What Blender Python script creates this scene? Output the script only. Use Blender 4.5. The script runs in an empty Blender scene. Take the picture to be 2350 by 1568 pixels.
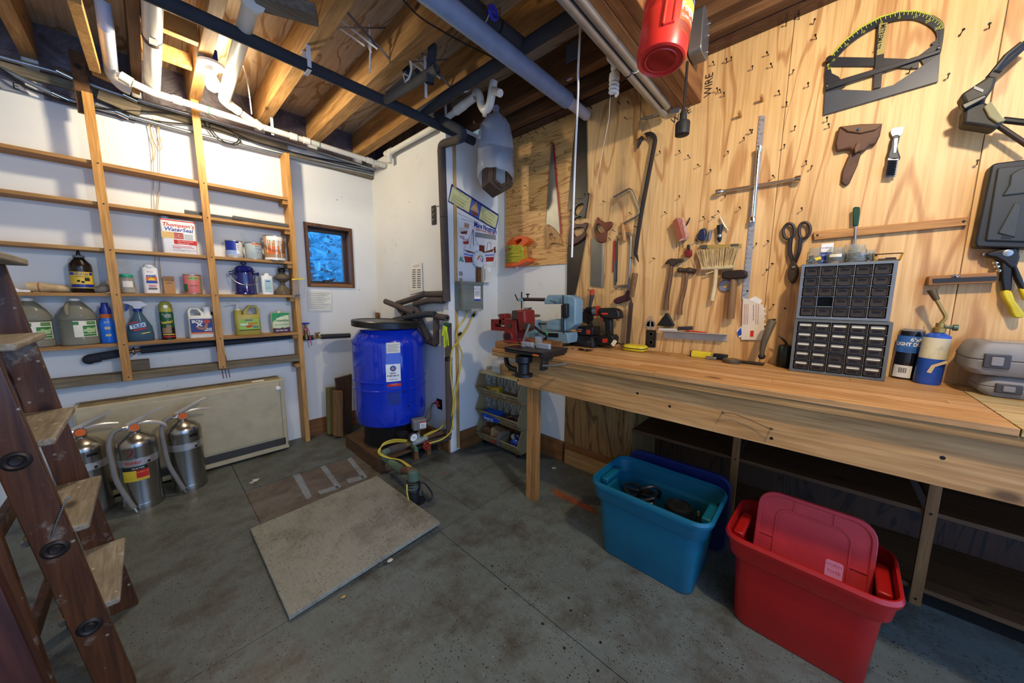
import bpy, bmesh, math, random
from mathutils import Matrix, Vector
random.seed(7)
SC = bpy.context.scene
COL = SC.collection
PI = math.pi
# ---------------------------------------------------------------- camera, world, light, exposure
IW, IH, FPX = 2350, 1568, 768.46
CAMZ = 1.3213
def _cam_axes(yaw, pitch, roll):
    cy, sy, cp, sp, cr, sr = math.cos(yaw), math.sin(yaw), math.cos(pitch), math.sin(pitch), math.cos(roll), math.sin(roll)
    F = Vector((sy*cp, cy*cp, sp)); rt = Vector((cy, -sy, 0)); dn = F.cross(rt)
    return cr*rt + sr*dn, -sr*rt + cr*dn, F
CR, CD, CF = _cam_axes(.82405, -.12957, -.00774)
CP = Vector((0, 0, CAMZ))
cam = bpy.data.cameras.new('camera'); cam.sensor_width = 36; cam.lens = FPX/IW*36; cam.clip_start = .02
camo = bpy.data.objects.new('camera', cam); COL.objects.link(camo)
mw = Matrix((CR, -CD, -CF)).transposed().to_4x4(); mw.translation = CP; camo.matrix_world = mw
SC.camera = camo
SC.view_settings.view_transform = 'Standard'; SC.view_settings.look = 'None'
SC.view_settings.gamma = 1; SC.view_settings.use_curve_mapping = False
SC.view_settings.exposure = 0.1
SC.cycles.max_bounces = 8
SC.cycles.sample_clamp_indirect = 6
w = bpy.data.worlds.new('sky'); SC.world = w; w.use_nodes = True
w.node_tree.nodes['Background'].inputs[0].default_value = (.30, .52, 1.0, 1)
w.node_tree.nodes['Background'].inputs[1].default_value = 2.9
def point_light(name, loc, power, col, rad=.05):
    l = bpy.data.lights.new(name, 'POINT'); l.energy = power; l.color = col; l.shadow_soft_size = rad
    o = bpy.data.objects.new(name, l); o.location = loc; COL.objects.link(o); return o
WARM = (1.0, .86, .64)
point_light('bulb_light', (.385, 2.80, 2.535), 42, WARM, .045)      # the lit bulb in view
point_light('bulb_light', (.95, -.45, 2.45), 84, WARM, .05)         # the next ceiling bulb, behind the photographer
# ---------------------------------------------------------------- survey: photograph pixel -> point on a known plane of the room
def ray(px, py): return CR*((px-IW/2)/FPX) + CD*((py-IH/2)/FPX) + CF
def AX(px, py, x): r = ray(px, py); return CP + r*(x/r.x)
def AY(px, py, y): r = ray(px, py); return CP + r*(y/r.y)
def AZ(px, py, z): r = ray(px, py); return CP + r*((z-CAMZ)/r.z)
# ---------------------------------------------------------------- materials
def S(h, k=1.0):
    h = h.lstrip('#'); v = [int(h[i:i+2], 16)/255 for i in (0, 2, 4)]
    return tuple(k*(c/12.92 if c <= .04045 else ((c+.055)/1.055)**2.4) for c in v) + (1,)
_M = {}
def _new(name):
    m = bpy.data.materials.new(name); m.use_nodes = True; nt = m.node_tree
    return m, nt, nt.nodes['Principled BSDF']
def _coords(nt, scale=(1, 1, 1), rnd=True):
    tc = nt.nodes.new('ShaderNodeTexCoord'); mp = nt.nodes.new('ShaderNodeMapping')
    nt.links.new(tc.outputs['Object'], mp.inputs[0]); mp.inputs['Scale'].default_value = scale
    if rnd:
        oi = nt.nodes.new('ShaderNodeObjectInfo'); ml = nt.nodes.new('ShaderNodeMath'); ml.operation = 'MULTIPLY'; ml.inputs[1].default_value = 37
        cx = nt.nodes.new('ShaderNodeCombineXYZ'); nt.links.new(oi.outputs['Random'], ml.inputs[0])
        for i in range(3): nt.links.new(ml.outputs[0], cx.inputs[i])
        nt.links.new(cx.outputs[0], mp.inputs['Location'])
    return mp
def _noise(nt, vec, scale, detail=4, rough=.55, dist=0):
    n = nt.nodes.new('ShaderNodeTexNoise'); n.inputs['Scale'].default_value = scale; n.inputs['Detail'].default_value = detail
    n.inputs['Roughness'].default_value = rough; n.inputs['Distortion'].default_value = dist
    nt.links.new(vec.outputs[0], n.inputs['Vector']); return n
def _ramp(nt, fac, stops):
    r = nt.nodes.new('ShaderNodeValToRGB'); e = r.color_ramp.elements
    while len(e) < len(stops): e.new(.5)
    for i, (p, c) in enumerate(stops): e[i].position = p; e[i].color = c
    nt.links.new(fac, r.inputs[0]); return r
def _mix(nt, fac, a, b, mode='MIX'):
    m = nt.nodes.new('ShaderNodeMix'); m.data_type = 'RGBA'; m.blend_type = mode
    for v, i in ((fac, 0), (a, 6), (b, 7)):
        if hasattr(v, 'is_output') or hasattr(v, 'links'): nt.links.new(v, m.inputs[i])
        else: m.inputs[i].default_value = v
    return m.outputs[2]
def _bump(nt, b, h, strength, dist=.002):
    n = nt.nodes.new('ShaderNodeBump'); n.inputs['Strength'].default_value = strength; n.inputs['Distance'].default_value = dist
    nt.links.new(h, n.inputs['Height']); nt.links.new(n.outputs[0], b.inputs['Normal'])
def mat(name, col, rough=.5, metal=0, var=.12, vs=12, dirt=None, ds=6, da=.6, bump=0, bs=60, trans=0, alpha=1, emit=0, coat=0, ior=1.45, spec=.5):
    """plain colour with a gentle procedural tone variation; dirt = second colour in irregular blotches"""
    if name in _M: return _M[name]
    m, nt, b = _new(name); c = S(col) if isinstance(col, str) else col
    vec = _coords(nt); n = _noise(nt, vec, vs)
    dk = tuple(x*(1-var) for x in c[:3])+(1,); lt = tuple(min(1, x*(1+var)) for x in c[:3])+(1,)
    out = _ramp(nt, n.outputs[0], [(.3, dk), (.7, lt)]).outputs[0]
    if dirt:
        d = _noise(nt, vec, ds, 6, .65); f = _ramp(nt, d.outputs[0], [(.5, (0, 0, 0, 1)), (.5+.28*(1.2-da), (1, 1, 1, 1))])
        fm = nt.nodes.new('ShaderNodeMath'); fm.operation = 'MULTIPLY'; fm.inputs[1].default_value = da; nt.links.new(f.outputs[0], fm.inputs[0])
        out = _mix(nt, fm.outputs[0], out, S(dirt) if isinstance(dirt, str) else dirt)
    nt.links.new(out, b.inputs['Base Color'])
    b.inputs['Roughness'].default_value = rough; b.inputs['Metallic'].default_value = metal; b.inputs['IOR'].default_value = ior
    b.inputs['Transmission Weight'].default_value = trans; b.inputs['Alpha'].default_value = alpha; b.inputs['Coat Weight'].default_value = coat
    b.inputs['Specular IOR Level'].default_value = spec
    if emit: b.inputs['Emission Color'].default_value = c; b.inputs['Emission Strength'].default_value = emit
    if bump: bn = _noise(nt, vec, bs, 3); _bump(nt, b, bn.outputs[0], bump)
    _M[name] = m; return m
def wood(name, c1, c2, axis=2, s=9, stretch=.07, rough=.6, dist=1.2, dirt=None, da=.5, ds=4, bump=.15, knots=True, spatter=None, spec=.4):
    """long-grained timber: anisotropic noise along one axis, with knots and optional dirt and paint spatter"""
    if name in _M: return _M[name]
    m, nt, b = _new(name); sc = [1, 1, 1]; sc[axis] = stretch
    vec = _coords(nt, tuple(sc)); n = _noise(nt, vec, s*2.2, 5, .6, dist); n2 = _noise(nt, vec, s*13, 3, .5, .4)
    a, c = S(c1), S(c2); mid = tuple((x+y)/2 for x, y in zip(a, c))
    out = _ramp(nt, n.outputs[0], [(.32, c), (.5, mid), (.68, a)]).outputs[0]
    fine = _ramp(nt, n2.outputs[0], [(.35, (.72, .68, .62, 1)), (.65, (1.06, 1.06, 1.06, 1))])
    out = _mix(nt, 1.0, out, fine.outputs[0], 'MULTIPLY')
    raw = _coords(nt, (1, 1, 1))
    if knots:
        sk = [3, 3, 3]; sk[axis] = 1.6
        mk = _coords(nt, tuple(sk)); v = nt.nodes.new('ShaderNodeTexVoronoi'); v.inputs['Scale'].default_value = 1.6; nt.links.new(mk.outputs[0], v.inputs['Vector'])
        kf = _ramp(nt, v.outputs['Distance'], [(.05, (1, 1, 1, 1)), (.11, (0, 0, 0, 1))])
        out = _mix(nt, kf.outputs[0], out, tuple(x*.30 for x in c[:3])+(1,))
    if dirt:
        d = _noise(nt, raw, ds, 6, .68); f = _ramp(nt, d.outputs[0], [(.45, (0, 0, 0, 1)), (.72, (da, da, da, 1))]); out = _mix(nt, f.outputs[0], out, S(dirt))
    if spatter:
        v = nt.nodes.new('ShaderNodeTexVoronoi'); v.inputs['Scale'].default_value = 26; nt.links.new(raw.outputs[0], v.inputs['Vector'])
        f = _ramp(nt, v.outputs['Distance'], [(.10, (1, 1, 1, 1)), (.13, (0, 0, 0, 1))]); sm = _noise(nt, raw, 5, 4, .7); g = _ramp(nt, sm.outputs[0], [(.45, (0, 0, 0, 1)), (.52, (1, 1, 1, 1))])
        sp = nt.nodes.new('ShaderNodeMath'); sp.operation = 'MULTIPLY'; nt.links.new(f.outputs[0], sp.inputs[0]); nt.links.new(g.outputs[0], sp.inputs[1])
        st = _noise(nt, raw, 11, 6, .7); g2 = _ramp(nt, st.outputs[0], [(.58, (0, 0, 0, 1)), (.68, (.6, .6, .6, 1))])
        mx = nt.nodes.new('ShaderNodeMath'); mx.operation = 'MAXIMUM'; nt.links.new(sp.outputs[0], mx.inputs[0]); nt.links.new(g2.outputs[0], mx.inputs[1])
        out = _mix(nt, mx.outputs[0], out, S(spatter))
    nt.links.new(out, b.inputs['Base Color']); b.inputs['Roughness'].default_value = rough; b.inputs['Specular IOR Level'].default_value = spec
    if bump: _bump(nt, b, n2.outputs[0], bump, .001)
    _M[name] = m; return m
def plyface(name, c1, c2, axis=2, s=3.2, wob=2.4, rough=.5, dirt=None, contrast=1.0):
    """rotary-cut plywood face: broad cathedral figure from distorted bands along one axis"""
    if name in _M: return _M[name]
    m, nt, b = _new(name); sc = [1, 1, 1]; sc[axis] = .16
    vec = _coords(nt, tuple(sc)); big = _noise(nt, vec, s, 3, .5, wob)
    ml = nt.nodes.new('ShaderNodeMath'); ml.operation = 'MULTIPLY'; ml.inputs[1].default_value = 46; nt.links.new(big.outputs[0], ml.inputs[0])
    si = nt.nodes.new('ShaderNodeMath'); si.operation = 'SINE'; nt.links.new(ml.outputs[0], si.inputs[0])
    fine = _noise(nt, _coords(nt, tuple(v*(1 if i != axis else .25) for i, v in enumerate(sc))), 70, 3, .6)
    a, c = S(c1), S(c2)
    r = _ramp(nt, si.outputs[0], [(.0, a), (.62, a), (1.0, tuple(x+(y-x)*contrast for x, y in zip(a, c)))])
    ff = _ramp(nt, fine.outputs[0], [(.3, (.80, .74, .64, 1)), (.6, (1.05, 1.05, 1.05, 1))])
    out = _mix(nt, 1.0, r.outputs[0], ff.outputs[0], 'MULTIPLY')
    tone = _noise(nt, _coords(nt, (1, 1, .5)), 1.7, 3, .6); tr = _ramp(nt, tone.outputs[0], [(.35, (.86, .80, .72, 1)), (.65, (1.06, 1.05, 1.04, 1))])
    out = _mix(nt, 1.0, out, tr.outputs[0], 'MULTIPLY')
    if dirt:
        d = _noise(nt, _coords(nt, (1, 1, 1)), 4, 6, .7); f = _ramp(nt, d.outputs[0], [(.5, (0, 0, 0, 1)), (.75, (.7, .7, .7, 1))]); out = _mix(nt, f.outputs[0], out, S(dirt))
    nt.links.new(out, b.inputs['Base Color']); b.inputs['Roughness'].default_value = rough
    _bump(nt, b, fine.outputs[0], .12, .001); _M[name] = m; return m
# ---------------------------------------------------------------- mesh builder
def catmull(pts, k=6, closed=False):
    P = [Vector(p) for p in pts]; n = len(P); out = []
    rng = range(n if closed else n-1)
    for i in rng:
        p0 = P[(i-1) % n] if (closed or i > 0) else P[i]*2-P[i+1]
        p1, p2 = P[i], P[(i+1) % n]
        p3 = P[(i+2) % n] if (closed or i+2 < n) else p2*2-p1
        for j in range(k):
            t = j/k; out.append(.5*((2*p1)+(p2-p0)*t+(2*p0-5*p1+4*p2-p3)*t*t+(3*p1-p0-3*p2+p3)*t**3))
    if not closed: out.append(P[-1])
    return out
class B:
    def __init__(s): s.v = []; s.f = []; s.mi = []; s.m = 0; s.X = None
    def add(s, vs, fs):
        o = len(s.v); s.v += [Vector(v) if s.X is None else s.X @ Vector(v) for v in vs]
        for f in fs: s.f.append([i+o for i in f]); s.mi.append(s.m)
        return s
    def box(s, x0, x1, y0, y1, z0, z1):
        return s.add([(x, y, z) for z in (z0, z1) for y in (y0, y1) for x in (x0, x1)], [(0, 2, 3, 1), (4, 5, 7, 6), (0, 1, 5, 4), (2, 6, 7, 3), (0, 4, 6, 2), (1, 3, 7, 5)])
    def cbox(s, c, d, rx=0, ry=0, rz=0):
        from mathutils import Euler
        R = Euler((rx, ry, rz)).to_matrix(); a = [h/2 for h in d]; c = Vector(c)
        return s.add([c+R @ Vector((x*a[0], y*a[1], z*a[2])) for z in (-1, 1) for y in (-1, 1) for x in (-1, 1)], [(0, 2, 3, 1), (4, 5, 7, 6), (0, 1, 5, 4), (2, 6, 7, 3), (0, 4, 6, 2), (1, 3, 7, 5)])
    def bar(s, p0, p1, w, t, up=(0, 0, 1)):
        """rectangular bar from p0 to p1: w across, t along 'up'"""
        p0, p1 = Vector(p0), Vector(p1); d = (p1-p0).normalized(); u = Vector(up); u = (u-d*u.dot(d)).normalized(); a = d.cross(u)
        q = [p+a*(sx*w/2)+u*(sy*t/2) for p in (p0, p1) for sx, sy in ((-1, -1), (1, -1), (1, 1), (-1, 1))]
        return s.add(q, [(3, 2, 1, 0), (4, 5, 6, 7), (0, 1, 5, 4), (1, 2, 6, 5), (2, 3, 7, 6), (3, 0, 4, 7)])
    def tube(s, pts, r, n=10, sm=0, closed=False, caps=True, flat=1.0):
        P = [Vector(p) for p in pts]
        if sm: P = catmull(P, sm, closed)
        m = len(P); R = r if isinstance(r, (list, tuple)) else None
        if R and len(R) != m: R = [R[0]+(R[-1]-R[0])*0 if len(R) == 1 else R[min(len(R)-1, int(i/(m-1)*(len(R)-1)))]*(1-((i/(m-1)*(len(R)-1)) % 1))+R[min(len(R)-1, int(i/(m-1)*(len(R)-1))+1)]*((i/(m-1)*(len(R)-1)) % 1) for i in range(m)]
        T = []
        for i in range(m):
            a = P[i-1] if (i > 0 or closed) else P[i]; b = P[(i+1) % m] if (i < m-1 or closed) else P[i]
            d = b-a; T.append(d.normalized() if d.length > 1e-9 else Vector((0, 0, 1)))
        u = T[0].orthogonal().normalized(); vs = []
        for i in range(m):
            u = u-T[i]*u.dot(T[i]); u = u.normalized() if u.length > 1e-6 else T[i].orthogonal().normalized(); w2 = T[i].cross(u)
            rr = R[i] if R else r
            vs += [P[i]+(u*math.cos(2*PI*k/n)+w2*math.sin(2*PI*k/n)*flat)*rr for k in range(n)]
        fs = []
        for i in range(m if closed else m-1):
            j = (i+1) % m
            for k in range(n): fs.append((i*n+k, i*n+(k+1) % n, j*n+(k+1) % n, j*n+k))
        if caps and not closed: fs.append(tuple(range(n-1, -1, -1))); fs.append(tuple((m-1)*n+k for k in range(n)))
        return s.add(vs, fs)
    def cyl(s, p0, p1, r0, r1=None, n=18, caps=True):
        return s.tube([p0, p1], [r0, r0 if r1 is None else r1], n, caps=caps)
    def lathe(s, prof, n=28, o=(0, 0, 0), axis='z', a0=0, a1=2*PI):
        full = abs(a1-a0-2*PI) < 1e-6; k = n if full else n+1; vs = []
        for r, z in prof:
            for i in range(k):
                t = a0+(a1-a0)*i/n; x, y = r*math.cos(t), r*math.sin(t)
                p = {'z': (x, y, z), 'y': (x, z, y), 'x': (z, x, y)}[axis]; vs.append((p[0]+o[0], p[1]+o[1], p[2]+o[2]))
        fs = []
        for j in range(len(prof)-1):
            for i in range(n):
                i2 = (i+1) % k; q = (j*k+i, j*k+i2, (j+1)*k+i2, (j+1)*k+i); fs.append(q if axis != 'y' else q[::-1])
        if full:
            if prof[0][0] > 1e-5: fs.append(tuple(range(k-1, -1, -1)))
            if prof[-1][0] > 1e-5: fs.append(tuple((len(prof)-1)*k+i for i in range(k)))
        return s.add(vs, fs)
    def sph(s, c, r, n=14, sc=(1, 1, 1)):
        return s.lathe_at([(r*math.sin(PI*i/8), -r*math.cos(PI*i/8)) for i in range(9)], c, sc, n)
    def lathe_at(s, prof, c, sc, n):
        vs = []
        for r, z in prof:
            for i in range(n): t = 2*PI*i/n; vs.append((c[0]+r*math.cos(t)*sc[0], c[1]+r*math.sin(t)*sc[1], c[2]+z*sc[2]))
        return s.add(vs, [(j*n+i, j*n+(i+1) % n, (j+1)*n+(i+1) % n, (j+1)*n+i) for j in range(len(prof)-1) for i in range(n)])
    def prism(s, poly, y0, y1):
        """outline in local (x, z) extruded in y from y0 (front) to y1"""
        a = sum(poly[i][0]*poly[(i+1) % len(poly)][1]-poly[(i+1) % len(poly)][0]*poly[i][1] for i in range(len(poly)))
        if a < 0: poly = poly[::-1]
        n = len(poly); vs = [(x, y0, z) for x, z in poly]+[(x, y1, z) for x, z in poly]
        return s.add(vs, [tuple(range(n)), tuple(range(2*n-1, n-1, -1))]+[(i, i+n, (i+1) % n+n, (i+1) % n) for i in range(n)])
    def ring(s, outer, inner, y0, y1):
        n = len(outer); vs = [(x, y, z) for y in (y0, y1) for L in (outer, inner) for x, z in L]; fs = []
        for i in range(n):
            j = (i+1) % n
            fs += [(i, j, n+j, n+i), (2*n+j, 2*n+i, 3*n+i, 3*n+j), (j, i, 2*n+i, 2*n+j), (n+i, n+j, 3*n+j, 3*n+i)]
        return s.add(vs, fs)
    def loft(s, secs, caps=True, closed=True):
        """rings of equal point count, 3-d points"""
        n = len(secs[0]); vs = [p for q in secs for p in q]; fs = []
        for j in range(len(secs)-1):
            for i in range(n if closed else n-1): fs.append((j*n+i, j*n+(i+1) % n, (j+1)*n+(i+1) % n, (j+1)*n+i))
        if caps: fs.append(tuple(range(n-1, -1, -1))); fs.append(tuple((len(secs)-1)*n+i for i in range(n)))
        return s.add(vs, fs)
    def arc(s, r, a0, a1, z0, z1, n=12, slope=0, o=(0, 0), sc=1):
        """curved label on a cylinder standing at o; angle 0 faces -y, positive to +x"""
        vs = []
        for i in range(n+1):
            t = a0+(a1-a0)*i/n
            for z, rr in ((z0, r), (z1, r+slope)): vs.append((o[0]+rr*math.sin(t), o[1]-rr*math.cos(t)*sc, z))
        return s.add(vs, [(2*i, 2*i+2, 2*i+3, 2*i+1) for i in range(n)])
    def quad(s, x0, x1, z0, z1, y): return s.add([(x0, y, z0), (x1, y, z0), (x1, y, z1), (x0, y, z1)], [(0, 1, 2, 3)])
def rrect(x0, x1, z0, z1, r, n=4):
    out = []
    for cx, cz, a in ((x1-r, z0+r, -PI/2), (x1-r, z1-r, 0), (x0+r, z1-r, PI/2), (x0+r, z0+r, PI)):
        for i in range(n+1): t = a+PI/2*i/n; out.append((cx+r*math.cos(t), cz+r*math.sin(t)))
    return out
def smooth2(pts, k=4, closed=True): return [(p.x, p.y) for p in catmull([(a, b, 0) for a, b in pts], k, closed)]
def meshobj(name, b, mats, smooth=True, ang=.6, bev=0, bseg=2):
    me = bpy.data.meshes.new(name); me.from_pydata([tuple(v) for v in b.v], [], b.f)
    if not isinstance(mats, (list, tuple)): mats = [mats]
    for m in mats: me.materials.append(m)
    if len(mats) > 1: me.polygons.foreach_set('material_index', b.mi)
    bm = bmesh.new(); bm.from_mesh(me); bmesh.ops.remove_doubles(bm, verts=bm.verts, dist=1e-6); bmesh.ops.recalc_face_normals(bm, faces=bm.faces); bm.to_mesh(me); bm.free()
    if smooth:
        me.shade_smooth(); me.set_sharp_from_angle(angle=ang)
    o = bpy.data.objects.new(name, me); COL.objects.link(o)
    if bev:
        md = o.modifiers.new('edge', 'BEVEL'); md.width = bev; md.segments = bseg; md.limit_method = 'ANGLE'; md.angle_limit = .7; md.use_clamp_overlap = True
    return o
def tag(o, label=None, cat=None, group=None, kind=None):
    if label: o['label'] = label
    if cat: o['category'] = cat
    if group: o['group'] = group
    if kind: o['kind'] = kind
    return o
class T:
    """a thing: an Empty at its base with parts as children; local x = right, local y = away from the viewer, z = up"""
    def __init__(s, name, label, cat, loc, rz=0, group=None, rx=0, ry=0, kind=None):
        from mathutils import Euler
        s.o = bpy.data.objects.new(name, None); COL.objects.link(s.o); s.o.empty_display_size = .05
        s.o.location = loc; s.o.rotation_euler = (rx, ry, rz); tag(s.o, label, cat, group, kind)
        s.M = Matrix.Translation(Vector(loc)) @ Euler((rx, ry, rz)).to_matrix().to_4x4(); s.I = s.M.inverted()
    def p(s, name, b, m, bev=0, par=None, label=None, ang=.6, smooth=True, kind=None):
        o = meshobj(name, b, m, smooth, ang, bev); o.parent = par or s.o
        if label: o['label'] = label
        if kind: o['kind'] = kind
        return o
    def px(s, x, y, off=0):
        o = s.I @ CP; d = s.I.to_3x3() @ ray(x, y); t = (off-o.y)/d.y; q = o+d*t; return (q.x, q.z)
    def pl(s, pts, off=0): return [s.px(x, y, off) for x, y in pts]
    def p3(s, pts, off=0): return [(a, (q[2] if len(q) > 2 else off), c) for q in pts for a, c in [s.px(q[0], q[1], q[2] if len(q) > 2 else off)]]
    def loc(s, w): return s.I @ Vector(w)
def one(name, b, m, label, cat, group=None, bev=0, loc=None, kind=None, ang=.6, smooth=True):
    """a thing that is a single mesh; vertices given in world space, origin moved to its base"""
    if loc is None:
        xs = [v.x for v in b.v]; ys = [v.y for v in b.v]; zs = [v.z for v in b.v]; loc = Vector(((min(xs)+max(xs))/2, (min(ys)+max(ys))/2, min(zs)))
    b.v = [v-Vector(loc) for v in b.v]; o = meshobj(name, b, m, smooth, ang, bev); o.location = loc
    return tag(o, label, cat, group, kind)
def copy_tree(o, parent=None):
    c = o.copy(); COL.objects.link(c); c.parent = parent
    for ch in list(o.children):
        if ch.name != c.name: copy_tree(ch, c)
    return c
_TXT = {}
def text(t, s, size, x, z, y, m, par=None, align='CENTER', rot=0, wrap=None, sx=1.0, name='lettering', shear=0, bold=0, orig=None):
    """flat lettering on a face at local y; wrap = (radius, centre y[, ellipse]) bends it round a cylinder"""
    cu = bpy.data.curves.new('t', 'FONT'); cu.body = s; cu.size = size; cu.align_x = align; cu.align_y = 'CENTER'; cu.shear = shear; cu.resolution_u = 2; cu.offset = bold
    tmp = bpy.data.objects.new('t', cu); me = bpy.data.meshes.new_from_object(tmp); bpy.data.objects.remove(tmp); bpy.data.curves.remove(cu)
    c, q = math.cos(rot), math.sin(rot)
    for v in me.vertices:
        a, b_ = v.co.x*sx, v.co.y; X, Z = x+a*c-b_*q, z+a*q+b_*c
        if wrap: v.co = (wrap[0]*math.sin(X/wrap[0])+(wrap[3] if len(wrap) > 3 else 0), wrap[1]-wrap[0]*math.cos(X/wrap[0])*(wrap[2] if len(wrap) > 2 else 1), Z)
        else: v.co = (X, y, Z)
    me.materials.clear(); me.materials.append(m); me.name = name
    o = bpy.data.objects.new(name, me); COL.objects.link(o); o.parent = par or t.o; return o
# common materials
WHITE = mat('white_plastic', '#e9e7df', .45); BLACK = mat('black_plastic', '#131313', .42); INK = mat('black_ink', '#15171a', .7, var=.02)
STEEL = mat('steel', '#9a9a98', .32, .9); CHROME = mat('chrome', '#d8d8d6', .12, 1); DKSTEEL = mat('dark_steel', '#3a3634', .5, .7, dirt='#4a3222', da=.5)
GALV = mat('galvanised_conduit', '#9aa0a4', .35, .85); BRASS = mat('brass', '#a5884a', .4, .8, dirt='#4c6a5a', da=.5)
FOAM = mat('black_pipe_foam', '#2f3238', .9, bump=.3, bs=200); BFOAM = mat('brown_pipe_foam', '#4e433b', .9, bump=.3, bs=200)
PVC = mat('white_pvc', '#dcd9cc', .35, dirt='#b3a98f', da=.35); GLASSM = mat('clear_glass', '#f4f8f6', .04, trans=1, var=0); PAPER = mat('paper', '#e4dfcf', .8, dirt='#c9bf9f', da=.4)
CLEARP = mat('clear_plastic_film', '#e8ecef', .12, trans=.9, var=.02, ior=1.2)
NAIL = mat('nail_steel', '#2a2826', .45, .8)
RED = mat('red_ink', '#c8281e', .6); BLUEI = mat('blue_ink', '#1d3fa0', .6); GREENI = mat('green_ink', '#1d6b3a', .6); YELI = mat('yellow_ink', '#e8c93a', .6); ORI = mat('orange_ink', '#dd6a22', .6); GREYI = mat('grey_print', '#6f6e69', .8)
# ================================================================ THE SETTING
YL, XM, YB, XP = 3.5, 1.66, 2.24, 2.2         # left wall, back wall, return wall, plywood wall
X0, Y0 = -1.8, -1.45                            # extent of the room behind the photographer
ZJ, ZC = 2.67, 2.87                            # joist underside, subfloor underside
R90 = -PI/2                                    # rotation of things that face -x (plywood and back wall)
def wallpaint(name, base, speck):
    m, nt, b = _new(name); raw = _coords(nt, (1, 1, 1), False)
    n = _noise(nt, raw, 1.3, 4, .6); c = S(base)
    out = _ramp(nt, n.outputs[0], [(.35, tuple(x*.93 for x in c[:3])+(1,)), (.65, c)]).outputs[0]
    v = nt.nodes.new('ShaderNodeTexVoronoi'); v.inputs['Scale'].default_value = 9; nt.links.new(raw.outputs[0], v.inputs['Vector'])
    f = _ramp(nt, v.outputs['Distance'], [(.045, (.75, .75, .75, 1)), (.07, (0, 0, 0, 1))]); g = _ramp(nt, _noise(nt, raw, 2.6, 3, .6).outputs[0], [(.52, (0, 0, 0, 1)), (.62, (1, 1, 1, 1))])
    mu = nt.nodes.new('ShaderNodeMath'); mu.operation = 'MULTIPLY'; nt.links.new(f.outputs[0], mu.inputs[0]); nt.links.new(g.outputs[0], mu.inputs[1])
    out = _mix(nt, mu.outputs[0], out, S(speck))
    st = _ramp(nt, _noise(nt, raw, 3.7, 8, .75).outputs[0], [(.60, (0, 0, 0, 1)), (.80, (.55, .55, .55, 1))]); out = _mix(nt, st.outputs[0], out, S('#a89c78'))
    nt.links.new(out, b.inputs['Base Color']); b.inputs['Roughness'].default_value = .75; _bump(nt, b, _noise(nt, raw, 90, 2).outputs[0], .05); return m
WALLP = wallpaint('white_wall_paint', '#e4e3da', '#4a3a26')
def floorpaint(name, c1, c2, dirt):
    m, nt, b = _new(name); raw = _coords(nt, (1, 1, 1), False)
    n = _noise(nt, raw, 2.2, 6, .65); out = _ramp(nt, n.outputs[0], [(.35, S(c1)), (.65, S(c2))]).outputs[0]
    gr = _noise(nt, _coords(nt, (12, 1, 1), False), 14, 3, .6); out = _mix(nt, 1.0, out, _ramp(nt, gr.outputs[0], [(.3, (.86, .86, .86, 1)), (.6, (1.04, 1.04, 1.04, 1))]).outputs[0], 'MULTIPLY')
    d = _noise(nt, raw, 4.3, 8, .72); f = _ramp(nt, d.outputs[0], [(.46, (0, 0, 0, 1)), (.66, (.85, .85, .85, 1))]); out = _mix(nt, f.outputs[0], out, S(dirt))
    for sc, th, colr in ((46, .13, '#241a10'), (95, .17, '#2c1f12'), (24, .028, '#d9d2bd')):
        v = nt.nodes.new('ShaderNodeTexVoronoi'); v.inputs['Scale'].default_value = sc; nt.links.new(raw.outputs[0], v.inputs['Vector'])
        f = _ramp(nt, v.outputs['Distance'], [(th, (.9, .9, .9, 1)), (th*1.5, (0, 0, 0, 1))]); g = _ramp(nt, _noise(nt, raw, sc*.11, 4, .7).outputs[0], [(.42, (0, 0, 0, 1)), (.55, (1, 1, 1, 1))])
        mu = nt.nodes.new('ShaderNodeMath'); mu.operation = 'MULTIPLY'; nt.links.new(f.outputs[0], mu.inputs[0]); nt.links.new(g.outputs[0], mu.inputs[1]); out = _mix(nt, mu.outputs[0], out, S(colr))
    nt.links.new(out, b.inputs['Base Color']); rr = _ramp(nt, n.outputs[0], [(.3, (.55, .55, .55, 1)), (.7, (.38, .38, .38, 1))]); nt.links.new(rr.outputs[0], b.inputs['Roughness'])
    _bump(nt, b, gr.outputs[0], .12, .001); return m
FLOORM = floorpaint('grey_floor_paint', '#555b54', '#646b64', '#3d3426'); HATCHM = floorpaint('bare_grey_board', '#838273', '#929180', '#625b4a'); STAINM = floorpaint('stained_subfloor', '#5c4f40', '#6b655c', '#3c2f20')
JOIST = wood('joist_timber', '#bd9258', '#976a36', 1, 6, .08, .65, 1.0); DARKJ = wood('dark_joist_timber', '#7a5430', '#52351b', 1, 6, .08, .7, 1.0)
BEAMW = wood('beam_timber', '#a97440', '#7c4d24', 0, 6, .08, .65); PINE = wood('pine_board', '#cf9f58', '#b5803a', 2, 8, .06, .55); PINEX = wood('pine_shelf_board', '#b98c4e', '#9a6d34', 0, 8, .06, .6)
OLDW = wood('grey_weathered_board', '#8a7f68', '#6b5f48', 0, 8, .06, .75, dirt='#4a3f2c'); BASEW = wood('baseboard_timber', '#8f5f30', '#69421e', 0, 7, .07, .6); BASEY = wood('baseboard_timber_y', '#8f5f30', '#69421e', 1, 7, .07, .6)
SUBF = plyface('subfloor_plywood', '#bda88a', '#977650', 1, 2.4, 2.2, .7); PLYV = plyface('wall_plywood', '#e0b87c', '#b98650', 2, 1.7, 2.0, .45, contrast=.85); PLYH = plyface('wall_plywood_cross', '#d9aa66', '#a8743a', 1, 4.5, 3.0, .5); PLYD = plyface('cabinet_plywood', '#8a6a3c', '#5f4422', 2, 3.2, 2.2, .6)
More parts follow.
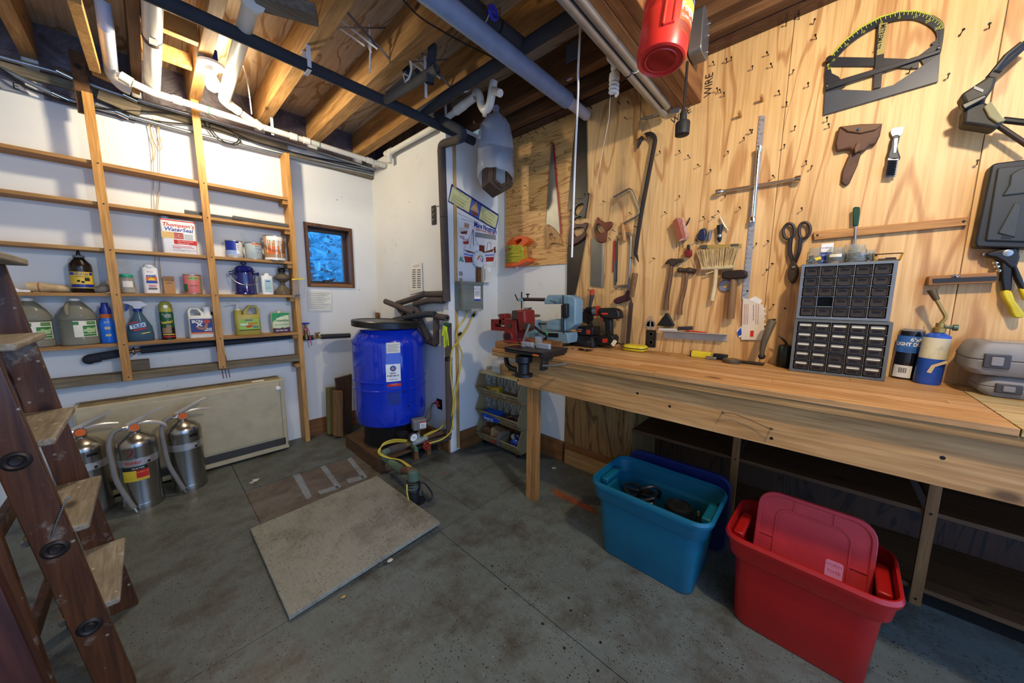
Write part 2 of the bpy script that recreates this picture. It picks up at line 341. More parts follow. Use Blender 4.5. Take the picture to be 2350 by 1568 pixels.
def foilmat():
    m, nt, b = _new('foil_facing'); raw = _coords(nt, (1, 1, 1)); n = _noise(nt, raw, 5, 6, .7, 1.5); v = nt.nodes.new('ShaderNodeTexVoronoi'); v.inputs['Scale'].default_value = 14; nt.links.new(raw.outputs[0], v.inputs['Vector'])
    nt.links.new(_ramp(nt, n.outputs[0], [(.3, S('#5b5358')), (.7, S('#8d8a92'))]).outputs[0], b.inputs['Base Color']); b.inputs['Metallic'].default_value = .75; b.inputs['Roughness'].default_value = .34; _bump(nt, b, n.outputs[0], .35, .02); return m
FOIL = foilmat()
def foil2():
    m, nt, b = _new('kraft_foil_facing'); raw = _coords(nt, (1, 1, 1)); n = _noise(nt, raw, 4, 5, .7, 1.0)
    nt.links.new(_ramp(nt, n.outputs[0], [(.3, S('#3a2420')), (.7, S('#5a3f38'))]).outputs[0], b.inputs['Base Color']); b.inputs['Metallic'].default_value = .45; b.inputs['Roughness'].default_value = .3; _bump(nt, b, n.outputs[0], .5, .02); return m
FOILK = foil2()
def struct(name, b, m, par=None, bev=0, label=None, smooth=False):
    o = meshobj(name, b, m, smooth, bev=bev)
    if par: o.parent = par
    else: o['kind'] = 'structure'
    if label: o['label'] = label
    return o
# --- floor: dark slab with a pit under the hatch, painted plywood sheets on top with open joints
HX0, HX1, HY0, HY1 = .33, .97, 1.55, 2.20
PIT = mat('pit_concrete', '#2a2722', .9)
b = B(); b.box(X0, XP+.2, Y0, HY0, -.25, -.014).box(X0, XP+.2, HY1, YL+.2, -.25, -.014).box(X0, HX0, HY0, HY1, -.25, -.014).box(HX1, XP+.2, HY0, HY1, -.25, -.014).box(HX0, HX1, HY0, HY1, -.25, -.20)
floor = struct('floor', b, PIT)
g = .0016
for x0, x1, y0, y1 in ((X0, 1.012, Y0, 1.492), (1.012, XP, Y0, 1.492), (X0, HX0, 1.492, YL), (HX0, HX1, 1.492, HY0), (HX0, HX1, HY1, 2.30), (HX1, 1.27, 1.492, 2.30), (1.27, XP, 1.492, YL), (HX0, 1.27, 2.78, YL)):
    struct('floor_panel', B().box(x0+g, x1-g, y0+g, y1-g, -.014, 0), FLOORM, floor)
struct('floor_panel', B().box(HX0+g, 1.27-g, 2.30+g, 2.78-g, -.014, -.004), STAINM, floor, label='stained bare floor strip behind the hatch cover')
PALEP = floorpaint('pale_grey_paint', '#7c868a', '#8a9294', '#5f574a')
for pts in ([(672, 1092), (688, 1086), (716, 1140), (704, 1148)], [(735, 1072), (746, 1068), (784, 1118), (772, 1122)], [(796, 1054), (806, 1050), (844, 1096), (834, 1102)], [(730, 1128), (775, 1114), (778, 1122), (735, 1136)], [(795, 1100), (832, 1092), (836, 1100), (800, 1110)]):
    q = [AZ(x, y, -.0035) for x, y in pts]; struct('paint_strip', B().add(q+[p+Vector((0, 0, .0012)) for p in q], [(3, 2, 1, 0), (4, 5, 6, 7), (0, 1, 5, 4), (1, 2, 6, 5), (2, 3, 7, 6), (3, 0, 4, 7)]), PALEP, floor)
for px, py in ((1305, 1373), (1310, 1402), (1295, 1488), (1378, 1475), (1245, 1432), (1372, 1540), (1130, 1300), (1160, 1352)): q = AZ(px, py, 0); struct('floor_screw', B().cyl((q.x, q.y, -.001), (q.x, q.y, .0012), .0055, n=10), mat('screw_dark', '#14110e', .6), floor)
# --- walls
WX0, WX1, WZ0, WZ1 = 1.012, 1.427, 1.412, 1.982
b = B(); b.box(X0, WX0, YL, YL+.16, 0, ZC).box(WX1, XM+.6, YL, YL+.16, 0, ZC).box(WX0, WX1, YL, YL+.16, 0, WZ0).box(WX0, WX1, YL, YL+.16, WZ1, ZC); struct('wall_left', b, WALLP)
struct('wall_back', B().box(XM, XM+.6, YB+.0, YL, 0, ZJ-.01), WALLP)
struct('wall_return', B().box(XM+.001, XP+.02, YB-.004, YB+.1, 0, ZJ-.01), WALLP)
struct('wall_near', B().box(X0-.15, X0, Y0, YL+.16, 0, ZC), WALLP)
wr = struct('wall_right', B().box(XP+.012, XP+.15, Y0, .90, .80, ZC).box(XP+.012, XP+.15, .90, YB+.1, 0, ZC), WALLP)
zp = 2.646
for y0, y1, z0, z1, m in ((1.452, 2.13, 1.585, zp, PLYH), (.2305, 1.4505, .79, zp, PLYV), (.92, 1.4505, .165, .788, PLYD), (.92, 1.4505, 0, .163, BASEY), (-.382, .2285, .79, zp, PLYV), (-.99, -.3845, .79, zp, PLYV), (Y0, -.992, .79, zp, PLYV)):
    o = struct('plywood_panel', B().box(-.006, .012, -(y1-y0)/2, (y1-y0)/2, -(z1-z0)/2, (z1-z0)/2), m, wr, bev=.0015); o.location = (XP+.006-.0, (y0+y1)/2, (z0+z1)/2)
struct('trim_1', B().box(XM-.012, XM+.004, YB-.012, YB+.06, .0, ZJ-.02).box(XM+.004, XM+.05, YB-.012, YB-.004, .0, ZJ-.02), WALLP)
struct('trim_2', B().box(XM+.052, XM+.082, YB-.016, YB-.004, .02, 2.5), wood('trim_pine', '#d2ad6c', '#b98c4a', 2, 8, .05))
# baseboards
struct('baseboard_left', B().box(.9, XM, YL-.03, YL, 0, .15), BASEW, bev=.002)
struct('baseboard_back', B().box(XM-.03, XM, YB+.0, YL-.03, 0, .15), BASEY, bev=.002)
struct('baseboard_return', B().box(XM+.09, XP+.012, YB-.034, YB-.004, 0, .16), BASEW, bev=.002)
struct('baseboard_right', B().box(XP-.018, XP+.012, 1.452, YB-.034, 0, .16), BASEY, bev=.002)
# --- ceiling: subfloor, joists, beam, foil at the rims
ceil = struct('ceiling', B().box(X0, XP+.15, Y0, YL+.16, ZC, ZC+.04), SUBF)
def cpart(name, b, m, bev=.003, label=None): return struct(name, b, m, ceil, bev, label)
for x, wd, m in ((-1.2, .06, JOIST), (-.76, .06, JOIST), (-.34, .06, JOIST), (.075, .045, DARKJ), (.345, .06, JOIST), (.738, .07, JOIST), (1.118, .085, JOIST), (1.515, .085, JOIST), (1.905, .07, DARKJ)):
    o = cpart('joist', B().box(-wd/2, wd/2, -(YL-.6)/2, (YL-.6)/2, ZJ, ZC), m); o.location = (x, (YL+.6)/2, 0)
    o = cpart('joist', B().box(-wd/2, wd/2, -(.7-Y0)/2, (.7-Y0)/2, ZJ, ZC), m); o.location = (x+.08, (.7+Y0)/2, 0)
cpart('rim_joist', B().box(2.02, 2.08, Y0, YB+.0, ZJ-.04, ZC), DARKJ)
for i in range(4):
    o = cpart('beam_ply', B().box(-2.0, 2.0, -.0225, .0225, 2.412+.003*(i % 2), ZJ-.002), BEAMW); o.location = (.2, .632+.0467*i, 0)
struct('rim_foil', B().box(2.085, 2.09, Y0, YB, zp-.02, ZC), FOILK, ceil); struct('rim_foil', B().box(2.09, XP+.012, Y0, YB, zp-.004, zp), FOILK, ceil)
for x0, x1 in ((X0, -.37), (-.31, .05), (.1, .31), (.38, .70), (.775, 1.07), (1.16, 1.47), (1.56, 1.86)):
    struct('rim_foil', B().box(x0, x1, YL-.02, YL-.012, 2.60 if x1 > .1 else 2.46, ZC), FOIL, ceil)
struct('back_rim_foil', B().box(XM+.04, XM+.05, YB, YL, 2.6, ZC), FOIL, ceil)
cpart('blocking', B().box(.10, .31, 2.60, 2.645, ZJ, ZJ+.09), PINEX); cpart('blocking', B().box(.10, .31, 2.95, 2.99, ZJ+.02, ZJ+.10), JOIST)
cpart('top_plate', B().box(-1.8, .92, YL-.04, YL, 2.55, 2.60), OLDW); cpart('top_plate', B().box(.92, XM, YL-.05, YL, 2.50, 2.53), OLDW)
# --- window
WFR = wood('window_frame_wood', '#6d4726', '#4f3018', 2, 8, .06, .5); WFL = wood('window_sill_wood', '#9a6a34', '#7b4d20', 0, 8, .06, .5)
wn = bpy.data.objects.new('window_1', None); COL.objects.link(wn); wn.location = ((WX0+WX1)/2, YL, WZ0); wn['kind'] = 'structure'; wn['label'] = 'small square casement window in dark wood frame'
hw, hh = (WX1-WX0)/2, WZ1-WZ0
def wpart(n, b, m, bev=.002):
    o = meshobj(n, b, m, False, bev=bev); o.parent = wn; return o
b = B(); b.ring([(-hw-.004, -.004), (hw+.004, -.004), (hw+.004, hh+.004), (-hw-.004, hh+.004)], [(-hw+.026, .026), (hw-.026, .026), (hw-.026, hh-.026), (-hw+.026, hh-.026)], -.012, .15); wpart('window_frame', b, WFR)
b = B(); b.box(-hw+.02, hw-.02, -.016, .11, .0, .03); wpart('window_sill', b, WFL)
b = B(); q = .026; b.ring([(-hw+q, q), (hw-q, q), (hw-q, hh-q), (-hw+q, hh-q)], [(-hw+q+.03, q+.03), (hw-q-.03, q+.03), (hw-q-.03, hh-q-.03), (-hw+q+.03, hh-q-.03)], .085, .125); wpart('sash', b, mat('dark_sash', '#3b2f28', .5))
b = B(); b.box(-hw+.05, hw-.05, .103, .107, .05, hh-.05); wpart('pane', b, mat('window_glass', '#eef4f6', .02, trans=1, var=0, ior=1.1), 0)
b = B(); b.box(-.09, -.03, .07, .09, .036, .052).tube([(-.06, .075, .05), (-.05, .05, .062), (-.01, .04, .06), (.02, .04, .066)], .006, 8, 4).sph((.022, .04, .068), .011); wpart('crank_handle', b, DKSTEEL, 0)
# --- trees outside the window
LEAF = mat('leaf_daylight_blue', (.07, .36, .50, 1), .6, var=.5, vs=3); BARK = mat('tree_bark', '#6b6a72', .9, bump=.5, bs=20)  # blue tint and brightness of daylight are put into the leaf colour
def tree(x, y, hgt, seed, n, label, spread=1.5):
    t = T('tree', label, 'tree', (x, y, -1.5), group='trees outside the window'); rnd = random.Random(seed); b = B()
    b.tube([(0, 0, 0), (.08, .03, hgt*.4), (-.05, .1, hgt*.75), (.1, 0, hgt)], [.17, .13, .08, .02], 9, 5)
    for k in range(9): a = rnd.uniform(0, 6.28); z = rnd.uniform(.25, .9)*hgt; b.tube([(0, 0, z), (math.cos(a)*.6, math.sin(a)*.6, z+.4), (math.cos(a)*1.2, math.sin(a)*1.2, z+.6)], [.05, .03, .01], 6, 3)
    t.p('trunk', b, BARK); b = B()
    for k in range(n):
        a = rnd.uniform(0, 6.28); rr = spread*rnd.random()**.5; z = rnd.uniform(.12, 1.05)*hgt; c = Vector((rr*math.cos(a), rr*math.sin(a), z)); sz = rnd.uniform(.05, .12)
        u = Vector((rnd.gauss(0, 1), rnd.gauss(0, 1), rnd.gauss(0, .6))).normalized(); v = u.orthogonal().normalized()
        b.add([c-u*sz, c+v*sz*.5, c+u*sz, c-v*sz*.5], [(0, 1, 2, 3)])
    t.p('leaves', b, LEAF, smooth=False, kind='stuff')
tree(1.80, 6.0, 5.0, 1, 2600, 'leafy tree with grey trunk nearest outside the window', 1.2); tree(3.2, 9.0, 6.5, 2, 3400, 'bushy green tree further back outside the window', 1.6); tree(4.4, 12.4, 7.0, 3, 3400, 'tall green tree behind the others outside the window', 1.7)
b = B(); r_ = random.Random(3); nx = 24; b.add([(-2+12*i/nx, 15+.4*math.sin(i*1.7)+j*1.2, -1.5+j*2.6+(.6*math.sin(i*.9+j) if j else 0)) for j in range(4) for i in range(nx+1)], [(j*(nx+1)+i, j*(nx+1)+i+1, (j+1)*(nx+1)+i+1, (j+1)*(nx+1)+i) for j in range(3) for i in range(nx)]); struct('hillside_backdrop', b, mat('hillside_daylight_blue', (.06, .30, .45, 1), .9, var=.6, vs=2.5, bump=1, bs=4), smooth=True)  # backdrop added to block the bright sky, daylight blue in its colour
b = B(); b.box(-6, 12, 3.9, 20, -1.6, -1.5); struct('ground_outside', b, mat('grass', '#4d7a4c', .9, var=.3))
# ================================================================ SHELVES AND THE LEFT WALL
SZ = {1: 2.135, 2: 1.893, 3: 1.613, 4: 1.332, 5: 1.007}
SY = 3.425
sh = T('pine_shelves', 'pine wall shelving with six boards and strapped uprights on the white wall', 'shelving', (.0, 3.42, 0))
def slab(x0, x1, z, th=.021, y0=3.36, y1=3.5): return B().box(x0, x1, y0-3.42, y1-3.42, z-th, z)
for k, z in SZ.items(): sh.p('shelf_board', slab(-1.3, .866, z), PINEX, .0015)
sh.p('shelf_board', slab(-1.3, .88, .80, .05, 3.37), OLDW, .003, label='grey weathered bottom shelf board')
nails = [2.12, 1.882, 1.602, 1.322, .997, .78]
for x, z0, z1 in ((-.138, .755, 2.52), (.343, .765, 2.69)):
    u = sh.p('upright', B().box(x-.0215, x+.0215, 3.34-3.42, 3.3595-3.42, z0, z1), PINE, .0015)
    for z in nails: sh.p('nail', B().cyl((x+.004, -.0785, z), (x+.004, -.0815, z), .0042, n=8), NAIL, par=u)
sh.p('upright', B().box(.866, .902, -.062, .08, 0, 2.49), PINE, .002); sh.p('upright', B().box(-.185, -.125, -.058, -.035, 2.40, ZJ+.07), DARKJ, .002)
for z in list(SZ.values())+[.75]: sh.p('cleat', B().box(.83, .866, -.05, .07, z-.055, z-.021), PINEX, .002)
def on(s, cx, y=SY): return (cx, y, SZ[s]+.0005)
def boxy(b, w, d, h, r=.012, tp=1.0, z0=0):
    """upright rounded box, optionally tapered"""
    L = lambda k, z: [(x*k, y*k, z) for x, y in rrect(-w/2, w/2, -d/2, d/2, r)]
    return b.loft([L(.97, z0), L(1, z0+.004), L(tp, z0+h-.004), L(tp*.97, z0+h)])
# --- gallon jugs
JUGM = mat('cloudy_jug_plastic', '#aaa793', .2, trans=.55, var=.05, ior=1.2); LABG = mat('green_label', '#3b7a3c', .5); LABP = mat('pale_green_print', '#a9c48a', .5)
def jug(cx, label):
    t = T('vinegar_jug', label, 'jug', on(5, cx), group='gallon jugs on the low shelf'); b = B()
    def ringz(r, z, sq): return [((r*(abs(math.cos(a))**sq)*(1 if math.cos(a) > 0 else -1)), (r*.86*(abs(math.sin(a))**sq)*(1 if math.sin(a) > 0 else -1)), z) for a in [2*PI*i/28 for i in range(28)]]
    b.loft([ringz(.07, 0, .9), ringz(.077, .008, .9), ringz(.0765, .046, 1), ringz(.0745, .05, 1), ringz(.0745, .155, 1), ringz(.077, .16, .9), ringz(.076, .185, .9), ringz(.060, .222, .9), ringz(.033, .262, 1), ringz(.020, .270, 1), ringz(.020, .276, 1)])
    t.p('body', b, JUGM); t.p('handle', B().tube([(-.022, -.02, .264), (-.03, -.045, .245), (-.032, -.062, .215), (-.03, -.066, .19)], .011, 10, 4, flat=.9), JUGM)
    t.p('cap', B().lathe([(.021, .274), (.0225, .276), (.0225, .288), (.020, .290)], 20), mat('jug_cap', '#d4d2c4', .4))
    R = .0755; lb = t.p('label', B().arc(R, -.2, 1.3, .052, .152, 14, sc=.87), mat('label_cream', '#e4e2c8', .5))
    t.p('label_panel', B().arc(R+.0006, .28, 1.13, .072, .122, 10, sc=.87).arc(R+.0006, .52, 1.13, .128, .148, 8, sc=.87).arc(R+.0006, -.25, .10, .128, .148, 5, sc=.87).arc(R+.0006, .28, 1.13, .056, .068, 8, sc=.87), LABG, par=lb)
    b = B()
    for a, z, q in ((.45, .092, .014), (.62, .084, .012), (.75, .098, .012), (.9, .088, .014), (.58, .104, .009), (1.0, .102, .01)): b.arc(R+.0011, a-q/R*.8, a+q/R*.8, z-q*.6, z+q*.6, 4, sc=.87)
    t.p('fruit_print', b, LABP, par=lb); text(t, 'VINEGAR', .013, .062, .138, 0, LABP, lb, wrap=(R+.0012, 0, .87))
    return t
jug(-.312, 'cloudy gallon jug with green label beside the blue sunscreen bottle'); jug(-.481, 'cloudy gallon jug with green label, its foot hidden by the ladder'); jug(-.655, 'leftmost cloudy gallon jug cut off by the picture edge')
# --- sunscreen
t = T('sunscreen_bottle', 'blue sunscreen spray bottle with orange neck on the low shelf', 'bottle', on(5, -.196)); SB = mat('bright_blue_plastic', '#1f6fd0', .3); NB = mat('navy_plastic', '#152a86', .3)
el = lambda w, d, z: [(w*math.cos(a), d*math.sin(a), z) for a in [2*PI*i/24 for i in range(24)]]
t.p('body', B().loft([el(.034, .02, 0), el(.037, .024, .006), el(.034, .022, .08), el(.038, .024, .125), el(.03, .02, .15), el(.024, .018, .165)]), SB); t.p('collar', B().loft([el(.025, .019, .163), el(.025, .019, .19)]), ORI)
t.p('cap', B().loft([el(.026, .02, .19), el(.026, .02, .222), el(.016, .015, .24), el(.016, .015, .258), el(.013, .012, .262)]), NB); text(t, 'SPF', .018, 0, .135, 0, WHITE, wrap=(.04, .0155)); t.p('label', B().quad(-.012, .012, .09, .108, -.0245).quad(-.012, .012, .045, .06, -.0255), mat('tan_print', '#d9c79a', .6))
# --- spray bottle
t = T('spray_bottle', 'clear blue-tinted trigger spray bottle of mildew cleaner with white trigger head', 'spray bottle', on(5, -.055)); TB = mat('blue_tint_plastic', '#5f7f92', .15, trans=.55, ior=1.2)
t.p('body', B().loft([el(.058, .03, 0), el(.063, .034, .008), el(.064, .034, .05), el(.058, .033, .10), el(.036, .027, .15), el(.020, .018, .19), el(.018, .016, .205)]), TB); t.p('collar', B().lathe([(.02, .203), (.022, .204), (.022, .22), (.019, .221)], 18), NB)
t.p('trigger_head', B().prism([(-.062, .26), (-.06, .272), (.02, .274), (.052, .245), (.02, .232), (.016, .221), (-.016, .221), (-.02, .238), (-.04, .252)], -.012, .012), WHITE, .003); t.p('trigger', B().prism([(-.05, .252), (-.034, .246), (-.04, .222), (-.052, .205), (-.058, .21)], -.008, .008), NB, .002)
lb = t.p('label', B().prism([(-.044, .085), (-.046, .112), (.026, .13), (.03, .10)], -.0375, -.0365), mat('pale_print', '#c6d8de', .5)); text(t, 'TILEX', .030, -.006, .106, -.0385, NB, lb, rot=.2, bold=.0008, sx=.85); t.p('label_strip', B().prism([(-.03, .072), (-.03, .08), (.03, .094), (.03, .086)], -.037, -.036).prism([(-.045, .122), (-.045, .128), (-.005, .138), (-.005, .132)], -.0365, -.0355), RED, par=lb); t.p('label_strip', B().prism([(.005, .05), (.005, .055), (.045, .064), (.045, .059)], -.0365, -.0355), YELI, par=lb)
# --- aerosol
t = T('aerosol_can', 'green and black aerosol can of interior cleaner with olive cap', 'spray can', on(5, .078)); DG = mat('dark_green_print', '#17502f', .35)
t.p('body', B().lathe([(.034, 0), (.036, .004), (.036, .19), (.034, .196)], 26), DG); t.p('cap', B().lathe([(.0345, .196), (.036, .198), (.036, .215), (.033, .245), (.022, .266), (.0, .272)], 24), mat('olive_plastic', '#a3a043', .35)); t.p('nozzle', B().lathe([(.006, -.0365), (.012, -.036), (.012, -.03)], 14, (0, 0, .235), 'y'), WHITE)
lb = t.p('label', B().arc(.0363, -1.3, 1.3, .004, .085, 14), mat('label_black', '#16130f', .4)); text(t, 'Turtle', .020, 0, .176, 0, WHITE, wrap=(.0366, 0)); text(t, 'WAX', .016, .006, .162, 0, WHITE, wrap=(.0366, 0)); text(t, 'Interior1', .030, 0, .125, 0, YELI, wrap=(.0367, 0), rot=.12, sx=.62, bold=.0008)
t.p('label_band', B().arc(.0366, -.9, 1.1, .018, .026, 10), RED, par=lb); t.p('label_band', B().arc(.0366, -.9, 1.1, .034, .040, 10), YELI, par=lb); t.p('label_picture', B().arc(.0366, -.9, .5, .045, .085, 10).arc(.0368, -.2, .5, .075, .105, 8), mat('tan_upholstery_print', '#8d7555', .5), par=lb)
# --- jug of rust remover
def handlejug(name, label, cx, w, d, hb, ht, m, neckx, flip, hole):
    t = T(name, label, 'jug', on(5, cx)); b = B(); boxy(b, w, d, hb, .018, .97); t.p('body', b, m, .002)
    o = [(-.0, 0), (.0, .62), (.12, 1.0), (.52, 1.0), (.80, .38), (.80, 0)]; i = [(.12, .08), (.12, .55), (.2, .78), (.46, .78), (.62, .36), (.62, .08)]; ww, hh = w*.78, ht-hb+.012
    f = (lambda p: (-w*.47+p[0]*ww, hb-.008+p[1]*hh)) if not flip else (lambda p: (w*.47-p[0]*ww, hb-.008+p[1]*hh))
    t.p('handle', B().ring([f(p) for p in o], [f(p) for p in i], -d*.32, d*.32), m, .004); return t
t = handlejug('rust_remover_jug', 'white jug of rust remover with blue boxing-glove label', .254, .142, .075, .165, .222, mat('ivory_plastic', '#ddd9c6', .4), 0, False, 0)
t.p('neck', B().lathe([(.022, .155), (.021, .205), (.024, .206), (.024, .228), (.022, .23)], 20, (.04, 0, 0)), WHITE); NAVL = mat('navy_label', '#26326e', .45); lb = t.p('label', B().box(-.06, .062, -.0395, -.037, .032, .142), NAVL)
t.p('label_band', B().box(-.06, .062, -.0402, -.0385, .032, .042), ORI, par=lb); text(t, 'IRON', .030, -.022, .122, -.0405, WHITE, lb, bold=.001, sx=.8, rot=.05); text(t, 'X', .036, -.012, .098, -.0405, WHITE, lb, bold=.002, sx=1.2); text(t, 'RUST', .014, .04, .066, -.0405, WHITE, lb, bold=.0006); text(t, 'REMOVER', .012, .034, .054, -.0405, WHITE, lb, bold=.0006, sx=.8)
t.p('label_picture', B().prism(smooth2([(.01, .125), (.026, .136), (.046, .130), (.05, .115), (.034, .108), (.014, .112)], 3), -.0405, -.0392), mat('glove_red', '#b0402e', .5), par=lb); t.p('label_picture', B().prism([(.022, .108), (.036, .105), (.03, .075), (.008, .058), (-.02, .066), (-.03, .082), (-.018, .086), (.004, .074), (.014, .082)], -.0404, -.0392), mat('skin_print', '#a86f52', .6), par=lb)
# --- hand cleaner
OLG = mat('yellow_green_soap', '#b5a648', .3, trans=.2, ior=1.3); t = handlejug('hand_cleaner_jug', 'yellow-green hand cleaner jug with white pump', .533, .165, .085, .165, .232, OLG, 0, True, 0)
t.p('neck', B().lathe([(.028, .155), (.026, .185), (.026, .2), (.02, .203)], 18, (-.055, 0, 0)), OLG); t.p('pump', B().lathe([(.022, .195), (.022, .208), (.010, .212), (.008, .222), (.006, .224), (.006, .252), (.012, .254), (.012, .262), (0, .264)], 16, (-.055, 0, 0)).tube([(-.055, 0, .258), (-.085, -.012, .26), (-.115, -.02, .254)], .005, 8, 3), WHITE)
LIM = mat('lime_label', '#8fb53e', .45); lb = t.p('label', B().box(-.062, .068, -.0445, -.042, .042, .128), LIM); t.p('label_band', B().box(-.062, .068, -.0452, -.044, .040, .045), INK, par=lb); text(t, 'Hand', .026, -.03, .088, -.0455, WHITE, lb, rot=.12, bold=.001, sx=.8); text(t, 'Cleaner', .024, .028, .094, -.0455, ORI, lb, rot=.12, bold=.001, sx=.8); text(t, 'Dry', .02, .045, .066, -.0455, BLUEI, lb, bold=.001); t.p('label_picture', B().prism(smooth2([(-.02, .066), (.0, .06), (.025, .072), (.02, .08), (-.01, .075)], 3), -.0453, -.0441), RED, par=lb); text(t, 'GREASE', .014, 0, .12, -.0455, BLUEI, lb, bold=.0004)
# --- turpentine
t = T('turpentine_can', 'green and cream rectangular can of turpentine on the low shelf', 'can', on(5, .756)); b = B(); boxy(b, .125, .07, .172, .01); t.p('body', b, mat('cream_label', '#cfd7a4', .4), .001); t.p('cap', B().lathe([(.014, .17), (.014, .186), (.012, .188)], 16, (-.005, 0, 0)), mat('cap_cream', '#d8d0b0', .4))
gb = B().prism([(-.0625, .172), (.0625, .172), (.0625, .155), (.01, .148), (-.035, .125), (-.0625, .095)], -.0365, -.0352); lb = t.p('label', gb, mat('fresh_green', '#1e8f4a', .45)); text(t, 'Turpentine', .027, .004, .108, -.0372, GREENI, lb, sx=.85, bold=.0005); text(t, 'KLEAN STRIP', .012, 0, .142, -.0375, NB, lb, sx=.7); t.p('label_band', B().prism([(-.0625, .002), (.0625, .002), (.0625, .05), (.02, .042), (.005, .048), (-.01, .04), (-.0625, .045)], -.0365, -.0352), mat('maroon', '#4a1830', .5), par=lb); text(t, 'DO NOT USE', .017, 0, .022, -.0372, WHITE, lb, sx=.8, bold=.0004); t.p('label_rule', B().box(-.045, .05, -.0362, -.0352, .072, .074), INK, par=lb)
t = T('steel_sheet', 'small black plate leaning on the wall behind the rust remover jug', 'plate', (.345, 3.49, SZ[5])); t.p('plate', B().box(-.035, .035, -.003, .003, 0, .19), BLACK)
# --- shelf 4
t = T('concrete_adhesive_bottle', 'dark brown bottle with yellow label and black spout', 'bottle', on(4, -.270)); DB = mat('dark_brown_bottle', '#1d140d', .22); t.p('body', B().lathe([(.044, 0), (.047, .005), (.047, .155), (.045, .175), (.022, .21), (.021, .218)], 28), DB); t.p('cap', B().lathe([(.022, .216), (.024, .218), (.024, .228), (.012, .231)], 20), mat('grey_cap', '#6d6f70', .5)); t.p('spout', B().lathe([(.010, .230), (.009, .24), (.004, .262), (.003, .266)], 12), BLACK)
YL_ = mat('yellow_label', '#d8b33a', .45); lb = t.p('label', B().arc(.0475, -1.35, 1.35, .028, .128, 16), YL_); t.p('label_band', B().arc(.0479, -1.15, 1.15, .108, .124, 14).arc(.0479, -1.1, 1.2, .033, .052, 14), NB, par=lb); text(t, 'QUIKRETE', .018, .004, .116, 0, YELI, lb, wrap=(.0483, 0), bold=.0006, sx=.8); text(t, 'Concrete Bond', .012, .004, .099, 0, INK, lb, wrap=(.0483, 0), sx=.8); t.p('label_picture', B().arc(.048, .3, .75, .072, .092, 5).arc(.048, -.35, -.1, .066, .078, 4).arc(.048, 0, .25, .06, .072, 4), INK, par=lb)
KRAFT = mat('crumpled_kraft', '#b79f74', .85, var=.3, vs=20, bump=.6, bs=40)
t = T('paper_roll', 'crumpled brown paper roll held with a rubber band on the shelf', 'paper roll', on(4, -.385)); t.p('paper', B().tube([(-.085, -.02, .028), (-.05, -.018, .029), (0, 0, .025), (.06, .01, .02)], [.027, .026, .024, .019], 14, 3, caps=False).tube([(-.086, -.02, .028), (-.02, -.01, .028)], [.02, .018], 12, caps=False), KRAFT); t.p('rubber_band', B().tube([(-.045, -.018+.0275*math.cos(a), .029+.0275*math.sin(a)) for a in [2*PI*i/18 for i in range(18)]], .002, 6, closed=True), mat('rubber', '#a5552e', .6))
t = T('cloth_roll', 'dirty grey rag rolled up behind the brown bottle', 'rag', on(4, -.190)); RAG = mat('dirty_rag', '#8b826f', .9, var=.35, vs=25, bump=.8, bs=30); t.p('cloth', B().tube([(-.06, .01, .022), (-.03, 0, .02), (0, -.01, .026), (.03, 0, .03)], [.018, .02, .026, .02], 12, 4), RAG); t.p('fold', B().tube([(-.005, 0, .03), (.012, .01, .055), (.03, .012, .075), (.045, .01, .06)], [.02, .018, .012, .004], 10, 3), RAG)
t = T('glass_jar', 'glass jar with teal screw lid half full of white powder', 'jar', on(4, -.085)); t.p('body', B().lathe([(.028, 0), (.034, .004), (.036, .02), (.034, .06), (.029, .09), (.027, .108)], 24), mat('jar_glass', '#cfcabb', .1, trans=.6, ior=1.2)); t.p('lid', B().lathe([(.029, .106), (.0305, .108), (.0305, .122), (.028, .125)], 24), mat('teal_lid', '#1d9e78', .4)); t.p('powder', B().lathe([(.027, .003), (.033, .006), (.034, .034), (0, .036)], 20), mat('white_powder', '#d8d4c8', .9)); t.p('label', B().arc(.0355, -.6, .8, .04, .08, 8), PAPER)
def talc(name, cx, s, w, d, h, label, capr):
    t = T(name, label, 'bottle', on(s, cx)); b = B(); boxy(b, w, d, h, .02, .98); t.p('body', b, WHITE, .003); t.p('cap', B().lathe([(capr, h-.002), (capr*1.05, h), (capr*1.05, h+.016), (capr*.9, h+.02)], 20), WHITE); return t
t = talc('swab_bottle', .025, 4, .078, .05, .175, 'white bottle with sunburst logo and blue swab lettering', .027); lb = t.p('label', B().box(-.022, .03, -.0262, -.025, .088, .112), ORI); t.p('label_sun', B().prism([(.004+.016*math.cos(a), .09+.016*math.sin(a)) for a in [PI*i/12 for i in range(13)]], -.0266, -.0261), YELI, par=lb); t.p('label_band', B().box(-.022, .03, -.0264, -.025, .070, .086), NB, par=lb); text(t, 'swab', .024, .004, .120, -.0262, NB, lb, bold=.0008); text(t, 'Borax', .012, .0, .148, -.0262, RED, lb); t.p('label_print', B().box(-.016, .026, -.026, -.025, .054, .058).box(-.01, .022, -.026, -.025, .046, .050), RED, par=lb); t.p('label_print', B().box(-.016, .026, -.026, -.025, .026, .04), GREYI, par=lb)
t = T('cardboard_card', 'brown cardboard card with handwritten lettering', 'card', on(4, .113, 3.46)); t.p('card', B().box(-.028, .028, -.002, .002, 0, .122), mat('cardboard', '#b5895a', .85), .0005); text(t, 'CEDAR', .017, 0, .095, -.0024, INK); text(t, 'LOC', .017, 0, .075, -.0024, INK)
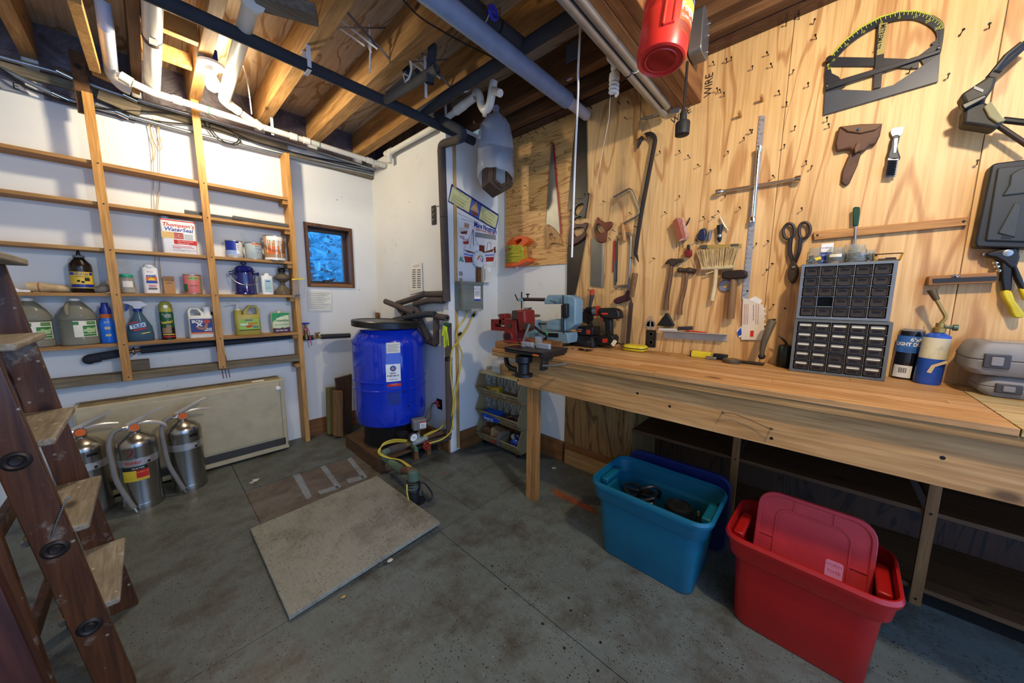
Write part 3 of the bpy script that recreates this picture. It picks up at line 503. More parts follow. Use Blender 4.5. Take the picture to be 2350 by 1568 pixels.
def can(name, cx, s, r, h, m, label, cat='can', rim=STEEL, y=SY):
    t = T(name, label, cat, (cx, y, SZ[s]+.0005)); t.p('body', B().lathe([(r*.98, 0), (r, .003), (r, h-.003), (r*.98, h)], 30), m); t.p('rim', B().lathe([(r*.985, h-.004), (r*1.02, h-.003), (r*1.02, h+.002), (r*.95, h+.002), (r*.93, h-.003), (0, h-.003)], 30).lathe([(r*.98, 0), (r*1.02, .0), (r*1.02, .004), (r, .005)], 30), rim); return t
t = can('plant_food_can', .234, 4, .050, .137, mat('pink_label', '#d5746c', .4), 'pink can with green leaf picture on the shelf'); R = .0503; lb = t.p('label', B().arc(R, -1.3, -.65, .015, .07, 6), GREENI); t.p('label_panel', B().arc(R, .75, 1.35, .0, .135, 7), mat('speckled_seed', '#8c8450', .7, var=.5, vs=120), par=lb); t.p('label_panel', B().arc(R, -.45, .5, .098, .126, 8), mat('sage', '#9bb06a', .5), par=lb); text(t, 'SNAIL BAIT', .013, 0, .112, 0, GREENI, lb, wrap=(R+.0006, 0)); t.p('label_rule', B().arc(R+.0004, -.4, .5, .058, .060, 7), INK, par=lb)
# --- blue enamel pot
EN = mat('cobalt_enamel', '#10175c', .12, coat=.6); t = T('enamel_pot', 'cobalt blue enamel compost pail with lid and wire bail handle', 'pail', on(4, .542)); b = B(); n = 64
b.loft([[((r+(.0018 if (i % 2 and fl) else 0))*math.cos(2*PI*i/n), (r+(.0018 if (i % 2 and fl) else 0))*math.sin(2*PI*i/n), z) for i in range(n)] for r, z, fl in ((.068, 0, 0), (.076, .004, 0), (.070, .012, 0), (.067, .018, 1), (.064, .12, 1), (.063, .155, 0), (.063, .175, 0), (.060, .185, 0))]); t.p('body', b, EN)
lid = t.p('lid', B().lathe([(.072, .182), (.073, .187), (.062, .196), (.060, .208), (.045, .220), (.02, .226), (.0, .227)], 32), EN); t.p('knob', B().lathe([(.010, .222), (.011, .234), (.020, .240), (.021, .250), (.012, .256), (0, .257)], 18), EN, par=lid)
for sx in (-1, 1): t.p('ear', B().lathe([(.010, 0), (.010, .02), (.014, .022), (.014, .032), (.010, .034)], 14, (sx*.062, 0, .165), 'x') if sx > 0 else B().lathe([(.010, 0), (.010, -.02), (.014, -.022), (.014, -.032), (.010, -.034)], 14, (sx*.062, 0, .165), 'x'), EN)
t.p('bail', B().tube([(-.086, 0, .165), (-.085, -.03, .125), (-.05, -.068, .085), (0, -.078, .072), (.05, -.068, .085), (.085, -.03, .125), (.086, 0, .165)], .0022, 7, 6), STEEL)
t = talc('lotion_bottle', .687, 4, .082, .045, .155, 'white bottle with pale blue label beside the oil lamp', .018); lb = t.p('label', B().box(-.022, .026, -.0236, -.0225, .02, .125), mat('pale_aqua_label', '#a5c8c4', .5)); t.p('label_oval', B().box(-.012, .016, -.024, -.0225, .106, .114), NB, par=lb); text(t, 'powder', .012, .002, .055, -.0241, GREYI, lb)
t = T('oil_lamp', 'glass oil lamp with a burner collar and no chimney', 'oil lamp', on(4, .800, 3.44)); SMG = mat('smoky_lamp_glass', '#8d8068', .1, trans=.55, ior=1.25); t.p('base', B().lathe([(.055, 0), (.058, .004), (.057, .03), (.05, .045), (.026, .07), (.017, .09), (.017, .105)], 28), SMG); t.p('font', B().lathe([(.017, .104), (.04, .118), (.056, .135), (.057, .15), (.045, .168), (.026, .18), (.022, .192)], 28), SMG); t.p('burner', B().lathe([(.024, .19), (.026, .194), (.026, .205), (.03, .206), (.03, .212), (.018, .222), (.010, .228), (.0, .23)], 20).tube([(.026, 0, .206), (.045, -.006, .204), (.05, -.006, .204)], .002, 6), DKSTEEL)
for k in range(4): a = PI/4+k*PI/2; t.p('prong', B().bar((.029*math.cos(a), .029*math.sin(a), .208), (.034*math.cos(a), .034*math.sin(a), .238), .006, .0012, (math.cos(a), math.sin(a), 0)), DKSTEEL)
t = T('zip_bag', 'small clear zip bag with yellow strip hung on the shelf post', 'plastic bag', (.895, 3.352, 1.31)); pts = t.pl([(672, 640), (700, 637), (698, 682), (671, 684)], -.004); t.p('bag', B().prism(pts, -.006, .0), CLEARP, .002); t.p('zip_strip', B().prism(t.pl([(670, 640), (699, 638), (699, 641), (670, 643)], -.008), -.010, -.007), YELI); t.p('screws', B().bar((-.03, -.004, .02), (.01, -.004, .024), .006, .004).bar((-.035, -.004, .012), (0, -.004, .014), .005, .004), DKSTEEL, kind='stuff')
t = T('louvre_vent', 'white louvred vent panel lying at the left end of the shelf', 'vent', on(4, -.62, 3.42)); t.p('frame', B().prism([(-.16, 0), (.14, 0), (.05, .07), (-.16, .14)], -.03, -.018).prism([(-.16, 0), (.16, 0), (.16, .012), (-.16, .02)], -.05, .04), WHITE, .002); t.p('mesh', B().prism([(-.15, .025), (.08, .02), (.03, .06), (-.15, .115)], -.034, -.031), mat('grey_mesh', '#7b7d78', .7))
# --- shelf 3
t = T('water_seal_can', 'white rectangular can of water sealer with red and blue lettering', 'can', on(3, .190)); b = B(); boxy(b, .176, .085, .232, .012); t.p('body', b, mat('white_tin', '#e6e4dc', .3), .001); t.p('cap', B().lathe([(.02, .23), (.021, .232), (.021, .25), (.018, .252)], 18, (-.06, 0, 0)), mat('grey_blue_cap', '#9aa6b2', .5))
lb = t.p('label', B().box(-.088, .088, -.0434, -.0422, .222, .229).box(-.03, .088, -.0434, -.0422, .066, .096), RED); text(t, 'Thompson\'s', .034, .0, .194, -.0436, RED, lb, sx=.95, shear=.2, bold=.0006); text(t, 'WaterSeal', .036, .0, .164, -.0436, BLUEI, lb, sx=.95, shear=.2, bold=.0006); t.p('label_picture', B().box(-.088, -.025, -.0434, -.0422, .103, .145), mat('wood_print', '#d9b06a', .5), par=lb); t.p('label_picture', B().box(.025, .07, -.0434, -.0422, .1, .14), mat('concrete_print', '#b4b8b6', .5), par=lb)
BRP = mat('brick_print', '#b5503c', .6)
for k, (x0, x1) in enumerate(((-.026, .022), (-.026, -.004), (-.002, .022), (-.026, .022))): z = .103+.0145*(0 if k == 0 else 1 if k < 3 else 2); t.p('label_brick', B().box(x0, x1, -.0436, -.0424, z, z+.0125), BRP, par=lb)
text(t, 'Clear Multi-Surface', .0115, .028, .087, -.0437, WHITE, lb, sx=.9); text(t, 'Waterproofer', .0115, .018, .073, -.0437, WHITE, lb, sx=.9); t.p('label_print', B().box(-.04, .06, -.0433, -.0422, .052, .055).box(-.04, .07, -.0433, -.0422, .043, .046).box(-.04, 0, -.0433, -.0422, .036, .039), RED, par=lb); t.p('label_print', B().box(-.04, .08, -.0433, -.0422, .026, .0275).box(-.04, .02, -.0433, -.0422, .02, .0215), GREYI, par=lb)
t = can('paint_tin', .493, 3, .054, .128, mat('cream_tin', '#d7d2c2', .35), 'small paint tin with navy mountain label', 'paint can'); R = .0543; lb = t.p('label', B().arc(R, -1.4, .45, .055, .124, 12), NB); t.p('label_panel', B().arc(R+.0004, .1, .5, .03, .11, 6), WHITE, par=lb); t.p('label_panel', B().arc(R+.0004, -1.3, .4, .022, .056, 10), mat('sky_print', '#8fa3c8', .5), par=lb); text(t, 'EAV', .024, .018, .08, 0, NB, lb, wrap=(R+.0009, 0), rot=-PI/2); t.p('label_rule', B().arc(R+.0004, -1.4, 1.4, .012, .014, 12), DB, par=lb)
t = can('paint_tin', .616, 3, .055, .126, mat('grey_green_tin', '#a9b5b1', .3), 'small grey paint tin with ultra lettering', 'paint can'); R = .0553; lb = t.p('label', B().arc(R, -.35, 1.0, .112, .122, 8), ORI); text(t, 'ULTRA', .017, .02, .08, 0, BLUEI, lb, wrap=(R+.0006, 0)); text(t, 'u', .022, .022, .058, 0, BLUEI, lb, wrap=(R+.0006, 0)); text(t, 'BEHR', .013, .016, .10, 0, GREYI, lb, wrap=(R+.0006, 0))
t = can('stain_can', .757, 3, .074, .196, mat('tan_label', '#b98d62', .4), 'large wood stain can with white drips and wire bail', 'paint can', y=3.415); R = .0745; lb = t.p('label', B().arc(R, -1.0, .35, .05, .11, 10), ORI); t.p('label_panel', B().arc(R, .45, 1.2, .06, .165, 8), mat('stain_brown', '#8a5a2c', .5), par=lb); t.p('label_panel', B().arc(R+.0002, -1.4, 1.4, .0, .022, 14), WHITE, par=lb)
b = B()
for a, z in ((-.9, .06), (-.72, .13), (-.5, .075), (-.38, .14), (-.1, .02), (.0, .05), (.12, .12), (.3, .07), (.42, .02), (.55, .14)): b.arc(R+.0008, a-.035, a+.045, z, .188, 3)
b.arc(R+.0008, -.95, .6, .160, .192, 14); t.p('paint_drips', b, WHITE, par=lb); t.p('bail', B().tube([(-.08, 0, .15), (-.07, -.05, .11), (-.03, -.078, .085), (.02, -.079, .083), (.065, -.05, .105), (.08, 0, .14)], .0022, 7, 6), STEEL)
for sx in (-1, 1): t.p('bail_ear', B().sph((sx*.079, -.002, .15), .009, 10), STEEL)
# --- shelf 2: foam lengths
for x0, x1, z, lab in ((.235, .56, .012, 'short grey foam pipe sleeve, left one on the upper shelf'), (.50, .86, .010, 'longer grey foam pipe sleeve, right one on the upper shelf')):
    t = T('foam_sleeve', lab, 'pipe insulation', ((x0+x1)/2, 3.44 if x0 < .3 else 3.40, SZ[2]+.0005), group='foam sleeves on the upper shelf'); hl = (x1-x0)/2; t.p('sleeve', B().tube([(-hl, 0, .023), (0, .002, .019), (hl, 0, .018)], .0175, 14, 4), mat('grey_foam', '#5b5d5c', .9, bump=.3, bs=200)); t.p('slit', B().bar((-hl, -.0165, .027), (hl, -.0165, .022), .003, .002), BLACK)
# --- pipe under the shelves
t = T('insulated_pipe', 'black foam covered water pipe running under the bottom shelf', 'pipe', (.3, 3.46, .88)); q = [t.loc(AY(x, y, 3.455)) for x, y in ((222, 820), (685, 770))]
t.p('sleeve', B().tube([q[0], t.loc(AY(287, 809, 3.455))], .027, 14, 1).tube([t.loc(AY(322, 804, 3.455)), q[1]], .026, 14, 1), FOAM); t.p('elbow', B().tube([t.loc(AY(205, 826, 3.47)), t.loc(AY(207, 824, 3.45)), t.loc(AY(230, 820, 3.45))], .03, 12, 3), FOAM); t.p('pipe', B().tube([t.loc(AY(280, 810, 3.455)), t.loc(AY(330, 803, 3.455))], .012, 10), mat('copper', '#8a5a3a', .4, .8)); t.p('clamp', B().tube([t.loc(AY(307, 806, 3.44)) + Vector((0, .022*math.cos(a), .022*math.sin(a))) for a in [2*PI*i/14 for i in range(14)]], .006, 6, closed=True), CHROME)
t = T('wood_block', 'small dirty wood block on the weathered shelf under the pipe', 'block', (-.078, 3.46, .8005)); t.p('block', B().box(-.045, .045, -.02, .02, 0, .075), OLDW, .002)
for k, (x, z1) in enumerate(((.345, 0), (.365, 0), (.385, 0))):
    w_ = B().tube([(x, 3.494, .98), (x-.012, 3.492, .90), (x, 3.492, .82), (x+.012, 3.492, .66)], .0022, 6, 4); one('bell_wire', w_, mat('red_wire', '#8c2a22', .5), ['leftmost thin red wire down the wall behind the heater', 'middle thin red wire down the wall behind the heater', 'rightmost thin red wire down the wall behind the heater'][k], 'wire', 'red wires above the heater')
# --- panel heater
HB = mat('beige_enamel', '#b9ab86', .42, dirt='#8d7d5a', da=.25); t = T('panel_heater', 'long beige electric panel heater against the white wall', 'heater', (.17, 3.4, 0)); x0, x1 = -.548, .550
t.p('body', B().box(x0, x1, -.10, .10, .02, .626), HB, .006); t.p('front_panel', B().box(x0+.012, x1-.035, -.105, -.1, .13, .595), HB, .003); t.p('top_dust', B().box(x0+.02, x1-.02, -.07, .07, .6262, .6275), mat('dusty_tan', '#8f7d58', .9, dirt='#5d4a30', da=.7, ds=12)); t.p('bottom_rail', B().box(x0, x1, -.108, -.1, .02, .045), HB, .002)
gr = t.p('grille', B().box(x0+.02, x1-.02, -.1012, -.0995, .055, .115), mat('grille_dark', '#26231f', .6))
for k in range(5): t.p('grille_slat', B().box(x0+.02, x1-.10, -.104, -.1, .058+.012*k, .063+.012*k), mat('slat_grey', '#57534a', .5), par=gr)
t.p('switch_panel', B().box(x1-.10, x1-.03, -.104, -.1, .055, .115), mat('brown_panel', '#3f342c', .5), par=gr); t.p('knob', B().lathe([(.017, -.104), (.017, -.118), (.012, -.121), (0, -.122)], 20, (x1-.045, 0, .555), 'y'), WHITE); t.p('seam', B().box(x1-.033, x1-.031, -.1012, -.0998, .03, .6), mat('seam_shadow', '#6d6248', .7))
t = T('paper_slip', 'small white paper slip lying on the heater top', 'paper', tuple(AZ(592, 875, .6285))); t.p('paper', B().prism([(-.04, 0), (.04, 0), (.04, .0015), (-.04, .0015)], -.03, .03), PAPER)
# --- fire extinguishers
INOX = mat('brushed_stainless', '#a39f94', .24, .95, var=.08); BAND = mat('foil_band', '#c9c9c4', .3, .8); LEV = mat('bright_lever', '#c6c5bf', .3, .55); HOSE = mat('grey_hose', '#7a776f', .6)
def extinguisher(loc, rz, label, extras):
    t = T('fire_extinguisher', label, 'fire extinguisher', loc, rz, group='water fire extinguishers in front of the heater'); r = .09
    t.p('tank', B().lathe([(r*.98, 0), (r, .004), (r, .045), (r*.985, .05), (r*.985, .40), (r*.99, .405), (r*.95, .43), (r*.7, .455), (r*.35, .475), (r*.2, .482)], 36), INOX); t.p('base_ring', B().lathe([(r*1.012, .0), (r*1.012, .04), (r*1.0, .043)], 36), INOX)
    v = t.p('valve', B().lathe([(.024, .478), (.026, .482), (.026, .5), (.02, .505), (.018, .535), (.0, .54)], 18).tube([(0, 0, .515), (-.05, -.01, .518)], .011, 10), CHROME); t.p('gauge', B().lathe([(.024, -.028), (.026, -.03), (.026, -.012), (.02, -.01)], 20, (0, 0, .515), 'y'), CHROME, par=v); t.p('gauge_face', B().lathe([(.0, -.0305), (.022, -.0305), (.022, -.029)], 20, (0, 0, .515), 'y'), ORI, par=v)
    t.p('top_lever', B().tube([(-.03, 0, .532), (.01, 0, .55), (.06, 0, .575), (.13, 0, .605)], [.012, .013, .011, .008], 8, 3, flat=.6), LEV); t.p('carry_lever', B().tube([(-.01, 0, .528), (.05, 0, .535), (.10, 0, .533), (.15, 0, .522)] if not extras else [(-.01, 0, .528), (.05, 0, .53), (.10, 0, .515), (.13, 0, .49), (.135, 0, .475)], [.010, .013, .011, .008], 8, 3, flat=.6), LEV)
    hs = t.p('hose', B().tube([(-.05, -.01, .518), (-.085, -.02, .505), (-.108, -.035, .44), (-.107, -.05, .33), (-.10, -.065, .22), (-.07, -.085, .10), (-.05, -.095, .035)], .0125, 12, 6), HOSE); t.p('nozzle', B().tube([(-.05, -.095, .037), (-.043, -.098, .008)], .009, 10), CHROME, par=hs)
    t.p('band', B().lathe([(r*.99, .29), (r*.993, .29), (r*.993, .335), (r*.99, .335)], 36), BAND); t.p('label', B().arc(r*.997, -.15, .5, .296, .329, 8), mat('silver_label', '#b7b7b0', .4, .4)); t.p('label_mark', B().arc(r*1.0, .35, .5, .296, .312, 3), INK)
    if extras:
        lb = t.p('label', B().arc(r*.9975, -.95, .35, .195, .262, 12), mat('yellow_tag', '#d9b92e', .5)); t.p('label_panel', B().arc(r*1.0, -.25, .34, .212, .262, 6), RED, par=lb); t.p('label_panel', B().arc(r*.9985, -.95, .3, .262, .285, 8), INK, par=lb); text(t, 'Kidder', .026, -.03, .312, 0, RED, lb, wrap=(r*1.003, 0), bold=.0006); text(t, '2', .075, -.035, .372, 0, mat('worn_red', '#7d2018', .5), wrap=(r*.99, 0), bold=.002); text(t, 'WATER', .016, -.012, .274, 0, WHITE, lb, wrap=(r*1.003, 0)); text(t, 'Do NOT Use', .010, .004, .248, 0, YELI, lb, wrap=(r*1.004, 0))
    else: t.p('strap', B().arc(r*.995, .1, .6, .375, .392, 6), BLACK)
    return t
extinguisher((.085, 3.13, 0), .15, 'steel water fire extinguisher nearest the room corner, at the heater vent', False); extinguisher((-.13, 3.06, 0), .1, 'steel water fire extinguisher with red number 2 and yellow tag', True); extinguisher((-.345, 3.17, 0), .1, 'steel water fire extinguisher half hidden behind the ladder', False)
# ================================================================ PIPES, WIRES AND LAMPS UNDER THE CEILING
def Lz(pts, z): return [AZ(x, y, z) for x, y in pts]
# lit bulb on the joist
t = T('ceiling_lamp', 'bare lit bulb in a white porcelain holder on a blue box under the joists', 'lamp', (.37, 2.74, 2.45)); q = t.loc
t.p('junction_box', B().box(-.03, .03, -.035, .035, .21, .275), mat('blue_box', '#26358c', .5), .004); t.p('lampholder', B().lathe([(.03, .21), (.062, .205), (.06, .192), (.03, .18), (.026, .16), (.022, .158)], 26), mat('porcelain', '#efece2', .25))
t.p('bulb', B().lathe([(.016, .16), (.02, .145), (.034, .11), (.036, .09), (.028, .068), (.012, .058), (0, .056)], 20, (0, 0, 0)), mat('lit_bulb', (1, .86, .62, 1), .4, emit=26, var=0))
t.p('mounting_plate', B().box(-.06, -.03, -.04, .04, .215, .30), mat('galv_plate', '#a9adae', .4, .6), .002)
# white pvc drain along the left wall
PR = .021; A = Lz([(303, 190), (352, 213)], 2.57); C_ = AZ(884, 380, 2.56)
t = T('drain_pipe', 'long white plastic drain pipe running along the top of the left wall', 'pipe', (A[0].x, A[0].y, 2.55)); L = t.loc
t.p('pipe', B().tube([L(A[0]), L(A[1]), L(C_)], PR, 14), PVC); t.p('clean_out', B().tube([L(A[0])-Vector((.045, 0, -.02)), L(A[0])], .027, 12).cbox(L(A[0])-Vector((.05, 0, -.022)), (.02, .024, .024)), PVC, .002)
for f in (.07, .50, .56, .90, .98): p_ = L(A[1]).lerp(L(C_), f); d_ = (L(C_)-L(A[1])).normalized()*.022; t.p('coupling', B().tube([p_-d_, p_+d_], PR*1.22, 14), PVC)
t.p('elbow', B().tube([L(C_), L(C_)+Vector((.02, .0, .01)), L(C_)+Vector((.03, -.02, .05)), L(C_)+Vector((.03, -.03, .09))], PR*1.25, 12, 4), PVC)
for f in (.17, .62): p_ = L(A[1]).lerp(L(C_), f); t.p('green_tie', B().tube([p_+Vector((0, .0235*math.cos(a), .0235*math.sin(a))) for a in [2*PI*i/14 for i in range(14)]], .0022, 5, closed=True), mat('green_wire', '#1f8f3f', .5))
k1 = AX(893, 350, 1.60); k2 = AX(1000, 290, 1.60); k3 = AX(1090, 222, 1.60)
t = T('drain_pipe', 'white plastic drain pipe crossing the top of the back wall to the trap', 'pipe', (1.6, k2.y, 2.58)); L = t.loc
t.p('pipe', B().tube([L(k1)+Vector((0, .05, 0)), L(k2), L(k3)], PR, 14), PVC); t.p('tee', B().tube([L(k1)+Vector((0, .06, .0)), L(k1)-Vector((0, .06, 0))], PR*1.25, 12).tube([L(k1), L(k1)-Vector((0, 0, .09))], PR*1.25, 12), PVC)
t.p('coupling', B().tube([L(k2).lerp(L(k3), .55), L(k2).lerp(L(k3), .75)], .030, 14).tube([L(k2).lerp(L(k3), .73), L(k3)], .027, 14), PVC)
P_ = [AX(x, y, 1.60) for x, y in ((1090, 222), (1094, 211), (1101, 222), (1104, 240), (1112, 252), (1122, 245), (1127, 226), (1130, 205), (1133, 186))]
t.p('trap', B().tube([L(p) for p in P_], .026, 14, 4), PVC); t.p('trap_plug', B().lathe([(.014, -.012), (.014, .0), (.01, .004)], 12, L(AX(1112, 262, 1.6)), 'z'), PVC); t.p('stub', B().tube([L(AX(1130, 206, 1.60)), L(AX(1148, 214, 1.58))], .022, 12), PVC)
# big pvc soil pipe beside the bulb
s0, s1 = AZ(578, 6, 2.615), AZ(516, 222, 2.615)
t = T('drain_pipe', 'thick white plastic pipe hanging beside the lit bulb', 'pipe', (s1.x, s1.y, 2.58)); L = t.loc
t.p('pipe', B().tube([L(s0), L(s1)], .033, 16), PVC); t.p('flange', B().tube([L(s0)-Vector((0, .02, 0)), L(s0)], .045, 18), PVC); e1 = AZ(530, 243, 2.60); e2 = AZ(598, 291, 2.565)
t.p('elbow', B().tube([L(s1), L(s1)+Vector((0, .03, -.01)), L(e1)], .030, 12, 3), PVC); t.p('branch', B().tube([L(e1), L(e2)], .022, 12).tube([L(e1), L(e1).lerp(L(e2), .25)], .028, 12).tube([L(e1).lerp(L(e2), .8), L(e2)], .028, 12), PVC)
b0, b1 = AZ(243, 62, 2.64), AZ(255, 158, 2.64)
t = T('drain_pipe', 'short bluish white plastic pipe dropping from the subfloor at left', 'pipe', (b1.x, b1.y, 2.6)); L = t.loc; t.p('pipe', B().tube([L(b0)+Vector((0, -.02, .1)), L(b0), L(b1)], .029, 14), mat('blue_white_pvc', '#b9c4d6', .35)); t.p('elbow', B().tube([L(b1), L(b1)+Vector((.005, .05, -.015)), L(AZ(278, 195, 2.60)), L(AZ(300, 207, 2.59))], .031, 12, 4), PVC)
g0, g1 = AZ(350, -10, 2.63), AZ(350, 200, 2.63)
t = T('soil_pipe', 'grey shaded plastic pipe between joists left of the bulb', 'pipe', (g0.x, (g0.y+g1.y)/2, 2.6)); L = t.loc; t.p('pipe', B().tube([L(g0), L(g1)], .036, 16), PVC); t.p('ring', B().tube([L(g0).lerp(L(g1), .36), L(g0).lerp(L(g1), .40)], .038, 16), DKSTEEL); t.p('tag', B().cbox(L(g0).lerp(L(g1), .33)+Vector((.0, -.0, -.037)), (.03, .06, .002)), PAPER)
# black insulated line across the room
f0, f1 = AZ(325, -6, 2.58), AZ(1088, 324, 2.58)
f0.y = f1.y = (f0.y+f1.y)/2-.02
t = T('insulated_pipe', 'long black foam covered pipe crossing under the joists', 'pipe', ((f0.x+f1.x)/2, f0.y, 2.55)); L = t.loc
t.p('sleeve', B().tube([L(f0), L(f1)], .031, 16, 1), FOAM)
for px, py in ((698, 162),): p_ = L(AZ(px, py, 2.58)); p_.y = 0; t.p('strap', B().bar(p_+Vector((0, -.034, -.02)), p_+Vector((.0, -.034, .10)), .02, .002, (0, 1, 0)).bar(p_+Vector((-.0, .034, -.02)), p_+Vector((0, .034, .10)), .02, .002, (0, 1, 0)).bar(p_+Vector((0, -.035, -.033)), p_+Vector((0, .035, -.033)), .02, .002), mat('white_strap', '#d4d6d8', .5))
p_ = [AX(995, 228, 1.56), AX(992, 252, 1.56), AX(1003, 268, 1.57), AX(1040, 290, 1.575), AX(1062, 304, 1.58), AX(1058, 318, 1.60), AX(1040, 324, 1.615), AX(1016, 332, 1.62), AX(1012, 350, 1.622)]
t = T('insulated_pipe', 'dark foam covered elbow dropping from the ceiling to the wall corner', 'pipe', tuple(p_[3])); L = t.loc; t.p('sleeve', B().tube([L(p) for p in p_[:6]], .030, 14, 4), FOAM); t.p('lower_sleeve', B().tube([L(p) for p in p_[5:]], .029, 14, 4), BFOAM)
for k in (1, 3, 5): t.p('blue_tie', B().tube([L(p_[k])+(Vector((0, .031*math.cos(a), .031*math.sin(a))) if k > 1 else Vector((.031*math.cos(a), .031*math.sin(a), 0))) for a in [2*PI*i/14 for i in range(14)]], .0018, 5, closed=True), BLUEI)
d0, d1 = AX(1013, 345, 1.622), AX(1025, 692, 1.622)
t = T('insulated_pipe', 'brown foam covered pipe running down the wall corner', 'pipe', (1.622, d1.y, d1.z)); L = t.loc; t.p('sleeve', B().tube([L(d0), L(d0).lerp(L(d1), .43)], .031, 14).tube([L(d0).lerp(L(d1), .432), L(d1)], .031, 14), BFOAM); t.p('strap', B().bar(L(d0).lerp(L(d1), .36)+Vector((-.028, -.01, 0)), L(d0).lerp(L(d1), .36)+Vector((-.028, .05, 0)), .02, .002), GALV)
y0, y1 = AZ(1165, 137, 2.625), AZ(962, 262, 2.625)
t = T('insulated_pipe', 'dark foam covered pipe along the third joist', 'pipe', tuple((y0+y1)/2)); L = t.loc; t.p('sleeve', B().tube([L(y0)-Vector((0, .9, 0)), L(y1)], .033, 14), FOAM); t.p('tape', B().tube([L(y0).lerp(L(y1), .40), L(y0).lerp(L(y1), .43)], .0335, 14), mat('silver_tape', '#b9bcc2', .35, .4))
# bundle of foam offcuts tied under the joist
for a_, b_, r_, lab in (((880, 232), (1003, 158), .026, 'lower foam sleeve of the tied offcut bundle'), ((893, 212), (960, 168), .024, 'upper foam sleeve of the tied offcut bundle')):
    p0, p1 = AZ(a_[0], a_[1], 2.58 if r_ > .025 else 2.62), AZ(b_[0], b_[1], 2.58 if r_ > .025 else 2.62); o = B().tube([p0, p1], r_, 14, caps=False).tube([p0, p1], r_*.45, 10, caps=False); o.lathe([(r_*.45, 0), (r_, 0)], 14, tuple(p0), 'y'); one('foam_sleeve', o, mat('olive_foam', '#5c574d', .9, bump=.3, bs=200), lab, 'pipe insulation', 'tied foam offcuts')
for (x0, y0_), (x1, y1_), lab in (((922, 128), (942, 190), 'short dark foam piece standing left in the tied bundle'), ((993, 102), (986, 192), 'dark foam piece hanging right of the tied bundle')):
    p0, p1 = AX(x0, y0_, 1.20), AX(x1, y1_, 1.20); one('foam_sleeve', B().tube([p0, p1], .025, 12, caps=False).tube([p0, p1], .012, 10, caps=False), FOAM, lab, 'pipe insulation', 'tied foam offcuts')
s_ = [AX(931, 62, 1.17), AX(928, 90, 1.17), AX(934, 120, 1.16), AX(944, 150, 1.15), AX(940, 176, 1.15), AX(932, 186, 1.15)]
one('tie_string', B().tube(s_, .006, 7, 4).tube([s_[4], AX(926, 170, 1.15), AX(930, 190, 1.15)], .004, 6, 3), mat('cotton_string', '#d9d8d2', .8), 'white rag string tying up the foam offcuts', 'string')
# big blue-grey duct pipe and its cardboard end
c0, c1, c2 = AZ(955, -18, 2.57), AZ(1308, 228, 2.57), AZ(1385, 275, 2.57); c0.y = c1.y = c2.y = 1.32
t = T('grey_pipe', 'big blue-grey plastic pipe slung under the joists with a cardboard tube in its end', 'pipe', (1.5, 1.32, 2.52)); L = t.loc; t.p('pipe', B().tube([L(c0), L(c1)], .046, 20), mat('blue_grey_pvc', '#7c90ad', .4)); t.p('cardboard_tube', B().tube([L(c1)-Vector((.05, 0, 0)), Vector((.66, 0, L(c2).z))], .034, 18), mat('pale_cardboard', '#b9b4b2', .8, bump=.3, bs=90))
w0 = [(925, 0), (965, 40), (1030, 80), (1090, 112), (1150, 142), (1215, 185), (1290, 215), (1340, 235), (1372, 262)]
one('thin_cable', B().tube([AZ(x, y, 2.60) if i < 4 else AZ(x, y, 2.625) for i, (x, y) in enumerate(w0)], .004, 6, 4), DKSTEEL, 'thin dark cable looping from the joist over the big grey pipe', 'cable')
v0, v1 = AZ(1045, -16, 2.64), AZ(1198, 106, 2.64)
t = T('insulated_pipe', 'dark foam covered pipe with a blue stop valve above the grey pipe', 'pipe', tuple((v0+v1)/2)); L = t.loc; t.p('sleeve', B().tube([L(v0), L(v0).lerp(L(v1), .58)], .036, 14).tube([L(v0).lerp(L(v1), .6), L(v1)], .037, 14), FOAM); vp = L(AZ(1128, 26, 2.60)); t.p('valve_stem', B().tube([vp+Vector((0, .03, .03)), vp], .01, 8), BRASS)
hwl = B(); ax = [vp+Vector((0, -.01, -.01))+(Vector((.026*math.cos(a), 0, .026*math.sin(a)))) for a in [2*PI*i/16 for i in range(16)]]; hwl.tube(ax, .006, 6, closed=True)
for k in range(4): hwl.tube([vp+Vector((0, -.01, -.01)), ax[k*4]], .004, 6)
t.p('handwheel', hwl, mat('blue_handwheel', '#2434b8', .4)); t.p('white_tie', B().tube([L(v0).lerp(L(v1), .38)+Vector((0, .037*math.cos(a), .037*math.sin(a))) for a in [2*PI*i/14 for i in range(14)]], .002, 5, closed=True), WHITE)
one('white_cable', B().tube(Lz([(1200, 110), (1310, 36), (1400, -30)], 2.66), .008, 8, 3), WHITE, 'white cable stapled along the joist edge', 'cable')
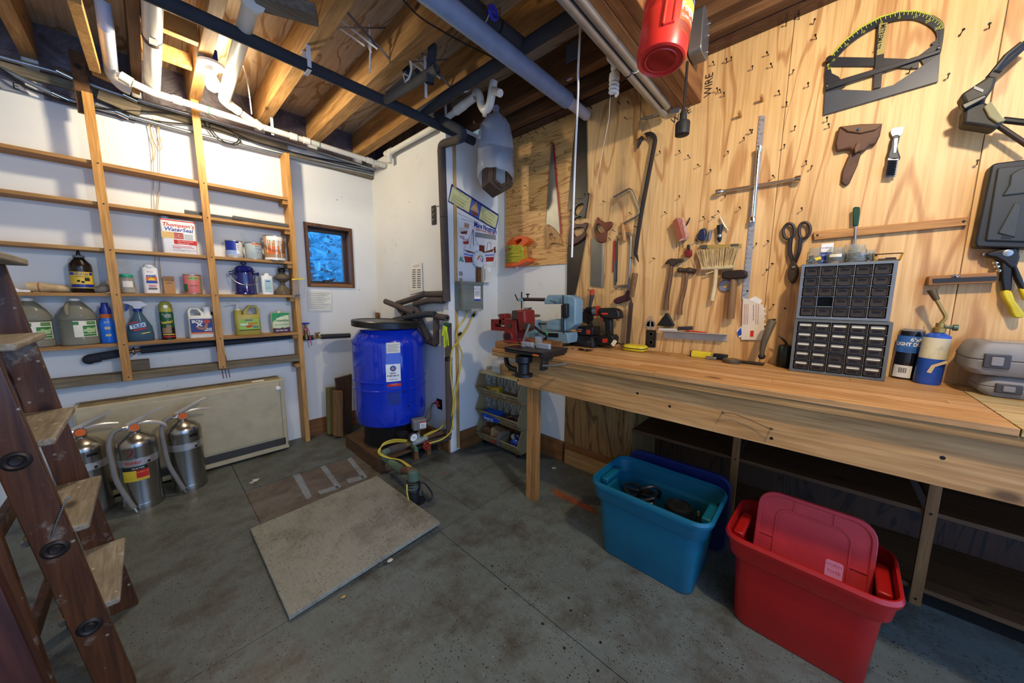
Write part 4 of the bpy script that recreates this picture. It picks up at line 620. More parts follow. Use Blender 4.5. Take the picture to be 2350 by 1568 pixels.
# galvanised conduits along the left wall
for k, (pts, r, yy, lab) in enumerate(((((-60, 108), (0, 130), (150, 172), (300, 225), (610, 312), (858, 388)), .0125, 3.42, 'upper galvanised conduit along the left wall'), (((-60, 130), (8, 160), (140, 222), (280, 262), (600, 345), (858, 402)), .0125, 3.45, 'lower galvanised conduit along the left wall'))):
    ps = [AY(x, y, yy) for x, y in pts]; t = T('conduit', lab, 'conduit', tuple(ps[3]), group='conduits on the left wall'); L = t.loc; t.p('tube', B().tube([L(p) for p in ps], r, 12, 5), GALV)
    for f in (2, 3): t.p('coupling', B().tube([L(ps[f])-Vector((.03, 0, -.009)), L(ps[f])+Vector((.03, 0, -.009))], r*1.35, 12), CHROME)
cab = mat('black_cable', '#141414', .5)
for pts, r, yy, lab in ((((-60, 130), (8, 162), (60, 200), (120, 222), (185, 242), (260, 252), (330, 256), (420, 262), (470, 275)), .006, 3.43, 'thick black cable sagging over the left conduits'), (((260, 250), (360, 278), (470, 290), (560, 318), (700, 356), (860, 388)), .005, 3.46, 'black cable running along the conduit to the corner'), (((465, 275), (485, 305), (508, 325), (535, 330), (548, 318), (530, 300), (500, 288), (480, 284), (495, 310), (520, 328), (542, 332), (552, 322), (540, 306), (600, 330), (720, 362), (858, 395)), .0045, 3.44, 'coiled black cable loop hanging below the conduits')):
    one('black_cable', B().tube([AY(x, y, yy) for x, y in pts], r, 7, 5), cab, lab, 'cable', 'black cables on the left wall')
TW = mat('twine', '#b59a6c', .9)
for k, pts in enumerate((((338, 268), (344, 300), (356, 345), (352, 372)), ((350, 270), (352, 300), (362, 330), (371, 344)), ((358, 272), (366, 310), (372, 340)), ((340, 270), (347, 320), (352, 370), (352, 440), (356, 530), (354, 670)), ((364, 274), (366, 330), (366, 430), (360, 520), (372, 670)))):
    one('twine', B().tube([AY(x, y, 3.47) for x, y in pts], .0022, 6, 4), TW, ['leftmost short twine end on the conduit', 'knotted twine end on the conduit', 'right short twine end on the conduit', 'long twine hanging behind the shelves, left one', 'long twine hanging behind the shelves, right one'][k], 'twine', 'twine tied to the conduit')
# painted strip with handwriting
t = T('marked_board', 'grey strip of wood with handwritten marks above the shelves', 'board', (.0, 3.49, 2.44)); pp = t.pl([(215, 243), (325, 282), (330, 274), (222, 234)], -.012); t.p('board', B().prism(pp, -.012, .0), mat('grey_strip', '#8b8d90', .7)); c = t.px(268, 258, -.013); text(t, 'telephone MAIN  >', .030, c[0], c[1], -.0128, INK, rot=-.03, sx=.9)
t = T('marked_board', 'grey board scrap lettered E at the far left of the conduits', 'board', (-.42, 3.49, 2.4)); t.p('board', B().prism(t.pl([(-20, 172), (45, 195), (60, 208), (68, 218), (10, 205), (-20, 190)], -.012), -.012, 0), mat('grey_strip', '#8b8d90', .7)); c = t.px(36, 198, -.013); text(t, 'E', .05, c[0], c[1], -.0128, INK)
# strapping board, ledger pieces and cross bridging
q0, q1 = AZ(168, -10, 2.60), AZ(217, 155, 2.60); one('hanging_board', B().bar(q0, q1, .042, .05), PINE, 'yellow pine strap board under the joists at upper left', 'board', bev=.002)
b_ = B().bar(AY(212, 160, 3.30), AY(322, 208, 3.30), .05, .045); one('ledger_board', b_, JOIST, 'short wooden ledger behind the plastic pipe elbow', 'board', bev=.002)
b_ = B().bar(AY(225, 215, 3.44), AY(322, 258, 3.44), .03, .07); one('ledger_board', b_, OLDW, 'grey board piece between the two conduits', 'board', bev=.002)
b_ = B().bar(AZ(585, -4, 2.63), AZ(728, 36, 2.63), .09, .045); one('hanging_board', b_, wood('grey_beam', '#7d7466', '#5f564a', 0, 8, .06, .75), 'grey weathered board nailed under the first joist', 'board', bev=.006)
BR = mat('bridging_steel', '#6b6e78', .45, .6); WS = mat('white_strap', '#d4d6d8', .5)
for k, (xa, xb, yy, lab) in enumerate(((.38, .70, 2.02, 'steel cross bridging between joists beside the thick plastic pipe'), (.775, 1.075, 1.98, 'steel cross bridging between the two brightest joists'), (1.16, 1.47, 1.93, 'steel cross bridging behind the foam bundle'))):
    t = T('cross_bridging', lab, 'bridging', ((xa+xb)/2, yy, 2.68), group='cross bridging'); hx = (xb-xa)/2; t.p('strut', B().bar((-hx, 0, .01), (hx, .03, .185), .018, .002), BR); t.p('strut', B().bar((-hx, .03, .185), (hx, 0, .01), .018, .002), BR); t.p('strap', B().bar((-hx, .10, .15), (hx*.6, .02, .04), .016, .002), WS); t.p('strap', B().bar((-hx*.8, .14, .13), (hx*.2, .05, .04), .016, .002), WS)
for px, py, lab in ((240, 120, 0), (620, 285, 0)):
    pass
for (x0, y0_, x1, y1_), lab in (((623, 270, 626, 310), 'white plastic strap holding the left drain pipe'), ((1022, 232, 1024, 272), 'white strap hanging beside the back drain pipe'), ((975, 128, 978, 225), 'white strap hanging beside the foam bundle')):
    yy = 3.2 if x0 < 700 else 2.15 if x0 > 1000 else 1.9; one('pipe_strap', B().bar(AY(x0, y0_, yy), AY(x1, y1_, yy), .018, .002, (0, 1, 0)), WS, lab, 'strap', 'pipe straps')
STR = mat('cotton_string', '#d9d8d2', .8)
one('string', B().tube([AX(x, y, 1.0) for x, y in ((843, -8), (845, 40), (848, 70), (847, 95), (852, 120), (846, 105), (849, 88), (851, 110), (849, 130), (849, 152), (848, 168))], .005, 7, 4), STR, 'knotted white string hanging from the joist bay', 'string')
one('string', B().tube([(1.5, .968, 2.69), (1.5, .966, 2.55), (1.503, .972, 2.40), (1.497, .964, 2.30), (1.5, .972, 2.0), (1.5, .974, 1.53)], .0052, 8, 4), STR, 'long white rope hanging in front of the hand saws', 'string')
one('string', B().tube([AY(558, 150, 2.9), AY(570, 200, 2.95), AY(578, 262, 3.05)], .004, 6, 3), STR, 'short string holding up the plastic pipe branch', 'string')
# conduits and lamp fittings along the beam
for k, (ya, z_, lab) in enumerate(((.788, 2.388, 'nearer galvanised conduit beside the beam'), (.750, 2.393, 'galvanised conduit tucked against the beam'))):
    t = T('conduit', lab, 'conduit', (1.4, ya, z_), group='conduits along the beam'); t.p('tube', B().tube([(-.6, 0, 0), (.75 if k == 0 else .68, 0, 0)], .019 if k == 0 else .017, 14), GALV); t.p('tie', B().tube([(.25+.0, .021*math.cos(a), .021*math.sin(a)) for a in [2*PI*i/14 for i in range(14)]], .002, 5, closed=True), WHITE if k else BLACK)
t = T('beam_hanger', 'bent metal hanger plate lettered wire at the beam end', 'hanger', (2.19, .76, 2.40), R90); pp = t.pl([(1537, 232), (1562, 250), (1558, 258), (1537, 262)], -.03); t.p('plate', B().prism(pp, -.03, -.026), GALV, .001)
for s_, px, py, rt in (('WIRE', 1627, 195, PI/2), ('WIRE', 1563, 266, .35)):
    t_ = T('wall_marking', ['handwritten word wire beside the beam', 'handwritten word wire under the beam'][0 if rt > 1 else 1], 'lettering', tuple(AX(px, py, XP-.0015)), R90, group='handwritten wire marks'); text(t_, s_, .055 if rt > 1 else .05, 0, 0, 0, INK, rot=rt, sx=.9)
t = T('work_light', 'white spiral bulb hanging from a swivel lamp holder under the rim joist', 'lamp', (1.775, .925, 2.37)); t.p('holder', B().lathe([(.0, .19), (.022, .19), (.024, .16), (.018, .14)], 16, (.01, .0, 0)).tube([(.01, 0, .17), (-.03, .02, .20)], .014, 10).tube([(-.03, .02, .20), (.03, .03, .24), (.11, .02, .305)], .012, 10), WHITE); t.p('ballast', B().lathe([(.014, .142), (.026, .128), (.028, .10), (.022, .088), (0, .086)], 18, (.005, 0, 0)), WHITE)
hel = [(.005+.021*math.cos(a), .021*math.sin(a), .088-.06*i/30) for i in range(31) for a in [2*PI*3*i/30]]; t.p('spiral_tube', B().tube(hel, .0075, 8), mat('cfl_glass', '#e8ece8', .3)); t.p('pull_cord', B().tube([(-.03, 0, .2), (-.034, 0, -.10), (-.05, .05, -.42)], .0008, 5), STR)
t = T('junction_box', 'grey steel junction box with a looped cable on the rim joist', 'junction box', tuple(AX(1330, 130, 1.93)), R90); L = t.loc; t.p('box', B().box(-.05, .06, -.06, .0, -.055, .06), mat('blue_grey_steel', '#66788c', .4, .5), .003); t.p('cover', B().box(-.056, .03, -.066, -.06, -.05, .055), mat('blue_grey_steel', '#66788c', .4, .5), .002); t.p('connector', B().tube([(.06, -.03, .02), (.095, -.03, .03)], .014, 10).tube([(-.02, -.03, -.055), (-.02, -.03, -.075)], .012, 10), GALV); t.p('cable', B().tube([(-.02, -.03, -.07), (-.025, -.03, -.11), (-.06, -.03, -.12), (-.075, -.03, -.08), (-.075, -.02, .05), (-.06, -.01, .15)], .007, 8, 4), mat('grey_cable', '#a9adb5', .5))
# coffee can, steel box and hanging socket
FR = mat('coffee_can_red', '#c42a24', .35); t = T('coffee_can', 'red plastic coffee can hung upright under the beam', 'can', (1.222, .472, 2.098), -1.08, rx=-.10, ry=.10)
b = B(); b.lathe([(0, .006), (.062, .006), (.068, .0), (.074, .004), (.077, .02), (.077, .125), (.074, .135), (.076, .142), (.076, .185), (.072, .19)], 40); t.p('body', b, FR); t.p('base_ring', B().lathe([(.046, .004), (.05, .001), (.052, .004)], 32), FR)
t.p('grip', B().arc(.0785, -.15, .15, .055, .135, 6).tube([(-.014, -.0778, .055), (-.014, -.0778, .135), (.014, -.0778, .142), (.014, -.0778, .06), (-.014, -.0778, .055)], .0045, 8), FR); lb = t.p('label', B().arc(.0775, .42, 1.5, .045, .165, 12), mat('coffee_label', '#c9552a', .4)); t.p('label_panel', B().arc(.0779, .45, 1.45, .112, .148, 10), YELI, par=lb); t.p('label_panel', B().arc(.0779, .45, 1.45, .148, .163, 10), NB, par=lb); t.p('label_panel', B().arc(.0779, .45, 1.45, .048, .075, 10), mat('coffee_brown', '#7a2a18', .5), par=lb)
text(t, 'Folgers', .032, .072, .115, 0, WHITE, lb, wrap=(.0783, 0), bold=.0008, sx=.8, rot=.05); text(t, 'CLASSIC ROAST', .012, .072, .088, 0, WHITE, lb, wrap=(.0783, 0), sx=.8); text(t, 'MOUNTAIN GROWN', .008, .072, .156, 0, WHITE, lb, wrap=(.0783, 0), sx=.8); text(t, 'FOLGERS', .016, -.052, .15, 0, mat('red_emboss', '#d8403a', .4), wrap=(.0779, 0))
t.p('hanging_rope', B().tube([(.03, .02, .185), (.045, .03, .26), (.03, .03, .58)], .006, 8, 3), STR)
q = AY(1590, 140, .595); t = T('steel_box', 'rounded steel electrical box on the beam behind the coffee can', 'electrical box', (q.x, .604, q.z)); t.p('box', B().prism(rrect(-.06, .06, 0, .20, .025), -.06, .0), mat('worn_galv', '#7f7f7c', .4, .7), .004)
for x, z in ((.035, .035), (.035, .11), (.04, .165)): t.p('screw', B().sph((x, -.062, z), .006, 8), CHROME)
q = AY(1565, 312, .57); z1 = AY(1578, 142, .57).z-q.z; t = T('hanging_socket', 'black rubber lamp socket hanging on a black cord', 'socket', tuple(q)); t.p('cord', B().tube([(0, 0, .10), (.004, .0, .2), (.006, .0, z1)], .006, 8, 4), cab); t.p('socket', B().lathe([(.0, .0), (.022, .0), (.031, .004), (.032, .055), (.029, .061), (.017, .067), (.015, .10), (.010, .115), (0, .117)], 20), mat('black_rubber', '#1c1c1c', .6))
one('white_cable', B().tube([AX(x, y, 2.02) for x, y in ((1560, 78), (1600, 62), (1640, 48), (1680, 26), (1740, -8))], .0085, 8, 4), WHITE, 'white cable along the rim behind the coffee can', 'cable')
# plastic bag over a wooden wall lantern
t = T('hanging_lantern', 'dark wooden lantern with pointed glass hanging inside a plastic bag', 'lantern', (1.885, 1.90, 2.10), -.35); DW = wood('lantern_wood', '#4a3318', '#2c1c0b', 2, 10, .08, .45)
_lp = lambda n, b, m, bev=0, par=None: (b.v.__setitem__(slice(None), [Vector((v.x*1.25, v.y*1.15, v.z)) for v in b.v]), t.p(n, b, m, bev, par=par))[1]
_lp('case', B().prism([(-.075, .06), (0, .0), (.075, .06), (.075, .34), (-.075, .34)], -.02, .09), DW, .004); fr = _lp('front_frame', B().ring([(-.078, .06), (0, -.004), (.078, .06), (.078, .33), (-.078, .33)], [(-.045, .075), (0, .04), (.045, .075), (.045, .30), (-.045, .30)], -.045, -.02), DW, .005); _lp('inner_frame', B().ring([(-.05, .072), (0, .033), (.05, .072), (.05, .305), (-.05, .305)], [(-.034, .085), (0, .06), (.034, .085), (.034, .29), (-.034, .29)], -.052, -.03), DW, .003, par=fr); _lp('glass', B().prism([(-.045, .075), (0, .04), (.045, .075), (.045, .30), (-.045, .30)], -.032, -.030), mat('lantern_glass', '#a8b0b4', .1, trans=.5, ior=1.2), par=fr); _lp('candle', B().lathe([(.012, .07), (.012, .2), (0, .203)], 12, (0, .0, 0)), PAPER)
t = T('plastic_bag', 'crumpled clear plastic bag hanging from the drain trap over the lantern', 'plastic bag', (1.85, 1.88, 2.20), -.35); rnd = random.Random(5); secs = []
for j, (z, rx_, ry_) in enumerate(((.0, .135, .115), (.06, .138, .12), (.14, .136, .118), (.22, .134, .115), (.30, .128, .11), (.37, .112, .095), (.42, .08, .065), (.45, .04, .035))):
    secs.append([((rx_+rnd.uniform(-.008, .008))*math.cos(a), (ry_+rnd.uniform(-.008, .008))*math.sin(a)+.02, z+(.05*math.cos(a+2.2) if j == 0 else 0)+rnd.uniform(-.006, .006)) for a in [2*PI*i/30 for i in range(30)]])
t.p('bag', B().loft(secs, caps=False), mat('milky_plastic', '#c9d2de', .2, trans=.45, alpha=.62, var=.05, ior=1.1), ang=1.2); t.p('bag_top', B().loft([[(.04*math.cos(a), .035*math.sin(a)+.02, .45) for a in [2*PI*i/12 for i in range(12)]], [(.02*math.cos(a), .012*math.sin(a)+.02, .47) for a in [2*PI*i/12 for i in range(12)]], [(.06*math.cos(a), .02*math.sin(a)+.02, .50+.015*math.sin(3*a)) for a in [2*PI*i/12 for i in range(12)]]], caps=False), mat('milky_plastic', '#c9d2de', .2))
# ================================================================ PRESSURE TANK, PLUMBING AND THE BACK WALL
PAL = wood('pallet_wood', '#6a4c2c', '#4a331c', 0, 7, .08, .75, dirt='#2e2216'); PALY = wood('pallet_leg', '#8a6236', '#6a4624', 2, 7, .08, .7)
t = T('tank_platform', 'low dirty wooden platform under the blue tank', 'platform', (1.35, 2.66, 0))
t.p('top_board', B().box(-.275, .27, -.335, -.12, .085, .108), PAL, .003); t.p('top_board', B().box(-.275, .27, -.117, .10, .085, .108), PAL, .003); t.p('top_board', B().box(-.275, .27, .103, .33, .085, .108), PAL, .003); t.p('side_rail', B().box(-.275, -.235, -.33, .33, .0, .085), PAL, .003); t.p('side_rail', B().box(.235, .27, -.33, .33, 0, .085), PAL, .003)
for x in (-.22, .03, .15): t.p('leg', B().box(x-.02, x+.02, -.33, -.29, 0, .085), PALY, .003)
# the tank
TBL = mat('tank_blue', '#0d2fae', .10, coat=.6, var=.06); TX, TY, TR = 1.345, 2.655, .290
t = T('pressure_tank', 'big cobalt blue well pressure tank on a black base', 'tank', (TX, TY, .1085), -.469); zb = -.1085
t.p('base', B().lathe([(.235, 0), (.235, .004), (.225, .01), (.225, .19), (.23, .20)], 40), BLACK)
t.p('body', B().lathe([(.20, .165), (.245, .172), (.275, .195), (TR-.004, .235), (TR, .30), (TR, .475), (TR+.006, .48), (TR+.006, .488), (TR, .494), (TR, .545), (TR+.006, .55), (TR+.006, .558), (TR, .565), (TR, .83), (TR-.006, .87), (TR-.03, .91), (.235, .94), (.225, .955)], 64), TBL)
def tq(x, y): return t.px(x, y, -TR)
def tl(name, x0, y0, x1, y1, m, par=None, e=.0008, n=8):
    a, b_ = tq(x0, y0), tq(x1, y1); return t.p(name, B().arc(TR+e, math.asin(max(-1, min(1, a[0]/TR))), math.asin(max(-1, min(1, b_[0]/TR))), b_[1], a[1], n), m, par=par)
l1 = tl('label', 886, 787, 919, 810, PAPER)
for k in range(5): z = tq(900, 792+3.5*k)[1]; a = math.asin(tq(889, 800)[0]/TR); b_ = math.asin(tq(915-4*(k % 2), 800)[0]/TR); t.p('label_print', B().arc(TR+.0016, a, b_, z-.0015, z+.0015, 6), GREYI, par=l1)
l2 = tl('label', 885, 837, 920, 875, WHITE); c = tq(902, 846); TG = mat('target_navy', '#1a2a66', .5)
for r, m, e in ((.022, TG, .002), (.015, mat('target_blue', '#2f7fc8', .5), .0026), (.009, ORI, .0032)):
    b_ = B(); n = 20; b_.add([((TR+e)*math.sin((c[0]+r*math.cos(2*PI*i/n))/TR), -(TR+e)*math.cos((c[0]+r*math.cos(2*PI*i/n))/TR), c[1]+r*math.sin(2*PI*i/n)) for i in range(n)], [tuple(range(n))]); t.p('target_ring', b_, m, par=l2)
for s_, py, sz, m in (('SEARS', 857, .016, INK), ('PUMP MATE', 863, .0165, INK), ('no-waterlog tank', 871, .009, GREYI)): q = tq(902, py); text(t, s_, sz, q[0], q[1], 0, m, l2, wrap=(TR+.002, 0), bold=.0003)
l3 = tl('label', 889, 877, 921, 886, RED); q = tq(905, 881.5); text(t, 'Myers', .022, q[0], q[1], 0, mat('pale_red', '#e8a090', .6), l3, wrap=(TR+.002, 0)); l4 = tl('label', 890, 901, 919, 928, mat('dark_blue_print', '#142a7e', .5)); l5 = tl('sticker', 925, 896, 931, 903, BLACK)
for px, py, w_ in ((940, 935, .02), (948, 928, .014), (944, 945, .016)): q = tq(px, py); t.p('scuff', B().arc(TR+.0012, q[0]/TR-w_/TR/2, q[0]/TR+w_/TR/2, q[1]-w_*.4, q[1]+w_*.4, 3), mat('dark_scuff', '#0f1030', .8))
lid = T('drum_lid', 'black round lid lying tilted on the blue tank', 'lid', (TX-.01, TY, 1.077), -.469, rx=.0, ry=.045); lid.p('disc', B().lathe([(.0, .0), (.262, .0), (.272, .004), (.274, .045), (.268, .052), (.24, .053), (.236, .048), (0, .047)], 56), mat('black_drum_lid', '#151413', .35, dirt='#4b463c', da=.35))
# manifold at the foot of the tank
MY = 2.29
def my(x, y, yy=MY): return AY(x, y, yy)
t = T('pipe_manifold', 'corroded brass pipe manifold with pressure gauge and red valve', 'pipes', (1.35, MY, .1085)); L = t.loc
t.p('foam_sleeve', B().tube([L(my(893, 1034)), L(my(929, 1023))], .028, 14), BFOAM); t.p('brass_tee', B().tube([L(my(929, 1023)), L(my(946, 1016))], .022, 12).tube([L(my(940, 1017)), L(my(950, 1028))], .014, 10), BRASS); t.p('manifold', B().tube([L(my(944, 1018)), L(my(978, 1006))], .026, 14).tube([L(my(962, 1010)), L(my(960, 992))], .012, 10), mat('verdigris', '#a8b7b0', .5, .5, dirt='#7a5a34', da=.6)); t.p('rusty_pipe', B().tube([L(my(976, 1006)), L(my(1005, 996)), L(my(1032, 988))], .019, 12), mat('rusty_pipe', '#5c4232', .8, dirt='#8a5a34')); t.p('foam_sleeve', B().tube([L(AY(978, 1018, 2.25)), L(AY(1032, 1004, 2.25))], .024, 12), BFOAM)
t.p('drain_cock', B().tube([L(my(950, 1018)), L(my(952, 1028))], .014, 10).sph(L(my(954, 1030)), .018, 10).tube([L(my(954, 1028)), L(my(955, 1034, 2.26))], .011, 8), mat('green_patina', '#5d9a86', .5, .4)); hw = B(); hc = L(my(980, 1023, 2.21)); ring_ = [hc+Vector((.03*math.cos(a), 0, .03*math.sin(a))) for a in [2*PI*i/18 for i in range(18)]]; hw.tube(ring_, .006, 6, closed=True)
for k in range(5): hw.tube([hc, ring_[int(k*3.6)]], .004, 6)
hw.tube([hc, hc+Vector((0, .06, .01))], .008, 8); t.p('red_handwheel', hw, mat('red_valve', '#9c2a20', .45))
g_ = L(my(945, 1002, 2.27)); t.p('gauge', B().lathe([(.0, 0), (.034, 0), (.036, -.004), (.036, -.03), (.032, -.032)], 24, g_, 'y'), DKSTEEL); t.p('gauge_face', B().lathe([(0, -.0325), (.030, -.0325), (.030, -.031)], 22, g_, 'y').bar(g_+Vector((-.012, -.0335, .010)), g_+Vector((.01, -.0335, -.006)), .0025, .001, (0, 1, 0)), WHITE); t.p('gauge_needle', B().bar(g_+Vector((-.014, -.034, .012)), g_+Vector((.012, -.034, -.008)), .003, .001, (0, 1, 0)), INK); t.p('pump_port', B().lathe([(.04, .0), (.04, .06)], 16, L(my(928, 1000, 2.36)), 'y'), DKSTEEL)
t = T('pressure_switch', 'grey pressure switch box with a red and white sticker', 'switch box', tuple(my(962, 990, 2.28)), -.3); t.p('box', B().box(-.052, .052, -.035, .04, .02, .105), mat('grey_cover', '#6f6c66', .5), .008); t.p('stem', B().cyl((0, 0, -.02), (0, 0, .02), .008), BRASS); lb = t.p('sticker', B().quad(-.002, .046, .035, .088, -.0356), WHITE); t.p('sticker_band', B().quad(-.002, .046, .078, .088, -.0360), RED, par=lb)
for k in range(3): t.p('sticker_print', B().quad(.004, .04, .042+.011*k, .047+.011*k, -.0360), GREYI, par=lb)
# well pipe coming out of the floor
wx, wy = 1.055, 1.83
t = T('well_pipe', 'green corroded well pipe with black hose rising from the floor by the hatch', 'pipe', (wx, wy, 0)); L = t.loc; GP = mat('green_corroded', '#4a5e4c', .7, dirt='#7d8a76', da=.6)
t.p('casing', B().tube([(0, 0, -.1), (0, 0, .11)], .033, 16), mat('black_poly', '#17181a', .6)); t.p('coupling', B().lathe([(.036, .10), (.037, .11), (.037, .19), (.032, .215), (.02, .225)], 20), GP); t.p('clamp', B().lathe([(.0375, .098), (.039, .10), (.039, .108)], 20), STEEL); e1, e2 = L(my(925, 1080, 2.02)), L(my(898, 1062, 2.20)); t.p('elbow', B().tube([(0, 0, .19), Vector((-.0, .03, .205)), e1], .026, 12, 3), mat('rusty_pipe', '#5c4232', .8)); t.p('green_pipe', B().tube([e1, e2], .033, 16), GP); t.p('elbow_fitting', B().tube([e2, L(my(884, 1052, 2.27)), L(my(882, 1040, 2.29)), L(my(893, 1034, 2.29))], .024, 12, 4), GP); t.p('floor_flange', B().lathe([(.0, .001), (.055, .001), (.055, .006), (.036, .012)], 20, (.02, -.0, 0)), BLACK)
b = B()
for k in range(5): b.tube([(.037*math.cos(a)+.004*math.sin(k), .037*math.sin(a), .095+.014*k+.006*math.sin(a+k)) for a in [2*PI*i/16 for i in range(16)]], .005, 6, closed=True)
b.tube([(.035, -.02, .13), (.06, -.04, .12), (.095, -.06, .05), (.085, -.07, .015), (.05, -.06, .03), (.035, -.04, .08)], .0055, 7, 5); t.p('rope', b, BLACK)
# yellow wires
YW = mat('yellow_wire', '#c9b23e', .45)
def wire(pts, lab, r=.0042): one('yellow_wire', B().tube(pts, r, 7, 6), YW, lab, 'wire', 'yellow wires around the tank')
for k in range(3):
    d = .010*k
    wire([my(935, 1014-2*k, 2.30), my(905, 1015-3*k, 2.28), my(880, 1022-2*k, 2.26), my(868+2*k, 1036, 2.25), my(874+3*k, 1045, 2.25), my(893+2*k, 1052, 2.2), my(915+2*k, 1056, 2.1), my(935+3*k, 1070, 1.97), my(950+2*k, 1083, 1.87), my(955-k, 1095, 1.84)], ['outermost', 'middle', 'innermost'][k]+' yellow wire looping round the pipe end at the platform')
wire([my(934, 1112, 1.82), my(934, 1130, 1.80), my(938, 1148, 1.79)], 'short yellow wire beside the black well pipe')
for k in range(3): wire([AY(1021+2*k, 970-2*k, 2.24), AY(1008+2*k, 985-k, 2.27), AY(990, 995-2*k, 2.28), AY(972, 1002-k, 2.28)], ['upper', 'middle', 'lower'][k]+' yellow wire from the wall pipe to the manifold')
wire([AY(1074, 708, 2.19), AY(1068, 730, 2.19), AY(1050, 755, 2.18), AY(1049, 775, 2.17), AY(1056, 800, 2.17), AY(1060, 815, 2.17), AY(1054, 860, 2.17), AY(1046, 900, 2.16), AY(1040, 960, 2.14), AY(1035, 990, 2.14), AY(1015, 1008, 2.16), AY(985, 1018, 2.2)], 'thick yellow cable from the control box to the floor valve', .006)
for k in range(2): wire([AY(1094-2*k, 712, 2.19), AY(1085-k, 728, 2.19), AY(1070+2*k, 755, 2.19), AY(1050+k, 785, 2.18), AY(1036+2*k, 805, 2.15), AY(1033+2*k, 850, 2.15), AY(1036+k, 885, 2.15), AY(1040+k, 920, 2.15), AY(1036, 955, 2.15), AY(1026, 975, 2.2)], ['left', 'right'][k]+' yellow cable of the taped pair on the wall', .005)
one('tape_wrap', B().tube([AY(1084, 727, 2.19), AY(1089, 721, 2.19)], .012, 10), BLACK, 'black tape wrapped round the yellow cable pair near the box', 'tape'); one('tape_wrap', B().tube([AY(1053, 769, 2.19), AY(1058, 764, 2.19)], .012, 10), BLACK, 'black tape wrapped where the yellow cables cross', 'tape')
# grey foam sleeves around the tank top, fixed to the back wall
def fx(x, y, d=1.60): return AX(x, y, d)
tubes = [(((885, 692, 1.56), (950, 718, 1.58)), 'foam end sticking out at left above the tank'), (((912, 697, 1.60), (950, 685, 1.60), (975, 675, 1.60)), 'short foam sleeve rising to the right above the tank'), (((978, 676, 1.615), (1020, 675, 1.615)), 'upper foam sleeve running to the corner pipe'), (((952, 698, 1.60), (985, 690, 1.605), (1018, 690, 1.61)), 'lower foam sleeve running to the corner pipe'), (((954, 700, 1.61), (962, 725, 1.61), (970, 750, 1.61), (986, 785, 1.61)), 'sloping foam sleeve behind the tank lid'), (((905, 735, 1.57), (945, 727, 1.57), (975, 722, 1.58), (998, 722, 1.58)), 'long dark foam sleeve over the tank lid'), (((1000, 726, 1.60), (1026, 730, 1.60)), 'short foam sleeve ending open beside the cable ribbon'), (((1001, 730, 1.61), (1001, 790, 1.61)), 'upright foam sleeve right of the tank'), (((978, 782, 1.61), (1000, 790, 1.60)), 'bottom foam sleeve joining the upright one'), (((915, 706, 1.61), (928, 724, 1.60)), 'stubby foam sleeve showing a copper pipe')]
for pts, lab in tubes: t = T('foam_sleeve', lab, 'pipe insulation', tuple(fx(*pts[0])), group='foam sleeves above the tank'); ps = [t.loc(fx(*p)) for p in pts]; t.p('sleeve', B().tube(ps, .026, 14, 3 if len(ps) > 2 else 0), BFOAM if 'dark' not in lab else FOAM); d_ = (ps[-1]-ps[-2]).normalized(); t.p('end_hole', B().tube([ps[-1]-d_*.004, ps[-1]+d_*.0012], .012, 10), BLACK)
v0, v1 = AX(1028, 742, 1.60), AX(1032, 985, 1.60)
t = T('insulated_pipe', 'brown foam covered riser beside the corner trim behind the tank', 'pipe', (v0.x, v0.y, v1.z)); L = t.loc; t.p('sleeve', B().tube([L(v0), L(v0).lerp(L(v1), .30)], .029, 14).tube([L(v0).lerp(L(v1), .31), L(v1)], .029, 14), BFOAM); t.p('tape', B().tube([L(v0).lerp(L(v1), .31), L(v0).lerp(L(v1), .345)], .0305, 14), BLACK); t.p('pipe_foot', B().tube([L(v1), L(v1)-Vector((0, 0, .06))], .016, 10), mat('rusty_pipe', '#5c4232', .8))
t = T('ribbon_tassel', 'neon yellow plastic ribbon tied on the brown pipe', 'ribbon', tuple(AX(1026, 760, 1.565)), R90); NY = mat('neon_yellow', '#cfe02a', .5); t.p('clip', B().cbox((0, 0, .05), (.05, .03, .022), ry=.2), mat('green_clip', '#0d4a30', .5), .003); rnd = random.Random(3)
for k in range(9): a = rnd.uniform(-.03, .04); t.p('strand', B().tube([(.0+a*.3, -.005, .045), (a*.8, -.02, .01), (a+rnd.uniform(-.01, .01), -.015, -.04), (a*1.1, -.012, -rnd.uniform(.06, .14))], .0035, 6, 4, flat=.4), NY)
t.p('flag', B().prism([(-.02, .04), (.005, .045), (-.01, -.03), (-.04, -.04)], -.024, -.022), NY)
# pipe, valve and pink ribbon on the left wall
t = T('insulated_pipe', 'black foam pipe with brass stop valve below the window', 'pipe', (1.1, 3.46, .97)); L = t.loc; t.p('sleeve', B().tube([L(AY(696, 776, 3.455)), L(AY(718, 775, 3.455))], .023, 12).tube([L(AY(737, 773, 3.455)), L(AY(803, 770, 3.455))], .023, 12), FOAM); t.p('brass_valve', B().tube([L(AY(716, 775, 3.455)), L(AY(738, 773, 3.455))], .013, 10).tube([L(AY(727, 774, 3.45)), L(AY(728, 766, 3.44))], .012, 10).bar(L(AY(722, 766, 3.44)), L(AY(734, 764, 3.44)), .012, .012), BRASS)
t = T('garden_valve', 'tall brass tap with blue wheel and pink ribbon on the wall pipe', 'valve', tuple(AY(703, 774, 3.44))); t.p('stem', B().lathe([(.016, -.02), (.016, .03), (.012, .032), (.015, .05), (.015, .09), (.008, .095), (.008, .125)], 14), BRASS); h_ = B(); rr = [(.03*math.cos(a), .03*math.sin(a), .125) for a in [2*PI*i/16 for i in range(16)]]; h_.tube(rr, .006, 6, closed=True)
for k in range(4): h_.tube([(0, 0, .125), rr[k*4]], .005, 6)
